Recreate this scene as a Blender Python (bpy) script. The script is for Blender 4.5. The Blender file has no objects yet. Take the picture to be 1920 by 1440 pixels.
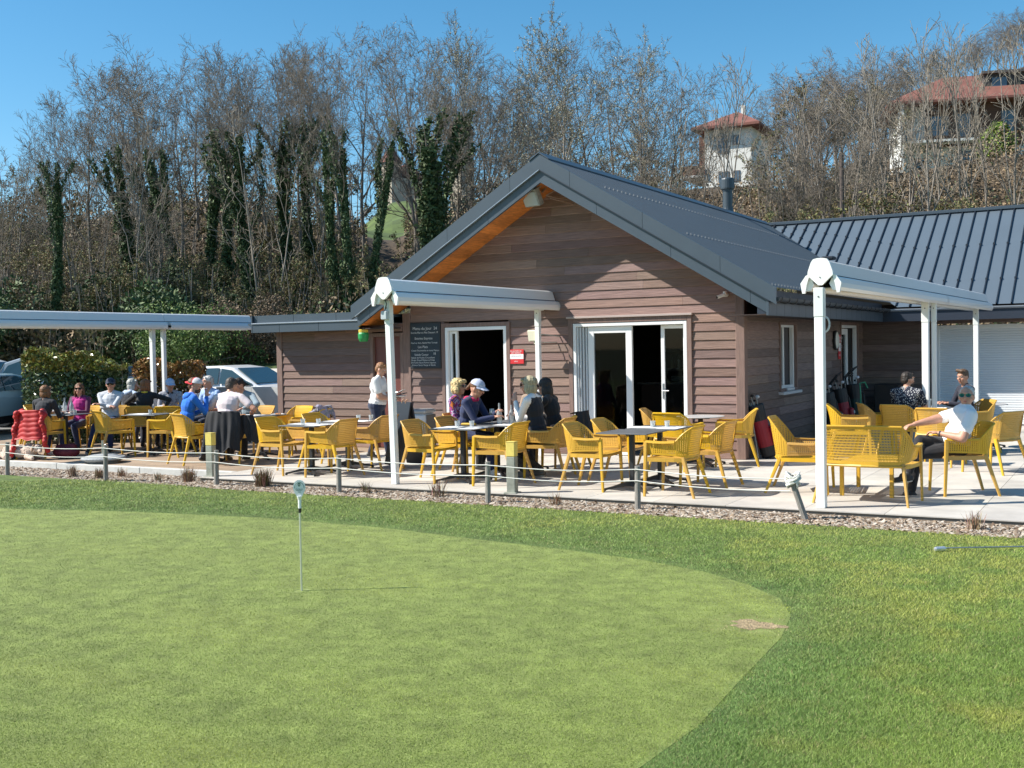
import bpy, math, random
import numpy as np
from mathutils import Vector, Matrix
D=bpy.data; S=bpy.context.scene; COL=S.collection
R=math.radians
# ------------------------------------------------------------------ camera
cam=D.cameras.new('camera'); camo=D.objects.new('camera',cam); COL.objects.link(camo); S.camera=camo
cam.sensor_width=36; cam.lens=39.6; cam.clip_start=.1; cam.clip_end=3000
def _cam(roll=-0.01892,pitch=-0.03164,yaw=-0.5107):
    cy,sy,cp,sp=math.cos(yaw),math.sin(yaw),math.cos(pitch),math.sin(pitch)
    fw=Vector((sy*cp,cy*cp,sp)); rt=Vector((cy,-sy,0)); up=rt.cross(fw)
    cr,sr=math.cos(roll),math.sin(roll)
    r2=rt*cr+up*sr; u2=up*cr-rt*sr
    m=Matrix((r2,u2,-fw)).transposed().to_4x4(); m.translation=Vector((5.46,-17.19,1.82)); return m
camo.matrix_world=_cam()
# ------------------------------------------------------------------ world, sun, exposure
SUN=Vector((-.625,-.39,.677)).normalized()
W=D.worlds.new('World'); S.world=W; W.use_nodes=True
nt=W.node_tree; sky=nt.nodes.new('ShaderNodeTexSky'); sky.sky_type='NISHITA'; sky.sun_disc=False
sky.sun_elevation=math.asin(SUN.z); sky.sun_rotation=math.atan2(SUN.x,SUN.y); sky.air_density=1.0; sky.dust_density=.6; sky.ozone_density=3.0; sky.altitude=600
bg=nt.nodes['Background']; hs=nt.nodes.new('ShaderNodeHueSaturation'); hs.inputs['Saturation'].default_value=1.28; hs.inputs['Hue'].default_value=.487; nt.links.new(sky.outputs[0],hs.inputs['Color']); nt.links.new(hs.outputs[0],bg.inputs[0]); bg.inputs[1].default_value=.100
sun=D.lights.new('sun','SUN'); sun.energy=5.0; sun.angle=R(.5); sun.color=(1,.95,.87)
so=D.objects.new('sun',sun); COL.objects.link(so); so.rotation_euler=(-SUN).to_track_quat('-Z','Y').to_euler(); so.location=(0,0,60)
S.view_settings.view_transform='Standard'; S.view_settings.look='None'; S.view_settings.exposure=.72; S.view_settings.gamma=1
S.render.resolution_x=1024; S.render.resolution_y=768; S.render.engine='CYCLES'
# ------------------------------------------------------------------ frame of the far landscape (metres right of / beyond the lawn edge viewpoint)
C0=Vector((5.46,-17.19,0)); RT=Vector((.8724,.4888,0)); FW=Vector((-.4888,.8724,0))
def UV(u,v,z=0): return Vector((C0.x+RT.x*u+FW.x*v, C0.y+RT.y*u+FW.y*v, z))
def toUV(x,y): return ((x-C0.x)*RT.x+(y-C0.y)*RT.y,(x-C0.x)*FW.x+(y-C0.y)*FW.y)
# ------------------------------------------------------------------ materials
def lin(c):
    if isinstance(c,str): c=tuple(int(c[i:i+2],16)/255 for i in (0,2,4))
    return tuple((x/12.92 if x<=.04045 else ((x+.055)/1.055)**2.4) for x in c[:3])
MATS={}
def mat(name,color,rough=.6,var=.0,scale=8,bump=0,bscale=60,metal=0,attr=False,spec=.5,stretch=None,emit=0,coat=0,sub=0,tint=None,sheen=0):
    if name in MATS: return MATS[name]
    m=D.materials.new(name); m.use_nodes=True; t=m.node_tree; N=t.nodes; L=t.links; b=N['Principled BSDF']
    c=lin(color) if isinstance(color,str) else color
    b.inputs['Roughness'].default_value=rough; b.inputs['Metallic'].default_value=metal; b.inputs['Specular IOR Level'].default_value=spec
    if coat: b.inputs['Coat Weight'].default_value=coat; b.inputs['Coat Roughness'].default_value=.08
    if sheen: b.inputs['Sheen Weight'].default_value=sheen
    if sub: b.inputs['Subsurface Weight'].default_value=sub; b.inputs['Subsurface Scale'].default_value=.02
    tc=N.new('ShaderNodeTexCoord'); src=tc.outputs['Object']
    if stretch:
        mp=N.new('ShaderNodeMapping'); mp.inputs['Scale'].default_value=stretch; L.new(src,mp.inputs[0]); src=mp.outputs[0]
    cur=None
    if var:
        nz=N.new('ShaderNodeTexNoise'); nz.inputs['Scale'].default_value=scale; nz.inputs['Detail'].default_value=6; nz.inputs['Roughness'].default_value=.6; L.new(src,nz.inputs[0])
        rp=N.new('ShaderNodeValToRGB'); L.new(nz.outputs[0],rp.inputs[0])
        rp.color_ramp.elements[0].position=.3; rp.color_ramp.elements[1].position=.7
        lo=tuple(max(0,x*(1-var)) for x in c); hi=tuple(min(1,x*(1+var)) for x in (tint or c))
        rp.color_ramp.elements[0].color=(*lo,1); rp.color_ramp.elements[1].color=(*hi,1); cur=rp.outputs[0]
    if attr:
        a=N.new('ShaderNodeVertexColor'); a.layer_name='Col'
        mx=N.new('ShaderNodeMix'); mx.data_type='RGBA'; mx.blend_type='MULTIPLY'; mx.inputs[0].default_value=1
        if cur: L.new(cur,mx.inputs[6])
        else: mx.inputs[6].default_value=(*c,1)
        L.new(a.outputs[0],mx.inputs[7]); cur=mx.outputs[2]
    if cur: L.new(cur,b.inputs['Base Color'])
    else: b.inputs['Base Color'].default_value=(*c,1)
    if bump:
        n2=N.new('ShaderNodeTexNoise'); n2.inputs['Scale'].default_value=bscale; n2.inputs['Detail'].default_value=5; L.new(src,n2.inputs[0])
        bp=N.new('ShaderNodeBump'); bp.inputs['Strength'].default_value=bump; bp.inputs['Distance'].default_value=.02; L.new(n2.outputs[0],bp.inputs['Height']); L.new(bp.outputs[0],b.inputs['Normal'])
    if emit: b.inputs['Emission Color'].default_value=(*c,1); b.inputs['Emission Strength'].default_value=emit
    MATS[name]=m; return m
def glassmat(name='window_glass',tint=(.75,.8,.82),rough=.02,ior=1.28,painted_sheen=0):
    if name in MATS: return MATS[name]
    m=D.materials.new(name); m.use_nodes=True; t=m.node_tree; N=t.nodes; L=t.links
    N.remove(N['Principled BSDF']); o=N['Material Output']
    g=N.new('ShaderNodeBsdfGlossy'); g.inputs['Roughness'].default_value=rough; tr=N.new('ShaderNodeBsdfTransparent'); tr.inputs[0].default_value=(*tint,1)
    f=N.new('ShaderNodeFresnel'); f.inputs[0].default_value=ior; mx=N.new('ShaderNodeMixShader')
    L.new(f.outputs[0],mx.inputs[0]); L.new(tr.outputs[0],mx.inputs[1]); L.new(g.outputs[0],mx.inputs[2]); L.new(mx.outputs[0],o.inputs[0])
    if painted_sheen:  # white diffuse mixed into clear glass, a painted sheen to brighten it
        df=N.new('ShaderNodeBsdfDiffuse'); df.inputs[0].default_value=(.85,.88,.88,1); m2=N.new('ShaderNodeMixShader'); m2.inputs[0].default_value=painted_sheen; L.new(mx.outputs[0],m2.inputs[1]); L.new(df.outputs[0],m2.inputs[2]); L.new(m2.outputs[0],o.inputs[0])
    MATS[name]=m; return m
# ------------------------------------------------------------------ mesh builder
class MB:
    def __init__(s): s.v=[]; s.f=[]; s.m=[]; s.c=[]
    def add(s,vs,fs,mi=0,col=(1,1,1)):
        o=len(s.v); s.v.extend(vs)
        for f in fs: s.f.append(tuple(i+o for i in f)); s.m.append(mi); s.c.append(col)
    def box(s,a,b,mi=0,col=(1,1,1),M=None):
        x0,y0,z0=a; x1,y1,z1=b
        vs=[(x0,y0,z0),(x1,y0,z0),(x1,y1,z0),(x0,y1,z0),(x0,y0,z1),(x1,y0,z1),(x1,y1,z1),(x0,y1,z1)]
        if M: vs=[tuple(M@Vector(v)) for v in vs]
        s.add(vs,[(0,3,2,1),(4,5,6,7),(0,1,5,4),(1,2,6,5),(2,3,7,6),(3,0,4,7)],mi,col)
    def cbox(s,a,b,ch=.01,mi=0,col=(1,1,1),M=None):   # box with chamfered edges
        x0,y0,z0=a; x1,y1,z1=b; vs=[]
        for z,i in ((z0,ch),(z0+ch,0),(z1-ch,0),(z1,ch)):
            for (x,y) in ((x0+i+ch,y0+i),(x1-i-ch,y0+i),(x1-i,y0+i+ch),(x1-i,y1-i-ch),(x1-i-ch,y1-i),(x0+i+ch,y1-i),(x0+i,y1-i-ch),(x0+i,y0+i+ch)): vs.append((x,y,z))
        if M: vs=[tuple(M@Vector(v)) for v in vs]
        fs=[tuple(range(7,-1,-1)),tuple(range(24,32))]
        for k in range(3):
            for i in range(8): j=(i+1)%8; fs.append((k*8+i,k*8+j,k*8+8+j,k*8+8+i))
        s.add(vs,fs,mi,col)
    def prism(s,poly,a,b,axis=1,mi=0,col=(1,1,1),M=None): # poly in the two other axes, extruded along axis
        n=len(poly); vs=[]
        for t in (a,b):
            for p in poly:
                q=list(p); q.insert(axis,t); vs.append(tuple(M@Vector(q)) if M else tuple(q))
        fs=[tuple(range(n)),tuple(range(2*n-1,n-1,-1))]+[(i,i+n,(i+1)%n+n,(i+1)%n) for i in range(n)]
        s.add(vs,fs,mi,col)
    def tube(s,pts,r,seg=8,mi=0,col=(1,1,1),caps=True):
        pts=[Vector(p) for p in pts]; n=len(pts)
        rs=r if isinstance(r,(list,tuple)) else [r]*n
        up=None; vs=[]
        for i,p in enumerate(pts):
            d=(pts[min(i+1,n-1)]-pts[max(i-1,0)]).normalized()
            if up is None:
                up=Vector((0,0,1)) if abs(d.z)<.9 else Vector((1,0,0))
            a=d.cross(up).normalized(); b=a.cross(d).normalized(); up=b
            for k in range(seg):
                t=2*math.pi*k/seg; vs.append(tuple(p+a*math.cos(t)*rs[i]+b*math.sin(t)*rs[i]))
        fs=[]
        for i in range(n-1):
            for k in range(seg): j=(k+1)%seg; fs.append((i*seg+k,i*seg+j,(i+1)*seg+j,(i+1)*seg+k))
        if caps: fs.append(tuple(range(seg-1,-1,-1))); fs.append(tuple(range((n-1)*seg,n*seg)))
        s.add(vs,fs,mi,col)
    def lathe(s,prof,seg=16,mi=0,col=(1,1,1),c=(0,0,0),M=None):
        vs=[]
        for r,z in prof:
            for k in range(seg):
                t=2*math.pi*k/seg; v=Vector((c[0]+r*math.cos(t),c[1]+r*math.sin(t),c[2]+z)); vs.append(tuple(M@v) if M else tuple(v))
        n=len(prof); fs=[]
        for i in range(n-1):
            for k in range(seg): j=(k+1)%seg; fs.append((i*seg+k,i*seg+j,(i+1)*seg+j,(i+1)*seg+k))
        if prof[0][0]>1e-5: fs.append(tuple(range(seg-1,-1,-1)))
        if prof[-1][0]>1e-5: fs.append(tuple(range((n-1)*seg,n*seg)))
        s.add(vs,fs,mi,col)
    def ball(s,c,r,seg=12,mi=0,col=(1,1,1),M=None):
        if not isinstance(r,(tuple,list)): r=(r,r,r)
        vs=[];n=seg//2
        for i in range(n+1):
            ph=math.pi*i/n
            for k in range(seg):
                t=2*math.pi*k/seg; v=Vector((r[0]*math.sin(ph)*math.cos(t),r[1]*math.sin(ph)*math.sin(t),-r[2]*math.cos(ph)))
                if M: v=M@v
                vs.append((v.x+c[0],v.y+c[1],v.z+c[2]))
        fs=[(i*seg+k,i*seg+(k+1)%seg,(i+1)*seg+(k+1)%seg,(i+1)*seg+k) for i in range(n) for k in range(seg)]
        s.add(vs,fs,mi,col)
    def build(s,name,mats,parent=None,smooth=False,weld=False):
        me=D.meshes.new(name); me.from_pydata(s.v,[],s.f)
        if not isinstance(mats,(list,tuple)): mats=[mats]
        for m in mats: me.materials.append(m)
        me.polygons.foreach_set('material_index',s.m)
        if smooth: me.polygons.foreach_set('use_smooth',[True]*len(s.f))
        if any(c!=(1,1,1) for c in s.c):
            ca=me.color_attributes.new('Col','FLOAT_COLOR','CORNER'); buf=[]
            for f,c in zip(s.f,s.c): buf.extend((*c,1)*len(f))
            ca.data.foreach_set('color',buf)
        else:
            for m in mats:
                if m and any(n.bl_idname=='ShaderNodeVertexColor' for n in m.node_tree.nodes):
                    ca=me.color_attributes.new('Col','FLOAT_COLOR','CORNER'); ca.data.foreach_set('color',[1.0]*4*len(me.loops)); break
        me.update(); o=D.objects.new(name,me); COL.objects.link(o)
        if parent: o.parent=parent
        return o
def npmesh(name,V,F,mats,parent=None,col=None,mi=None,smooth=False):   # numpy verts, faces (n x k), per-face colour
    me=D.meshes.new(name); k=F.shape[1]; nf=len(F)
    me.vertices.add(len(V)); me.vertices.foreach_set('co',np.ascontiguousarray(V,dtype=np.float32).ravel())
    me.loops.add(nf*k); me.loops.foreach_set('vertex_index',np.ascontiguousarray(F,dtype=np.int32).ravel())
    me.polygons.add(nf); me.polygons.foreach_set('loop_start',np.arange(0,nf*k,k,dtype=np.int32)); 
    for m in (mats if isinstance(mats,(list,tuple)) else [mats]): me.materials.append(m)
    if mi is not None: me.polygons.foreach_set('material_index',mi.astype(np.int32))
    if smooth: me.polygons.foreach_set('use_smooth',np.ones(nf,dtype=bool))
    if col is not None:
        ca=me.color_attributes.new('Col','FLOAT_COLOR','CORNER'); c4=np.ones((nf,4),dtype=np.float32); c4[:,:3]=col
        ca.data.foreach_set('color',np.repeat(c4,k,axis=0).ravel())
    me.update(calc_edges=True); o=D.objects.new(name,me); COL.objects.link(o)
    if parent: o.parent=parent
    return o
def tag(o,label=None,cat=None,group=None,kind=None):
    if label: o['label']=label
    if cat: o['category']=cat
    if group: o['group']=group
    if kind: o['kind']=kind
    return o
def thing(name,label,cat,loc=(0,0,0),rz=0,group=None):
    o=D.objects.new(name,None); COL.objects.link(o); o.empty_display_size=.1; o.location=loc; o.rotation_euler=(0,0,rz)
    return tag(o,label,cat,group)
def dup(root,loc,rz=0,label=None,group=None,scale=None):
    r=root.copy(); COL.objects.link(r); r.location=loc; r.rotation_euler=(0,0,rz)
    if scale is not None: r.scale=(scale,)*3 if not isinstance(scale,tuple) else scale
    if label: r['label']=label
    if group: r['group']=group
    for ch in list(root.children):
        c=ch.copy(); COL.objects.link(c); c.parent=r
        for g in list(ch.children): d=g.copy(); COL.objects.link(d); d.parent=c
    return r
rnd=random.Random(7); rng=np.random.default_rng(11)
def text(name,body,size,loc,rot,m,parent=None,ext=.002,align='CENTER'):
    cu=D.curves.new(name,'FONT'); cu.body=body; cu.size=size; cu.extrude=ext; cu.align_x=align; cu.align_y='CENTER'
    o=D.objects.new(name,cu); COL.objects.link(o); bpy.context.view_layer.update()
    me=D.meshes.new_from_object(o); D.objects.remove(o); D.curves.remove(cu); me.name=name
    me.materials.clear(); me.materials.append(m); o=D.objects.new(name,me); COL.objects.link(o); o.location=loc; o.rotation_euler=rot
    if parent: o.parent=parent
    return o
# ================================================================== GROUND AND HILL
def yh_slope(s): return s
def interp(x,xs,ys): return float(np.interp(x,xs,ys))
def hz(u,v):   # terrain height
    u=np.asarray(u,float); v=np.asarray(v,float)
    s=u/np.maximum(v,1)*2111+960          # bearing
    hc=np.interp(s,[-1500,0,400,650,735,900,1250,1400,1900,3500],[10.5,12.5,14,12.5,11,12.5,13.5,14.5,16.5,18])
    z=np.interp(v,[0,33,43,50],[-.03,-.03,1.2,1.6])
    t=np.clip((v-50)/45,0,1); t=t*t*(3-2*t)
    z=z+(hc-1.6)*t
    t2=np.clip((v-np.interp(s,[1000,1250],[95,122]))/np.interp(s,[1000,1250],[60,85]),0,1)
    far=np.interp(s,[-1500,560,660,735,810,920,1300,1420,1600,1900,2600],[-3,-3,4,9.5,9.5,3,2.5,6,14,24,34])
    z=z+far*t2*t2*(3-2*t2)
    t3=np.clip((v-150)/110,0,1)
    far2=np.interp(s,[-1500,600,735,900,1350,1500,1700,1900,2600],[-2,-2,6,0,0,4,12,20,30])
    z=z+far2*t3
    z=z+np.clip((v-46)/20,0,1)*(.5*np.sin(u*.31+v*.17)+.4*np.sin(u*.13-v*.29+2))
    return z
def build_hill():
    A=np.radians(np.linspace(-62,62,180)); V=np.concatenate([np.linspace(31,60,36),np.linspace(61.5,160,60),np.linspace(165,420,40)])
    a,v=np.meshgrid(A,V); u=v*np.tan(a); z=hz(u,v)
    P=np.stack([C0.x+RT.x*u+FW.x*v, C0.y+RT.y*u+FW.y*v, z],-1).reshape(-1,3)
    n,m=len(V),len(A); i=np.arange(n-1)[:,None]*m+np.arange(m-1)[None,:]; i=i.ravel()
    F=np.stack([i,i+1,i+m+1,i+m],1)
    uc=u[:-1,:-1].ravel(); vc=v[:-1,:-1].ravel(); s=uc/vc*2111+960
    litter=np.array([.085,.06,.035]); green=np.array([.085,.125,.028]); col=np.tile(litter,(len(F),1))
    g=((vc>40)&(vc<47.5))|((vc>95)&(vc<175)&(s>690)&(s<800))|((vc>92)&(vc<130)&(s>1600)&(rng.random(len(F))<.6))
    col[g]=green; col*=rng.uniform(.75,1.25,(len(F),1))
    tag(npmesh('hillside',P,F,mat('hill_ground',(1,1,1),.95,var=.35,scale=1.5,bump=.6,bscale=8,attr=True),col=col,smooth=True),kind='structure')
build_hill()
# lawn sheet to the horizon
gm=mat('lawn_soil',(.11,.155,.035),.95,var=.35,scale=3,bump=.5,bscale=150)
b=MB(); b.add([(-600,-600,-.1),(600,-600,-.1),(600,600,-.1),(-600,600,-.1)],[(0,1,2,3)]); tag(b.build('ground',mat('earth',(.09,.10,.04),.95,var=.3,scale=.5)),kind='structure')
b=MB(); n=60
b.add([(-40,-40,-.045),(40,-40,-.045),(40,-5.62,-.045),(-5.9,-5.55,-.045),(-6.6,-5.5,-.07),(-40,-5.2,-.08)],[(0,1,2,3,4,5)]); tag(b.build('lawn',gm),kind='structure')
# mulch/gravel bed
b=MB(); b.add([(-30,-5.75,-.098),(-6.6,-5.75,-.098),(-6.6,-4.0,-.098),(-30,-4.0,-.098),(-6.6,-5.95,-.050),(30,-5.95,-.050),(30,-4.9,-.046),(-6.6,-4.9,-.046)],[(0,1,2,3),(4,5,6,7)])
tag(b.build('planting_bed',mat('bed_soil',(.16,.12,.085),.95,var=.5,scale=20,bump=.8,bscale=60)),kind='structure')
# terrace paving: big slabs with fine joints
pm=mat('paving_slab',(.50,.47,.42),.8,var=.17,scale=1.6,bump=.12,bscale=120,attr=True)
b=MB(); b.box((-6.75,-4.93,-.12),(12,8.6,-.012),0,(.35,.33,.3))
xs=[3.08+.87*k for k in range(-12,11)]; ys=[-4.95+.87*k for k in range(0,17)]
for i in range(len(xs)-1):
    for j in range(len(ys)-1):
        x0=max(xs[i],-6.75); x1=xs[i+1]
        if x1<-6.7: continue
        w=rnd.uniform(.9,1.07); b.box((x0+.003,ys[j]+.003-(.0),-.012),(x1-.003,min(ys[j+1],8.6)-.003,0),0,(w,w*rnd.uniform(.985,1),w*rnd.uniform(.96,1)))
tag(b.build('terrace_paving',pm),kind='structure')
# timber deck with concrete kerb
dm=mat('deck_board',(.36,.27,.19),.75,var=.3,scale=2,stretch=(1.2,30,30),attr=True,bump=.1,bscale=40)
b=MB(); y=-4.12; 
while y<2.5:
    x=-18+rnd.uniform(0,2)
    b.box((-18,y,-.06),(x,y+.135,0),0,(1,1,1))
    while x<-6.76:
        x2=min(x+rnd.uniform(2.2,3.6),-6.755); w=rnd.uniform(.78,1.12); b.box((x+.002,y,-.06),(x2-.002,y+.135,-.001),0,(w,w*.98,w*.95)); x=x2
    y+=.142
tag(b.build('timber_deck',dm),kind='structure')
b=MB()
for k in range(6): b.cbox((-18.75+2*k+.004,-4.25,-.2),(-18.75+2*k+1.996,-4.125,.002),.006,0)
tag(b.build('terrace_kerb',mat('kerb_concrete',(.55,.54,.50),.85,var=.12,scale=6,bump=.2,bscale=90)),kind='structure')
# parking asphalt, access road
b=MB(); b.add([tuple(UV(-26,23.2,-.02)),tuple(UV(4,23.2,-.02)),tuple(UV(4,34,-.02)),tuple(UV(-34,34,-.02))],[(0,1,2,3)])
tag(b.build('parking_ground',mat('parking_asphalt',(.20,.20,.19),.9,var=.2,scale=3)),kind='structure')
b=MB(); vs=[];
for i in range(25):
    s=-32+i*1.6; va=38.0-.0*i; 
    for dv in (0,4.6): vv=va+dv+ .06*(s+12); z=float(hz(s,vv))+.05; vs.append(tuple(UV(s,vv,z)))
b.add(vs,[(2*i,2*i+2,2*i+3,2*i+1) for i in range(24)])
tag(b.build('access_road',mat('road_gravel',(.52,.48,.42),.9,var=.12,scale=4)),kind='structure')
# ================================================================== GRASS BLADES
GE=[(-40,-22),(-20,-10.5),(-12,-9.0),(-9.2,-8.62),(-6.84,-8.15),(-5,-7.72),(-3.2,-7.5),(-1.6,-7.55),(-.17,-7.80),(.8,-7.95),(1.64,-8.13),(2.3,-8.4),(2.78,-8.74),(3.15,-9.12),(3.36,-9.6),(3.46,-10.2),(3.5,-11),(3.56,-12),(3.5,-12.9),(3.3,-14),(2.6,-15.5),(1,-18),(-40,-30)]
GE=np.array(GE)
def inpoly(x,y,P):
    c=np.zeros(len(x),bool); n=len(P)
    for i in range(n):
        x0,y0=P[i]; x1,y1=P[(i+1)%n]
        if y0==y1: continue
        k=((y0>y)!=(y1>y))&(x<(x1-x0)*(y-y0)/(y1-y0)+x0); c^=k
    return c
def dist_edge(x,y,P):
    d=np.full(len(x),1e9)
    for i in range(len(P)-1):
        a=P[i]; b=P[i+1]; ab=b-a; t=np.clip(((x-a[0])*ab[0]+(y-a[1])*ab[1])/(ab@ab),0,1)
        d=np.minimum(d,np.hypot(x-a[0]-t*ab[0],y-a[1]-t*ab[1]))
    return d
def vnoise(x,y,sc,seed):
    r=np.random.default_rng(seed); T=r.random((64,64)); X=x/sc; Y=y/sc; xi=np.floor(X).astype(int); yi=np.floor(Y).astype(int); fx=X-xi; fy=Y-yi; fx=fx*fx*(3-2*fx); fy=fy*fy*(3-2*fy)
    g=lambda a,b:T[a%64,b%64]
    return (g(xi,yi)*(1-fx)+g(xi+1,yi)*fx)*(1-fy)+(g(xi,yi+1)*(1-fx)+g(xi+1,yi+1)*fx)*fy
def sample(n,vmin,vmax):
    # points spread so that nearer ground gets more blades (real blades, finer spacing near the path of the eye)
    q=rng.random(n); v=1/(1/vmax+q*(1/vmin-1/vmax)); w=.52; u=(rng.random(n)*2-1)*w*v
    # density falls as 1/v^3*v -> thicken far part
    x=C0.x+RT.x*u+FW.x*v; y=C0.y+RT.y*u+FW.y*v; return x,y,v
def blades(name,x,y,v,h,w,col,tilt,z0):
    n=len(x); a=rng.random(n)*2*np.pi; ca,sa=np.cos(a),np.sin(a); ta=rng.random(n)*2*np.pi; tl=h*tilt*rng.random(n)
    B=np.stack([x,y,z0],1); side=np.stack([ca,sa,np.zeros(n)],1)*(w/2)[:,None]
    top=B+np.stack([np.cos(ta)*tl,np.sin(ta)*tl,h*(1-.25*rng.random(n))],1)
    V=np.stack([B-side,B+side,top],1).reshape(-1,3); F=np.arange(3*n).reshape(-1,3)
    return tag(npmesh(name,V,F,mat('grass_blade',(1,1,1),.55,attr=True,spec=.35),col=col),kind='stuff')
GB=1.0
def rough_grass():
    x,y,v=sample(int(1500000*GB),4.2,17)
    edge=np.interp(x,[-30,-7,-5.8,0,4.5,12],[-5.22,-5.42,-5.62,-5.68,-5.72,-5.9])+ .09*(vnoise(x,y,.25,3)-.5)+.05*(vnoise(x,y,.08,8)-.5)
    jx=x+.10*(vnoise(x,y,.12,91)-.5)+.05*(rng.random(len(x))-.5); jy=y+.06*(vnoise(x,y,.12,92)-.5)+.03*(rng.random(len(x))-.5)+np.where((y<-10.2)&(x>0),.30*(rng.random(len(x))-.5),0); k=(~inpoly(jx,jy,GE))&(y<edge); x,y,v=x[k],y[k],v[k]
    d=dist_edge(x,y,GE); n=len(x)
    h=.014+.010*rng.random(n)+.006*vnoise(x,y,.5,5); h=np.where(d<.25,h*(.45+d*2.2),h)
    w=.0028*(v/6)**.8
    dk=np.array([.125,.205,.040]); md=np.array([.235,.325,.068]); yl=np.array([.38,.38,.08]); bl=np.array([.115,.225,.070]); st=np.array([.36,.29,.14])
    p=vnoise(x,y,.9,1)*.45+vnoise(x,y,.33,2)*.3+vnoise(x,y,.1,12)*.25; c=dk+(md-dk)*np.clip(p*1.6-.15,0,1)[:,None]
    q=vnoise(x+5,y,.7,21)*.5+vnoise(x,y,.22,22)*.5; t=np.clip((q-.44)*2.0,0,.65)[:,None]; c=c*(1-t)+yl*t
    dd=edge[k]-y                                     # distance from the bed: mown strip next to it runs yellower, the collar by the green bluer
    t=np.clip(1-dd/1.15,0,1)*.62; t=(t*(.55+.9*vnoise(x,y,.5,31)))[:,None]; c=c*(1-t)+yl*t
    t=np.clip(1-d/.9,0,1)*.6; t=t[:,None]; c=c*(1-t)+bl*t
    s=rng.random(n)<.045; c[s]=st
    c=c*rng.uniform(.45,1.6,(n,1))
    blades('rough_grass',x,y,v,h,w,c,1.7,np.full(n,-.047))
def green_grass():
    x,y,v=sample(int(1300000*GB),4.2,17)
    jx=x+.10*(vnoise(x,y,.12,91)-.5)+.05*(rng.random(len(x))-.5); jy=y+.06*(vnoise(x,y,.12,92)-.5)+.03*(rng.random(len(x))-.5)+np.where((y<-10.2)&(x>0),.30*(rng.random(len(x))-.5),0); k=inpoly(jx,jy,GE); x,y,v=x[k],y[k],v[k]; n=len(x)
    k=np.hypot(x+.28,y+10.37)>.055; k&=np.hypot(x+5.31,y+8.79)>.055; x,y,v=x[k],y[k],v[k]; n=len(x)
    h=.007+.007*rng.random(n); w=.0038*(v/6)**.8
    lo=np.array([.15,.215,.038]); hi=np.array([.26,.335,.062]); yl=np.array([.33,.36,.06])
    p=vnoise(x*.6,y*1.6,.5,41)*.5+vnoise(x,y,.16,42)*.3+vnoise(x,y,.05,43)*.2
    p=p*.8+.35*(vnoise(x*.35+3,y*1.1,1.1,47)-.4)+.05*np.sin((x*.35+y)*5.2); c=lo+(hi-lo)*np.clip(p*2.6-.8,0,1)[:,None]
    q=np.clip((vnoise(x*.5,y*1.5,.8,44)-.55)*2,0,.6)[:,None]; c=c*(1-q)+yl*q
    # worn bare patch near the right edge
    r=np.hypot((x-3.23)/.27,(y+9.95)/.19)+1.1*(vnoise(x,y,.07,51)-.5)+.9*(vnoise(x,y,.03,52)-.5)
    wear=np.clip((1.05-r)*3.2,0,1)[:,None]; halo=np.clip(1.9-r,0,1)[:,None]*.35
    soil=np.array([.42,.32,.17]); c=c*(1-halo)+np.array([.2,.2,.08])*halo; m=(rng.random((n,1))<.86); c=np.where(m,c*(1-wear)+soil*wear,c)
    c=c*rng.uniform(.5,1.55,(n,1))
    k=rng.random(n)>np.clip(wear[:,0],0,1)*.6
    blades('putting_green_grass',x[k],y[k],v[k],h[k],w[k],c[k],1.6,np.full(k.sum(),-.047))
    P=[];
    for i in range(40):
        a=i/40*6.283; r_=1+.22*math.sin(a*3+1)+.14*math.sin(a*7)+.08*math.sin(a*13+2); P.append((3.22+.17*r_*math.cos(a),-9.95+.115*r_*math.sin(a),-.0415))
    tag(npmesh('worn_patch',np.array(P),np.arange(40)[None,:],mat('bare_soil',(.36,.27,.15),.95,var=.45,scale=28,bump=1,bscale=70)),kind='structure')
rough_grass(); green_grass()
# cups in the green
for i,(x,y) in enumerate(((-.28,-10.37),(-5.31,-8.79))):
    b=MB(); b.lathe([(.001,-.0452),(.054,-.0452)],20,0); b.lathe([(.054,-.0449),(.057,-.041),(.060,-.0449)],20,1)
    o=b.build('hole_cup',[mat('cup_dark',(.01,.012,.008),.9),mat('cup_rim',(.25,.3,.12),.7)]); o.location=(x,y,0)
    tag(o,('golf hole cup at the foot of the short flag pin','empty golf hole cup in the green at far left, no pin')[i],'golf hole','golf hole cups in the putting green')
tag(npmesh('putting_green_ground',np.array([(x,y,-.043) for x,y in GE],float),np.arange(len(GE))[None,:],mat('green_soil',(.18,.22,.055),.95,var=.3,scale=6)),kind='structure')
# ================================================================== CLUBHOUSE
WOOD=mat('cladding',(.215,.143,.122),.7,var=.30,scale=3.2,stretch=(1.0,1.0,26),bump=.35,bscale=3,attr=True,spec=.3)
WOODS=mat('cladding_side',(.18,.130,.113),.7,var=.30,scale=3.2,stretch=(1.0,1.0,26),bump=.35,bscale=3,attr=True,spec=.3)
TRIM=mat('wood_trim',(.20,.128,.105),.7,var=.22,scale=5,stretch=(8,8,.8),bump=.2,bscale=20)
SLATE=mat('slate_metal',(.046,.065,.085),.42,var=.06,scale=3,spec=.6)
SLATED=mat('slate_metal_dark',(.012,.018,.028),.5)
WHITE=mat('white_lacquer',(.80,.80,.79),.35)
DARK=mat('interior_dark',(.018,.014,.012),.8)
GLASS=glassmat()
SOFF=mat('orange_soffit',(.50,.17,.035),.5,var=.35,scale=5,stretch=(6,1,6),attr=True)
BH=.145
club=thing('clubhouse','single storey timber clad clubhouse with gabled slate grey metal roof behind the terrace','building',(0,0,0))
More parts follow.
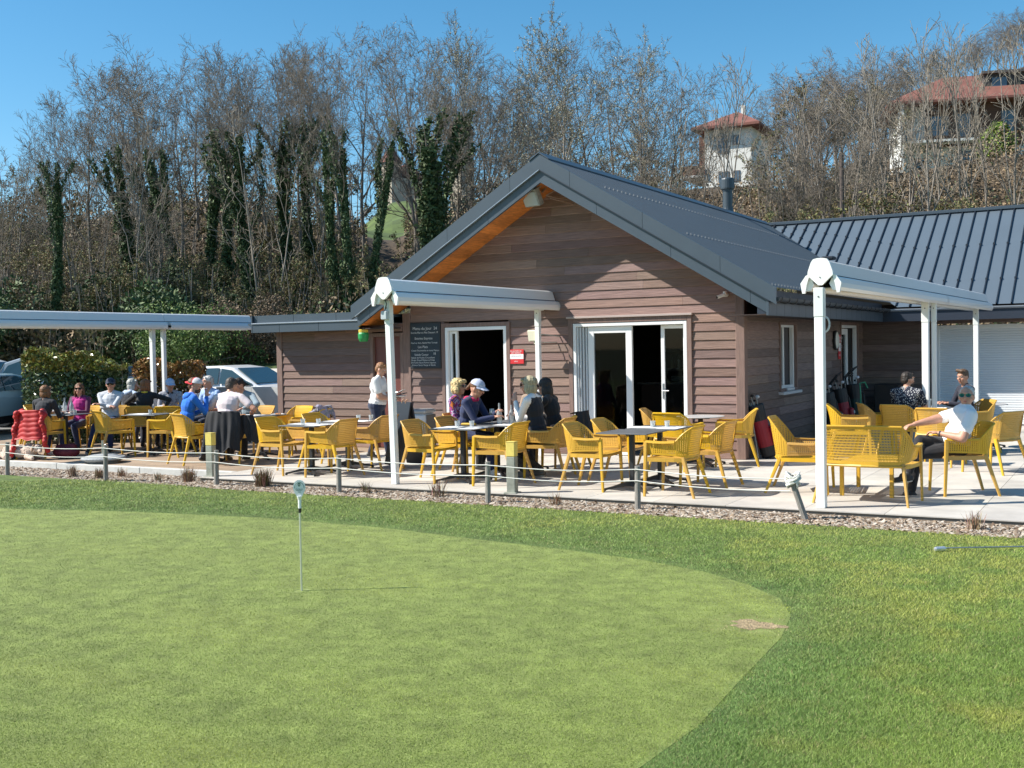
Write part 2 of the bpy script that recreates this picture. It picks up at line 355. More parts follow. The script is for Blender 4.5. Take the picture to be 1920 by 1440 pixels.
def cladding(name,ax,fixed,sgn,u0,u1,z1,openings,parent,m,depth=.16,top=None,z0=0.0):
    """horizontal boards on a wall; ax 0: wall along x at y=fixed, ax 1: wall along y at x=fixed; sgn = outward direction"""
    b=MB(); nrow=int(math.ceil((z1-z0)/BH))
    for r in range(nrow):
        za=z0+r*BH; zb=min(za+BH,z1); zm=(za+zb)/2
        ivs=[(u0,u1)]
        for (a,c,zo0,zo1) in openings:
            if zo0-.04<zm<zo1+.03:
                nv=[]
                for (p,q) in ivs:
                    if c<=p or a>=q: nv.append((p,q))
                    else:
                        if a>p: nv.append((p,a))
                        if c<q: nv.append((c,q))
                ivs=nv
        for (p,q) in ivs:
            # joints
            cuts=[p]; 
            x=p+rnd.uniform(.8,3.2)
            while x<q-.5: cuts.append(x); x+=rnd.uniform(1.6,3.6)
            cuts.append(q)
            for i in range(len(cuts)-1):
                a,c=cuts[i],cuts[i+1]; at,ct,ab,cb=a,c,a,c
                if top:      # clip by gable slopes
                    lo_b,hi_b=top(za); lo_t,hi_t=top(zb)
                    ab,cb=max(a,lo_b),min(c,hi_b); at,ct=max(a,lo_t),min(c,hi_t)
                    if cb<=ab: continue
                    if ct<=at: 
                        mid=(min(max(at,ab),cb)); at=ct=min(max((lo_t+hi_t)/2,ab),cb)
                w=rnd.uniform(.74,1.24); cc=(w*rnd.uniform(.95,1.06),w,w*rnd.uniform(.92,1.06))
                g=.0015
                def P(u,d,z): return (u,fixed+sgn*d,z) if ax==0 else (fixed+sgn*d,u,z)
                lip=.018
                fr=[P(ab+g,lip,za+.012),P(cb-g,lip,za+.012),P(ct-g,.0,zb),P(at+g,.0,zb),P(ab+g,lip-.008,za),P(cb-g,lip-.008,za),
                    P(ab+g,-depth,za),P(cb-g,-depth,za),P(ct-g,-depth,zb),P(at+g,-depth,zb)]
                b.add(fr,[(0,1,2,3),(4,5,1,0),(6,7,5,4),(3,2,8,9),(7,6,9,8),(4,0,3,9,6),(1,5,7,8,2)],0,cc)
                b.add([P(ab,-.006,za-.0),P(cb,-.006,za),P(ct,-.006,zb+.0),P(at,-.006,zb)],[(0,1,2,3)],1)
    # flip check not needed (double sided)
    return b.build(name,[m,mat('groove_dark',(.03,.02,.017),.9)],parent)
def gtop(z):
    h=(4.66-z)/.6; return (-3.15-h,-3.15+h)
front_op=[(-5.55,-4.22,-.1,2.25),(-3.0,-.88,-.1,2.25)]
cladding('front_wall',0,0,-1,-6.28,-.12,4.6,front_op,club,WOOD,top=gtop)
cladding('annex_wall',0,0.0,-1,-9.34,-6.46,2.32,[(-7.16,-6.40,-.1,2.1)],club,WOOD)
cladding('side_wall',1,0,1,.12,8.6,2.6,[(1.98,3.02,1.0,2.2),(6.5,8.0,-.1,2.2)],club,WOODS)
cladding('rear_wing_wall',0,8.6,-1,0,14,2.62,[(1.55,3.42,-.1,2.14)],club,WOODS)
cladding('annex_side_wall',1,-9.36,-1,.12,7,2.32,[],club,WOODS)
# corner posts, frames, plinth
b=MB(); b.cbox((-.12,-.03,-.0),(.03,.12,2.62),.008); b.build('corner_board',TRIM,club)
b=MB(); b.cbox((-6.45,-.028,0),(-6.28,.1,2.5),.008); b.build('corner_board',TRIM,club)
b=MB(); b.cbox((-9.48,-.03,0),(-9.34,.12,2.36),.008); b.build('corner_board',TRIM,club)
# interior boxes: back room walls, floor, ceiling
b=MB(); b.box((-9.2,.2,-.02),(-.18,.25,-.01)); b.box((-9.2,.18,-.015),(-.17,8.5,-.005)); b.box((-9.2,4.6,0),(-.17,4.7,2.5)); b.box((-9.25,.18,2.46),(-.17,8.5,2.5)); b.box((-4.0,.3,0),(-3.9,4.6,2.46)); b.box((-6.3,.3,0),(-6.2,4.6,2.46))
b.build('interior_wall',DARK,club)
# simple bar inside behind the big doors
b=MB(); b.cbox((-3.0,3.0,0),(-.6,3.5,1.08),.01,0,(1,1,1)); b.box((-3.05,2.95,1.08),(-.55,3.55,1.12),1)
for k in range(14): b.lathe([(.03,0),(.032,.16),(.012,.2),(.012,.27)],8,2+k%2,c=(-2.9+k*.15,4.4,1.35))
b.box((-3.1,4.3,1.3),(-.7,4.55,1.34),1); b.box((-3.1,4.3,1.7),(-.7,4.55,1.74),1); b.box((-2.9,4.35,.9),(-2.2,4.5,1.2),3)
b.build('bar_counter',[mat('bar_wood',(.06,.03,.02),.5),mat('bar_top',(.12,.11,.10),.3),mat('bottle_dark',(.03,.06,.03),.1),mat('bottle_pale',(.4,.4,.36),.2)],club)
# ---- doors
def frame(name,ax,fixed,u0,u1,z0,z1,w,d0,d1,m,parent,bottom=True):
    b=MB()
    def bx(a,c,e,f):
        if ax==0: b.cbox((a,fixed+d0,e),(c,fixed+d1,f),.004)
        else: b.cbox((fixed+d0,a,e),(fixed+d1,c,f),.004)
    bx(u0,u0+w,z0,z1); bx(u1-w,u1,z0,z1); bx(u0+w,u1-w,z1-w,z1)
    if bottom: bx(u0+w,u1-w,z0,z0+w)
    return b.build(name,m,parent)
def leaf(ax,fixed,u0,u1,z0,z1,parent,handle=None,w=.075,name='door'):
    fr=frame(name,ax,fixed,u0,u1,z0,z1,w,.0,.055,WHITE,parent)
    b=MB(); 
    if ax==0: b.box((u0+w-.004,fixed+.024,z0+w-.004),(u1-w+.004,fixed+.032,z1-w+.004))
    else: b.box((fixed+.024,u0+w-.004,z0+w-.004),(fixed+.032,u1-w+.004,z1-w+.004))
    b.build('pane',GLASS,fr)
    if handle is not None:
        b=MB(); 
        b.cbox((handle-.015,fixed-.012,.95),(handle+.015,fixed-.001,1.2),.003); b.tube([(handle,fixed-.01,1.08),(handle,fixed-.05,1.08),(handle+.11*(-1 if handle>(u0+u1)/2 else 1),fixed-.05,1.08)],.009,6)
        b.build('handle',mat('steel',(.55,.55,.55),.3,metal=1),fr)
    return fr
# large opening: outer timber trim + white frame + left stacked leaves + right leaf
frame('door_trim',0,0,-3.04,-.84,0,2.30,.08,-.04,.02,TRIM,club,False)
frame('door_frame',0,0,-2.955,-.925,0,2.215,.055,-.03,.10,WHITE,club,False)
b=MB(); b.cbox((-3.06,-.075,2.30),(-.82,.0,2.335),.004); b.build('door_head_flashing',mat('pale_trim',(.42,.34,.31),.5),club)
leaf(0,.02,-2.70,-1.90,.01,2.155,club,None,.11)
b=MB(); 
for k,x in enumerate((-2.895,-2.85,-2.80,-2.75)): b.cbox((x,-.01+.012*k,.01),(x+.034,.05+.012*k,2.155),.003)
b.cbox((-2.868,-.024,1.0),(-2.85,-.008,1.14),.002); b.build('folded_door_leaf',mat('door_pale',(.55,.57,.58),.4),club)
leaf(0,.10,-1.42,-.975,.01,2.155,club,-1.385,.06)
# smaller opening
frame('door_trim',0,0,-5.60,-4.18,0,2.29,.07,-.04,.02,TRIM,club,False)
frame('door_frame',0,0,-5.525,-4.255,0,2.215,.06,-.03,.08,WHITE,club,False)
leaf(0,.03,-5.46,-5.30,.01,2.15,club,None,.045)
b=MB(); b.box((-4.80,1.4,0),(-4.76,1.45,2.3)); b.ball((-5.0,1.9,1.6),(.06,.03,.09),10,1); b.build('inner_door',[mat('inner_grey',(.05,.055,.06),.4),mat('lamp_glass',(.25,.25,.24),.2)],club)
# maroon service door
frame('door_trim',0,0,-7.20,-6.445,0,2.15,.07,-.03,.05,TRIM,club,False)
b=MB(); b.cbox((-7.13,.03,.01),(-6.515,.08,2.08),.006); dd=b.build('door',mat('maroon_door',(.145,.040,.030),.5,var=.1,scale=4),club)
b=MB(); b.tube([(-6.60,.03,1.05),(-6.60,-.03,1.05),(-6.72,-.03,1.05)],.01,6); b.build('handle',mat('steel',(.55,.55,.55),.3,metal=1),dd)
# side window and side door
wn=frame('window',1,0,1.95,3.05,.98,2.19,.05,-.06,.035,TRIM,club)
w2=frame('window_frame',1,0,2.0,3.0,1.03,2.15,.05,-.09,-.02,WHITE,wn); 
b=MB(); b.cbox((-.1,2.05,1.08),(-.05,2.1,2.1),.004); b.cbox((-.1,2.42,1.08),(-.05,2.47,2.1),.004); b.box((-.08,2.1,1.08),(-.072,2.42,2.1),1); b.box((-.12,2.50,1.05),(-.1,2.97,2.13),2)
b.build('pane',[WHITE,GLASS,mat('blind',(.06,.05,.05),.8)],wn)
b=MB(); b.cbox((-.02,1.9,.93),(.10,3.1,.98),.006,0); b.cbox((.0,2.3,.985),(.06,2.75,1.04),.01,0); b.build('window_sill',mat('sill_grey',(.55,.56,.57),.5),wn)
frame('door_trim',1,0,6.42,8.08,0,2.24,.06,-.05,.035,TRIM,club,False)
frame('door_frame',1,0,6.48,8.02,0,2.18,.06,-.08,.0,WHITE,club,False)
b=MB(); b.cbox((-.09,6.55,.02),(-.03,6.65,2.1),.004); b.cbox((-.09,7.2,.02),(-.03,7.3,2.1),.004); b.cbox((-.09,6.65,1.98),(-.03,7.2,2.1),.004); b.cbox((-.09,6.65,.02),(-.03,7.2,.15),.004); b.box((-.07,6.65,.15),(-.062,7.2,1.98),1); b.box((-.11,7.35,.02),(-.1,7.96,2.12),2)
b.build('door',[WHITE,GLASS,DARK],club)
# roller shutter in the rear wing
b=MB(); z=.02
while z<2.06: b.prism([(8.62,z),(8.603,z+.006),(8.60,z+.03),(8.603,z+.047),(8.62,z+.0503)],1.62,3.35,0,0); z+=.0505
sh=b.build('roller_shutter',mat('shutter_slat',(.76,.78,.80),.45),club)
b=MB(); b.cbox((1.55,8.57,0),(1.625,8.64,2.14),.004); b.cbox((3.345,8.57,0),(3.42,8.64,2.14),.004); b.cbox((1.625,8.57,2.06),(3.345,8.66,2.14),.004); b.build('shutter_frame',WHITE,sh)
# ---- soffit boards (orange) under front overhang + fascia
OV=-.75
def rake(side,name):  # side -1 left, +1 right
    b=MB(); n=18
    x0=-3.15; x1=-3.15+side*3.78
    for i in range(n):   # soffit planks run front to back
        a=x0+(x1-x0)*i/n; c=x0+(x1-x0)*(i+1)/n; za=4.53-.6*abs(a-x0)+.03; zc=4.53-.6*abs(c-x0)+.03; e=.004*side
        w=rnd.uniform(.75,1.2); b.add([(a+e,OV+.03,za),(c,OV+.03,zc),(c,.05,zc),(a+e,.05,za),(a+e,OV+.03,za+.02),(c,OV+.03,zc+.02),(c,.05,zc+.02),(a+e,.05,za+.02)],[(0,1,2,3),(4,5,6,7),(0,1,5,4),(1,2,6,5),(3,0,4,7)],0,(w,w,w))
    b.build('soffit',SOFF,club)
    # lower and upper fascia bands with panel seams
    for (zl,zh,y,ex,off,pl) in ((4.53,4.72,OV,3.78,0,1.25),(4.735,4.985,OV-.035,3.90,.55,1.25)):
        b=MB(); L=ex; s=0.0; cuts=[0.0]; s=off if off else pl*.8
        while s<L-.15: cuts.append(s); s+=pl
        cuts.append(L)
        for i in range(len(cuts)-1):
            a,c=cuts[i]+ (.005 if i else 0),cuts[i+1]
            xa,xc=x0+side*a,x0+side*c
            vs=[(xa,y,zl-.6*a),(xc,y,zl-.6*c),(xc,y,zh-.6*c),(xa,y,zh-.6*a)]; vs+=[(p[0],y+.05,p[2]) for p in vs]
            b.add(vs,[(0,1,2,3),(7,6,5,4),(0,4,5,1),(1,5,6,2),(2,6,7,3),(3,7,4,0)])
        vs=[(x0,y+.012,zl-.0),(x0+side*L,y+.012,zl-.6*L),(x0+side*L,y+.012,zh-.6*L),(x0,y+.012,zh)]; b.add(vs,[(0,1,2,3)],1)
        b.build('fascia',[SLATE,SLATED],club)
    # drip edge between the bands, pale on the left rake, dark on the right
    b=MB(); L=3.80; b.add([(x0,OV-.05,4.722),(x0+side*L,OV-.05,4.722-.6*L),(x0+side*L,OV-.05,4.735-.6*L),(x0,OV-.05,4.735),(x0,OV+.01,4.722),(x0+side*L,OV+.01,4.722-.6*L),(x0+side*L,OV+.01,4.735-.6*L),(x0,OV+.01,4.735)],[(0,1,2,3),(3,2,6,7),(0,4,5,1)])
    b.build('drip_edge',mat('pale_edge',(.35,.38,.42),.3,metal=.6) if side<0 else SLATED,club)
rake(-1,'l'); rake(1,'r')
# ---- main roof (ribbed sheets running down the slope)
RIB=mat('roof_sheet',(.046,.062,.078),.40,var=.05,scale=2,spec=.6)
def slope_roof(name,side,ridge,Lx,y0,yf,pitch=.6):
    b=MB(); x0=-3.15; y=y0; step=.085
    # corrugation profile as real ridges
    ys=[]; k=0
    while y<yf(0)-.001 or y<yf(Lx):
        ys.append((y,0)); ys.append((y+.055,0)); ys.append((y+.062,.012)); ys.append((y+.078,.012)); y+=step
    nrm=Vector((side*pitch,0,1)).normalized()
    vs=[]; fs=[]
    for (yy,h) in ys:
        # length of slope limited by valley
        lim=Lx
        xa=x0; xb=x0+side*lim
        if side>0:
            xv=8.68-yy      # valley x
            xb=min(xb,max(xv,x0)) if yy>4.9 else xb
        vs.append((xa+nrm.x*h,yy,ridge+nrm.z*h)); vs.append((xb+nrm.x*h,yy,ridge-pitch*abs(xb-x0)+nrm.z*h))
    for i in range(len(ys)-1): fs.append((2*i,2*i+1,2*i+3,2*i+2))
    b.add(vs,fs); return b.build(name,RIB,club)
slope_roof('roof',1,4.975,3.88,OV-.03,lambda L:11.8)
slope_roof('roof',-1,4.975,3.88,OV-.03,lambda L:11.8)
# snow guard studs
b=MB(); SG=[]
for (d,) in ((.95,),(2.35,),(3.82,)):
    y=-.3 if d<3.8 else -.72
    while y<8.68+3.15-d-.3:
        x=-3.15+d; z=4.975-.6*d; SG.append((x,y,z)); y+=.17
SG.sort(key=lambda p:(p[0]-5.46)**2+(p[1]+17.2)**2); SGV=[(-.02,-.008,0),(.022,-.008,0),(.022,.008,0),(-.02,.008,0),(.01,0,.036)]; SGF=[(0,1,4),(1,2,4),(2,3,4),(3,0,4)]
sg0=MB(); sg0.add(SGV,SGF); sg0=sg0.build('snow_guard',mat('guard_metal',(.06,.078,.096),.5),club); sg0.location=SG[0]
for p in SG[1:99]: c_=sg0.copy(); COL.objects.link(c_); c_.parent=club; c_.location=p
for p in SG[99:]: b.add([(v[0]+p[0],v[1]+p[1],v[2]+p[2]) for v in SGV],SGF)
b.build('snow_guard_row',mat('guard_metal',(.06,.078,.096),.5),club)['kind']='stuff'
# ridge cap
b=MB(); b.prism([(-3.33,4.90),(-3.15,5.02),(-2.97,4.90),(-2.97,4.885),(-3.15,5.0),(-3.33,4.885)],OV-.05,11.9,1,0); b.build('ridge_cap',SLATE,club)
b=MB(); 
for k in range(10): b.box((-3.0,.0+k*1.15,4.885),(-2.985,.02+k*1.15,4.90))
# ---- rear wing roof, standing seams
b=MB(); YR,ZR,YE,ZE=11.7,4.89,7.78,2.54
def valx(y): return 8.68-y
b.add([(valx(YR),YR,ZR),(14,YR,ZR),(14,YE,ZE),(valx(YE),YE,ZE)],[(0,1,2,3)],0); b.add([(-3,YR,ZR),(14,YR,ZR),(14,YR+4,ZE),(-3,YR+4,ZE)],[(0,1,2,3)],0)
x=.02-.283*11
while x<13.9:
    ya=YR; yb=YE
    if x<valx(YE): yb=8.68-x
    if yb<YR:
        zb=ZR-.6*(YR-yb); n=Vector((0,-.6,1)).normalized(); h=.035
        for dx,mi in ((-.011,1),):
            vs=[(x-.012,ya,ZR),(x+.012,ya,ZR),(x+.012,yb,zb),(x-.012,yb,zb)]; vs+=[(p[0]*1.0,p[1]+n.y*h,p[2]+n.z*h) for p in vs]
            b.add(vs,[(4,5,6,7),(0,4,7,3),(1,2,6,5),(3,7,6,2)],1)
        for j in range(1,3):
            t=.25+.36*j-.2; yy=ya+(yb-ya)*t; zz=ZR+(zb-ZR)*t; b.box((x-.02,yy-.04,zz),(x+.02,yy+.04,zz+.05),1)
    x+=.283
b.build('rear_wing_roof',[mat('rear_roof_sheet',(.10,.128,.155),.36,var=.04,scale=1.2,spec=.6),SLATED],club)
b=MB(); b.cbox((valx(YR)-.2,YR-.12,ZR-.03),(14,YR+.1,ZR+.05),.01); b.build('ridge_cap',SLATE,club)
# eaves: fascia boards and gutters
b=MB(); 
y=OV-.03
while y<7.6: b.cbox((.60,y+.003,2.235),(.64,min(y+.42,7.7)-.003,2.44),.004,0); y+=.42
b.box((.02,OV,2.25),(.61,7.7,2.26),1); b.box((.45,OV+.02,2.262),(.60,7.7,2.62),2); b.add([(.60,OV-.02,2.44),(.74,OV-.02,2.5),(.74,OV-.02,2.60),(.60,OV-.02,2.66)],[(0,1,2,3)],0); b.box((.62,7.70,2.235),(14,7.74,2.46),2); b.box((.02,7.72,2.25),(14,8.55,2.26),1); b.build('eaves_board',[SLATE,mat('eaves_soffit',(.05,.035,.03),.8),mat('eaves_navy',(.02,.028,.045),.5)],club)
def gutter(pts,r,m,name):
    b=MB(); n=len(pts); seg=8
    d=(Vector(pts[1])-Vector(pts[0])).normalized(); side=Vector((0,0,1)).cross(d)
    vs=[]
    for p in pts:
        for k in range(seg+1):
            t=math.pi*k/seg; q=Vector(p)+side*math.cos(t)*r-Vector((0,0,1))*math.sin(t)*r; vs.append(tuple(q))
        for k in range(seg,-1,-1):
            t=math.pi*k/seg; q=Vector(p)+side*math.cos(t)*(r-.006)-Vector((0,0,1))*math.sin(t)*(r-.006); vs.append(tuple(q))
    w=2*(seg+1)
    for i in range(n-1):
        for k in range(w): j=(k+1)%w; b.f.append((i*w+k,i*w+j,(i+1)*w+j,(i+1)*w+k)); b.m.append(0); b.c.append((1,1,1))
    b.v=vs; b.f.append(tuple(range(seg+1))); b.m.append(0); b.c.append((1,1,1)); return b.build(name,m,club)
gutter([(.73,-.74,2.50),(.73,7.7,2.50)],.065,mat('gutter_dark',(.035,.04,.045),.35),'gutter')
gutter([(.78,7.70,2.50),(14,7.70,2.50)],.055,mat('gutter_pale',(.30,.33,.37),.4),'gutter')
b=MB(); y=-.6
while y<7.6: b.tube([(.66,y,2.50),(.665,y,2.45),(.69,y,2.43),(.73,y,2.425),(.77,y,2.44),(.797,y,2.47),(.80,y,2.51)],.007,5); y+=.42
b.build('gutter_bracket',mat('bracket_dark',(.05,.055,.06),.4),club)
# ---- annex flat roof with two tier fascia
b=MB()
for (z0,z1,y,cuts) in ((2.215,2.375,-.50,(-9.66,-8.98,-8.03,-7.08)),(2.40,2.545,-.45,(-9.66,-9.58,-8.67,-7.65,-7.0))):
    for i in range(len(cuts)-1): 
        a,c=cuts[i],cuts[i+1]; b.add([(a+.004,y,z0),(c-.004,y,z0),(c-.004,y,z1),(a+.004,y,z1),(a+.004,y+.05,z0),(c-.004,y+.05,z0),(c-.004,y+.05,z1),(a+.004,y+.05,z1)],[(0,1,2,3),(0,4,5,1),(1,5,6,2),(3,2,6,7),(0,3,7,4)])
b.box((-9.66,-.485,2.22),(-7.08,-.455,2.372),1); b.box((-9.655,-.43,2.40),(-7.0,-.40,2.54),1)
for (z0,z1) in ((2.215,2.375),(2.40,2.545)): b.box((-9.69,-.5,z0),(-9.665,7,z1),0)
b.build('annex_fascia',[SLATE,SLATED],club)
b=MB(); b.cbox((-9.67,-.52,2.375),(-7.05,-.44,2.40),.004,0); b.build('drip_edge',mat('pale_edge',(.35,.38,.42),.3,metal=.6),club)
b=MB(); b.box((-9.66,-.40,2.44),(-6.6,7,2.50)); b.build('annex_roof',SLATE,club)
b=MB(); b.box((-9.6,-.44,2.225),(-6.5,.02,2.24)); b.build('annex_soffit',mat('eaves_soffit',(.05,.035,.03),.8),club)
gutter([(-9.75,-.46,2.40),(-9.75,6.9,2.40)],.06,SLATE,'gutter')
# chimney pipe
ch=MB(); ch.lathe([(.115,4.6),(.115,5.52),(.125,5.52),(.125,5.57),(.165,5.57),(.17,5.60),(.17,5.80),(.16,5.83),(.12,5.845),(.0,5.85)],24,0); ch.lathe([(.19,4.75),(.13,5.12),(.13,5.14)],16,0)
o=ch.build('flue_pipe',mat('flue_metal',(.045,.06,.072),.4),club,smooth=False); o.location=(-3.32,9.35,0)
# small items on the roof valley
b=MB(); b.cbox((-1.0,9.0,3.72),(-.72,9.3,3.80),.02); b.build('valley_cap',SLATED,club)
# ================================================================== FURNITURE
YEL=mat('yellow_resin',(.62,.345,.020),.42,spec=.45,var=.04,scale=30)
def _age(m):      # every piece has weathered a little differently
    t=m.node_tree; N=t.nodes; L=t.links; b=N['Principled BSDF']; src=b.inputs['Base Color'].links[0].from_socket; oi=N.new('ShaderNodeObjectInfo'); h=N.new('ShaderNodeHueSaturation')
    for nm,a,c in (('Value',.86,1.1),('Saturation',.88,1.02),('Hue',.493,.506)):
        r=N.new('ShaderNodeMapRange'); r.inputs['To Min'].default_value=a; r.inputs['To Max'].default_value=c; L.new(oi.outputs['Random'],r.inputs[0]); L.new(r.outputs[0],h.inputs[nm])
    L.new(src,h.inputs['Color']); L.new(h.outputs[0],b.inputs['Base Color'])
_age(YEL)
def lattice(b,fn,nu,nv,hu=.30,hv=.18,bu=0,bv=0,th=.006,mi=0):
    """perforated panel: real slots. fn(u,v)->Vector"""
    us=[i/nu for i in range(nu+1)]; vs_=[j/nv for j in range(nv+1)]
    G=[[Vector(fn(u,v)) for v in vs_] for u in us]
    def nrm(i,j):
        i2=min(i+1,nu); i1=max(i-1,0); j2=min(j+1,nv); j1=max(j-1,0)
        n=(G[i2][j]-G[i1][j]).cross(G[i][j2]-G[i][j1]); return n.normalized() if n.length>1e-9 else Vector((0,0,1))
    N=[[nrm(i,j) for j in range(nv+1)] for i in range(nu+1)]
    V=[];F=[]
    idx={}
    def vid(i,j,s):
        k=(i,j,s)
        if k not in idx: idx[k]=len(V); V.append(tuple(G[i][j]+N[i][j]*s*th/2))
        return idx[k]
    for i in range(nu):
        for j in range(nv):
            a,c,d,e=G[i][j],G[i+1][j],G[i+1][j+1],G[i][j+1]; n=N[i][j]
            solid=(i<bu or i>=nu-bu or j<bv or j>=nv-bv)
            o=[vid(i,j,1),vid(i+1,j,1),vid(i+1,j+1,1),vid(i,j+1,1)]; u=[vid(i,j,-1),vid(i+1,j,-1),vid(i+1,j+1,-1),vid(i,j+1,-1)]
            if solid: F.append(tuple(o)); F.append(tuple(reversed(u))); continue
            def bl(p,q): return (a*(1-p)*(1-q)+c*p*(1-q)+d*p*q+e*(1-p)*q)
            ins=[bl(hu,hv),bl(1-hu,hv),bl(1-hu,1-hv),bl(hu,1-hv)]
            k=len(V); V.extend(tuple(p+n*th/2) for p in ins); V.extend(tuple(p-n*th/2) for p in ins)
            for m in range(4):
                m2=(m+1)%4; F.append((o[m],o[m2],k+m2,k+m)); F.append((u[m2],u[m],k+4+m,k+4+m2)); F.append((k+m,k+m2,k+4+m2,k+4+m))
    b.add(V,F,mi)
def lerp3(P,t):
    n=len(P)-1; x=t*n; i=min(int(x),n-1); f=x-i; return Vector(P[i]).lerp(Vector(P[i+1]),f)
def catmull(P,t):
    n=len(P)-1; x=t*n; i=min(int(x),n-1); f=x-i; p=[Vector(P[max(0,min(n,i+k))]) for k in (-1,0,1,2)]
    return .5*((2*p[1])+(p[2]-p[0])*f+(2*p[0]-5*p[1]+4*p[2]-p[3])*f*f+(3*p[1]-p[0]-3*p[2]+p[3])*f**3)
def make_seat(name,label,cat,W=.30,Dp=.26,H=.815,A=.655,Z=.46,m=None,den=1.0,hole=(.33,.20)):
    m=m or YEL; t=thing(name,label,cat); w=W; d=Dp; ci=.82 if W<.4 else .93
    top=lambda sx:[(sx*w*.95,d,A),(sx*w*.97,d*.3,A-.008),(sx*w*.96,-d*.38,A+.0),(sx*w*.90,-d*.72,(A+H)/2+.01),(sx*w*ci*.86,-d*1.06,H-.002)]
    bot=lambda sx:[(sx*w*.88,d,Z+.035),(sx*w*.88,d*.3,Z+.03),(sx*w*.86,-d*.4,Z+.02),(sx*w*.80,-d*.66,Z+.01),(sx*w*.70,-d*.82,Z+.0)]
    nb=int(round(2*w/.021*den))
    # backrest
    b=MB(); TB=[top(-1)[4]]+[(-w*ci*.45,-d*1.15,H)]+[(0,-d*1.17,H+.002)]+[(w*ci*.45,-d*1.15,H)]+[top(1)[4]]
    BB=[bot(-1)[4]]+[(-w*.35,-d*.9,Z-.005)]+[(0,-d*.92,Z-.005)]+[(w*.35,-d*.9,Z-.005)]+[bot(1)[4]]
    def fb(u,v):
        a=catmull(BB,u); c=catmull(TB,u); p=a.lerp(c,v); p.y+=-.02*math.sin(v*math.pi)*0+.018*math.sin(math.pi*v); return p
    lattice(b,fb,nb,14,hole[0],hole[1],1,1)
    for sx in (-1,1):      # wings between arm and back
        T=[top(sx)[2],top(sx)[3],top(sx)[4]]; B_=[bot(sx)[2],bot(sx)[3],bot(sx)[4]]
        lattice(b,lambda u,v:catmull(B_,u).lerp(catmull(T,u),v),7,14,.33,.20,0,1)
    rim=[catmull([top(-1)[k] for k in (2,3,4)],u/6) for u in range(6)]+[catmull(TB,u/10) for u in range(11)]+[catmull([top(1)[k] for k in (4,3,2)],u/6) for u in range(1,7)]
    b.tube([r+Vector((0,-.008,0)) for r in rim],.0105,6)
    b.build('backrest',m,t,smooth=False)
    for sx in (-1,1):
        b=MB(); T=top(sx)[:3]; B_=bot(sx)[:3]
        lattice(b,lambda u,v:catmull(B_,u).lerp(catmull(T,u),v),int(d/.26*17),8,.32,.18,1,1)
        # arm flange
        pts=[catmull(T,u/8) for u in range(9)]; V=[]
        for p in pts:
            for dx,dz in ((-.022,-.006),(.026,-.006),(.03,-.018),(.026,.004),(-.022,.006)): V.append((p.x+sx*dx,p.y,p.z+dz))
        F=[(i*5+k,i*5+(k+1)%5,(i+1)*5+(k+1)%5,(i+1)*5+k) for i in range(8) for k in range(5)]+[tuple(range(5)),tuple(range(40,45))]
        b.add(V,F); b.build('armrest',m,t)
        def legm(p0,p1,a0,a1):   # tapered leg from p0 (top) to p1 (foot)
            b=MB(); V=[]
            for p,(hx,hy) in ((p0,a0),(p0*.5+p1*.5,(a0[0]*.45+a1[0]*.55,a0[1]*.45+a1[1]*.55)),(p1,a1)):
                for (x,y) in ((-1,-.6),(-.6,-1),(.6,-1),(1,-.6),(1,.6),(.6,1),(-.6,1),(-1,.6)): V.append((p.x+x*hx,p.y+y*hy,p.z))
            F=[(i*8+k,i*8+(k+1)%8,(i+1)*8+(k+1)%8,(i+1)*8+k) for i in range(2) for k in range(8)]+[tuple(range(7,-1,-1)),tuple(range(16,24))]
            b.add(V,F); return b.build('leg',m,t)
        legm(Vector((sx*w*.95,d+.004,A-.006)),Vector((sx*w*.97,d+.03,0)),(.017,.024),(.013,.015))
        legm(Vector((sx*w*.78,-d*.66,Z+.01)),Vector((sx*w*.93,-d*1.22,0)),(.020,.026),(.013,.015))
    b=MB(); ws=w*.84
    def fs(u,v): 
        x=(u*2-1)*ws; y=-d*.80+v*(d*1.72); return Vector((x,y,Z-.012-.018*math.sin(math.pi*u)*math.sin(math.pi*min(1,v*1.1))+.010*v-.02*max(0,v-.88)/.12))
    lattice(b,fs,int(2*ws/.024),19,.26,.2,1,1)
    for sx in (-1,1):
        V=[];pts=[(sx*w*.93,d),(sx*w*.9,d*.4),(sx*w*.86,-d*.3),(sx*w*.78,-d*.7)]
        for (x,y) in pts:
            for dx,dz in ((-.015,-.045),(.015,-.045),(.018,0.0),(-.03,.0)): V.append((x+sx*dx,y,Z+dz-.002))
        b.add(V,[(i*4+k,i*4+(k+1)%4,(i+1)*4+(k+1)%4,(i+1)*4+k) for i in range(3) for k in range(4)]+[(0,1,2,3),(12,13,14,15)])
    pts=[(-w*.93,d+.008,Z-.02),(-w*.6,d+.012,Z-.024),(0,d+.016,Z-.026),(w*.6,d+.012,Z-.024),(w*.93,d+.008,Z-.02)]
    b.tube(pts,[.02]*5,6); b.tube([(-w*.78,-d*.74,Z-.02),(0,-d*.95,Z-.02),(w*.78,-d*.74,Z-.02)],.018,6)
    b.build('seat',m,t); return t
chair0=make_seat('garden_armchair','yellow perforated resin armchair','chair')
relax0=make_seat('lounge_armchair','wide yellow perforated resin lounge armchair','lounge chair',W=.37,Dp=.31,H=.88,A=.60,Z=.42)
bench=make_seat('two_seat_bench','yellow perforated two seat resin bench with its back to the lawn','bench',W=.56,Dp=.27,H=.88,A=.66,Z=.45,den=1.1,hole=(.20,.15))
bench.location=(2.72,-4.08,0); bench.rotation_euler=(0,0,R(-2))
_used={}
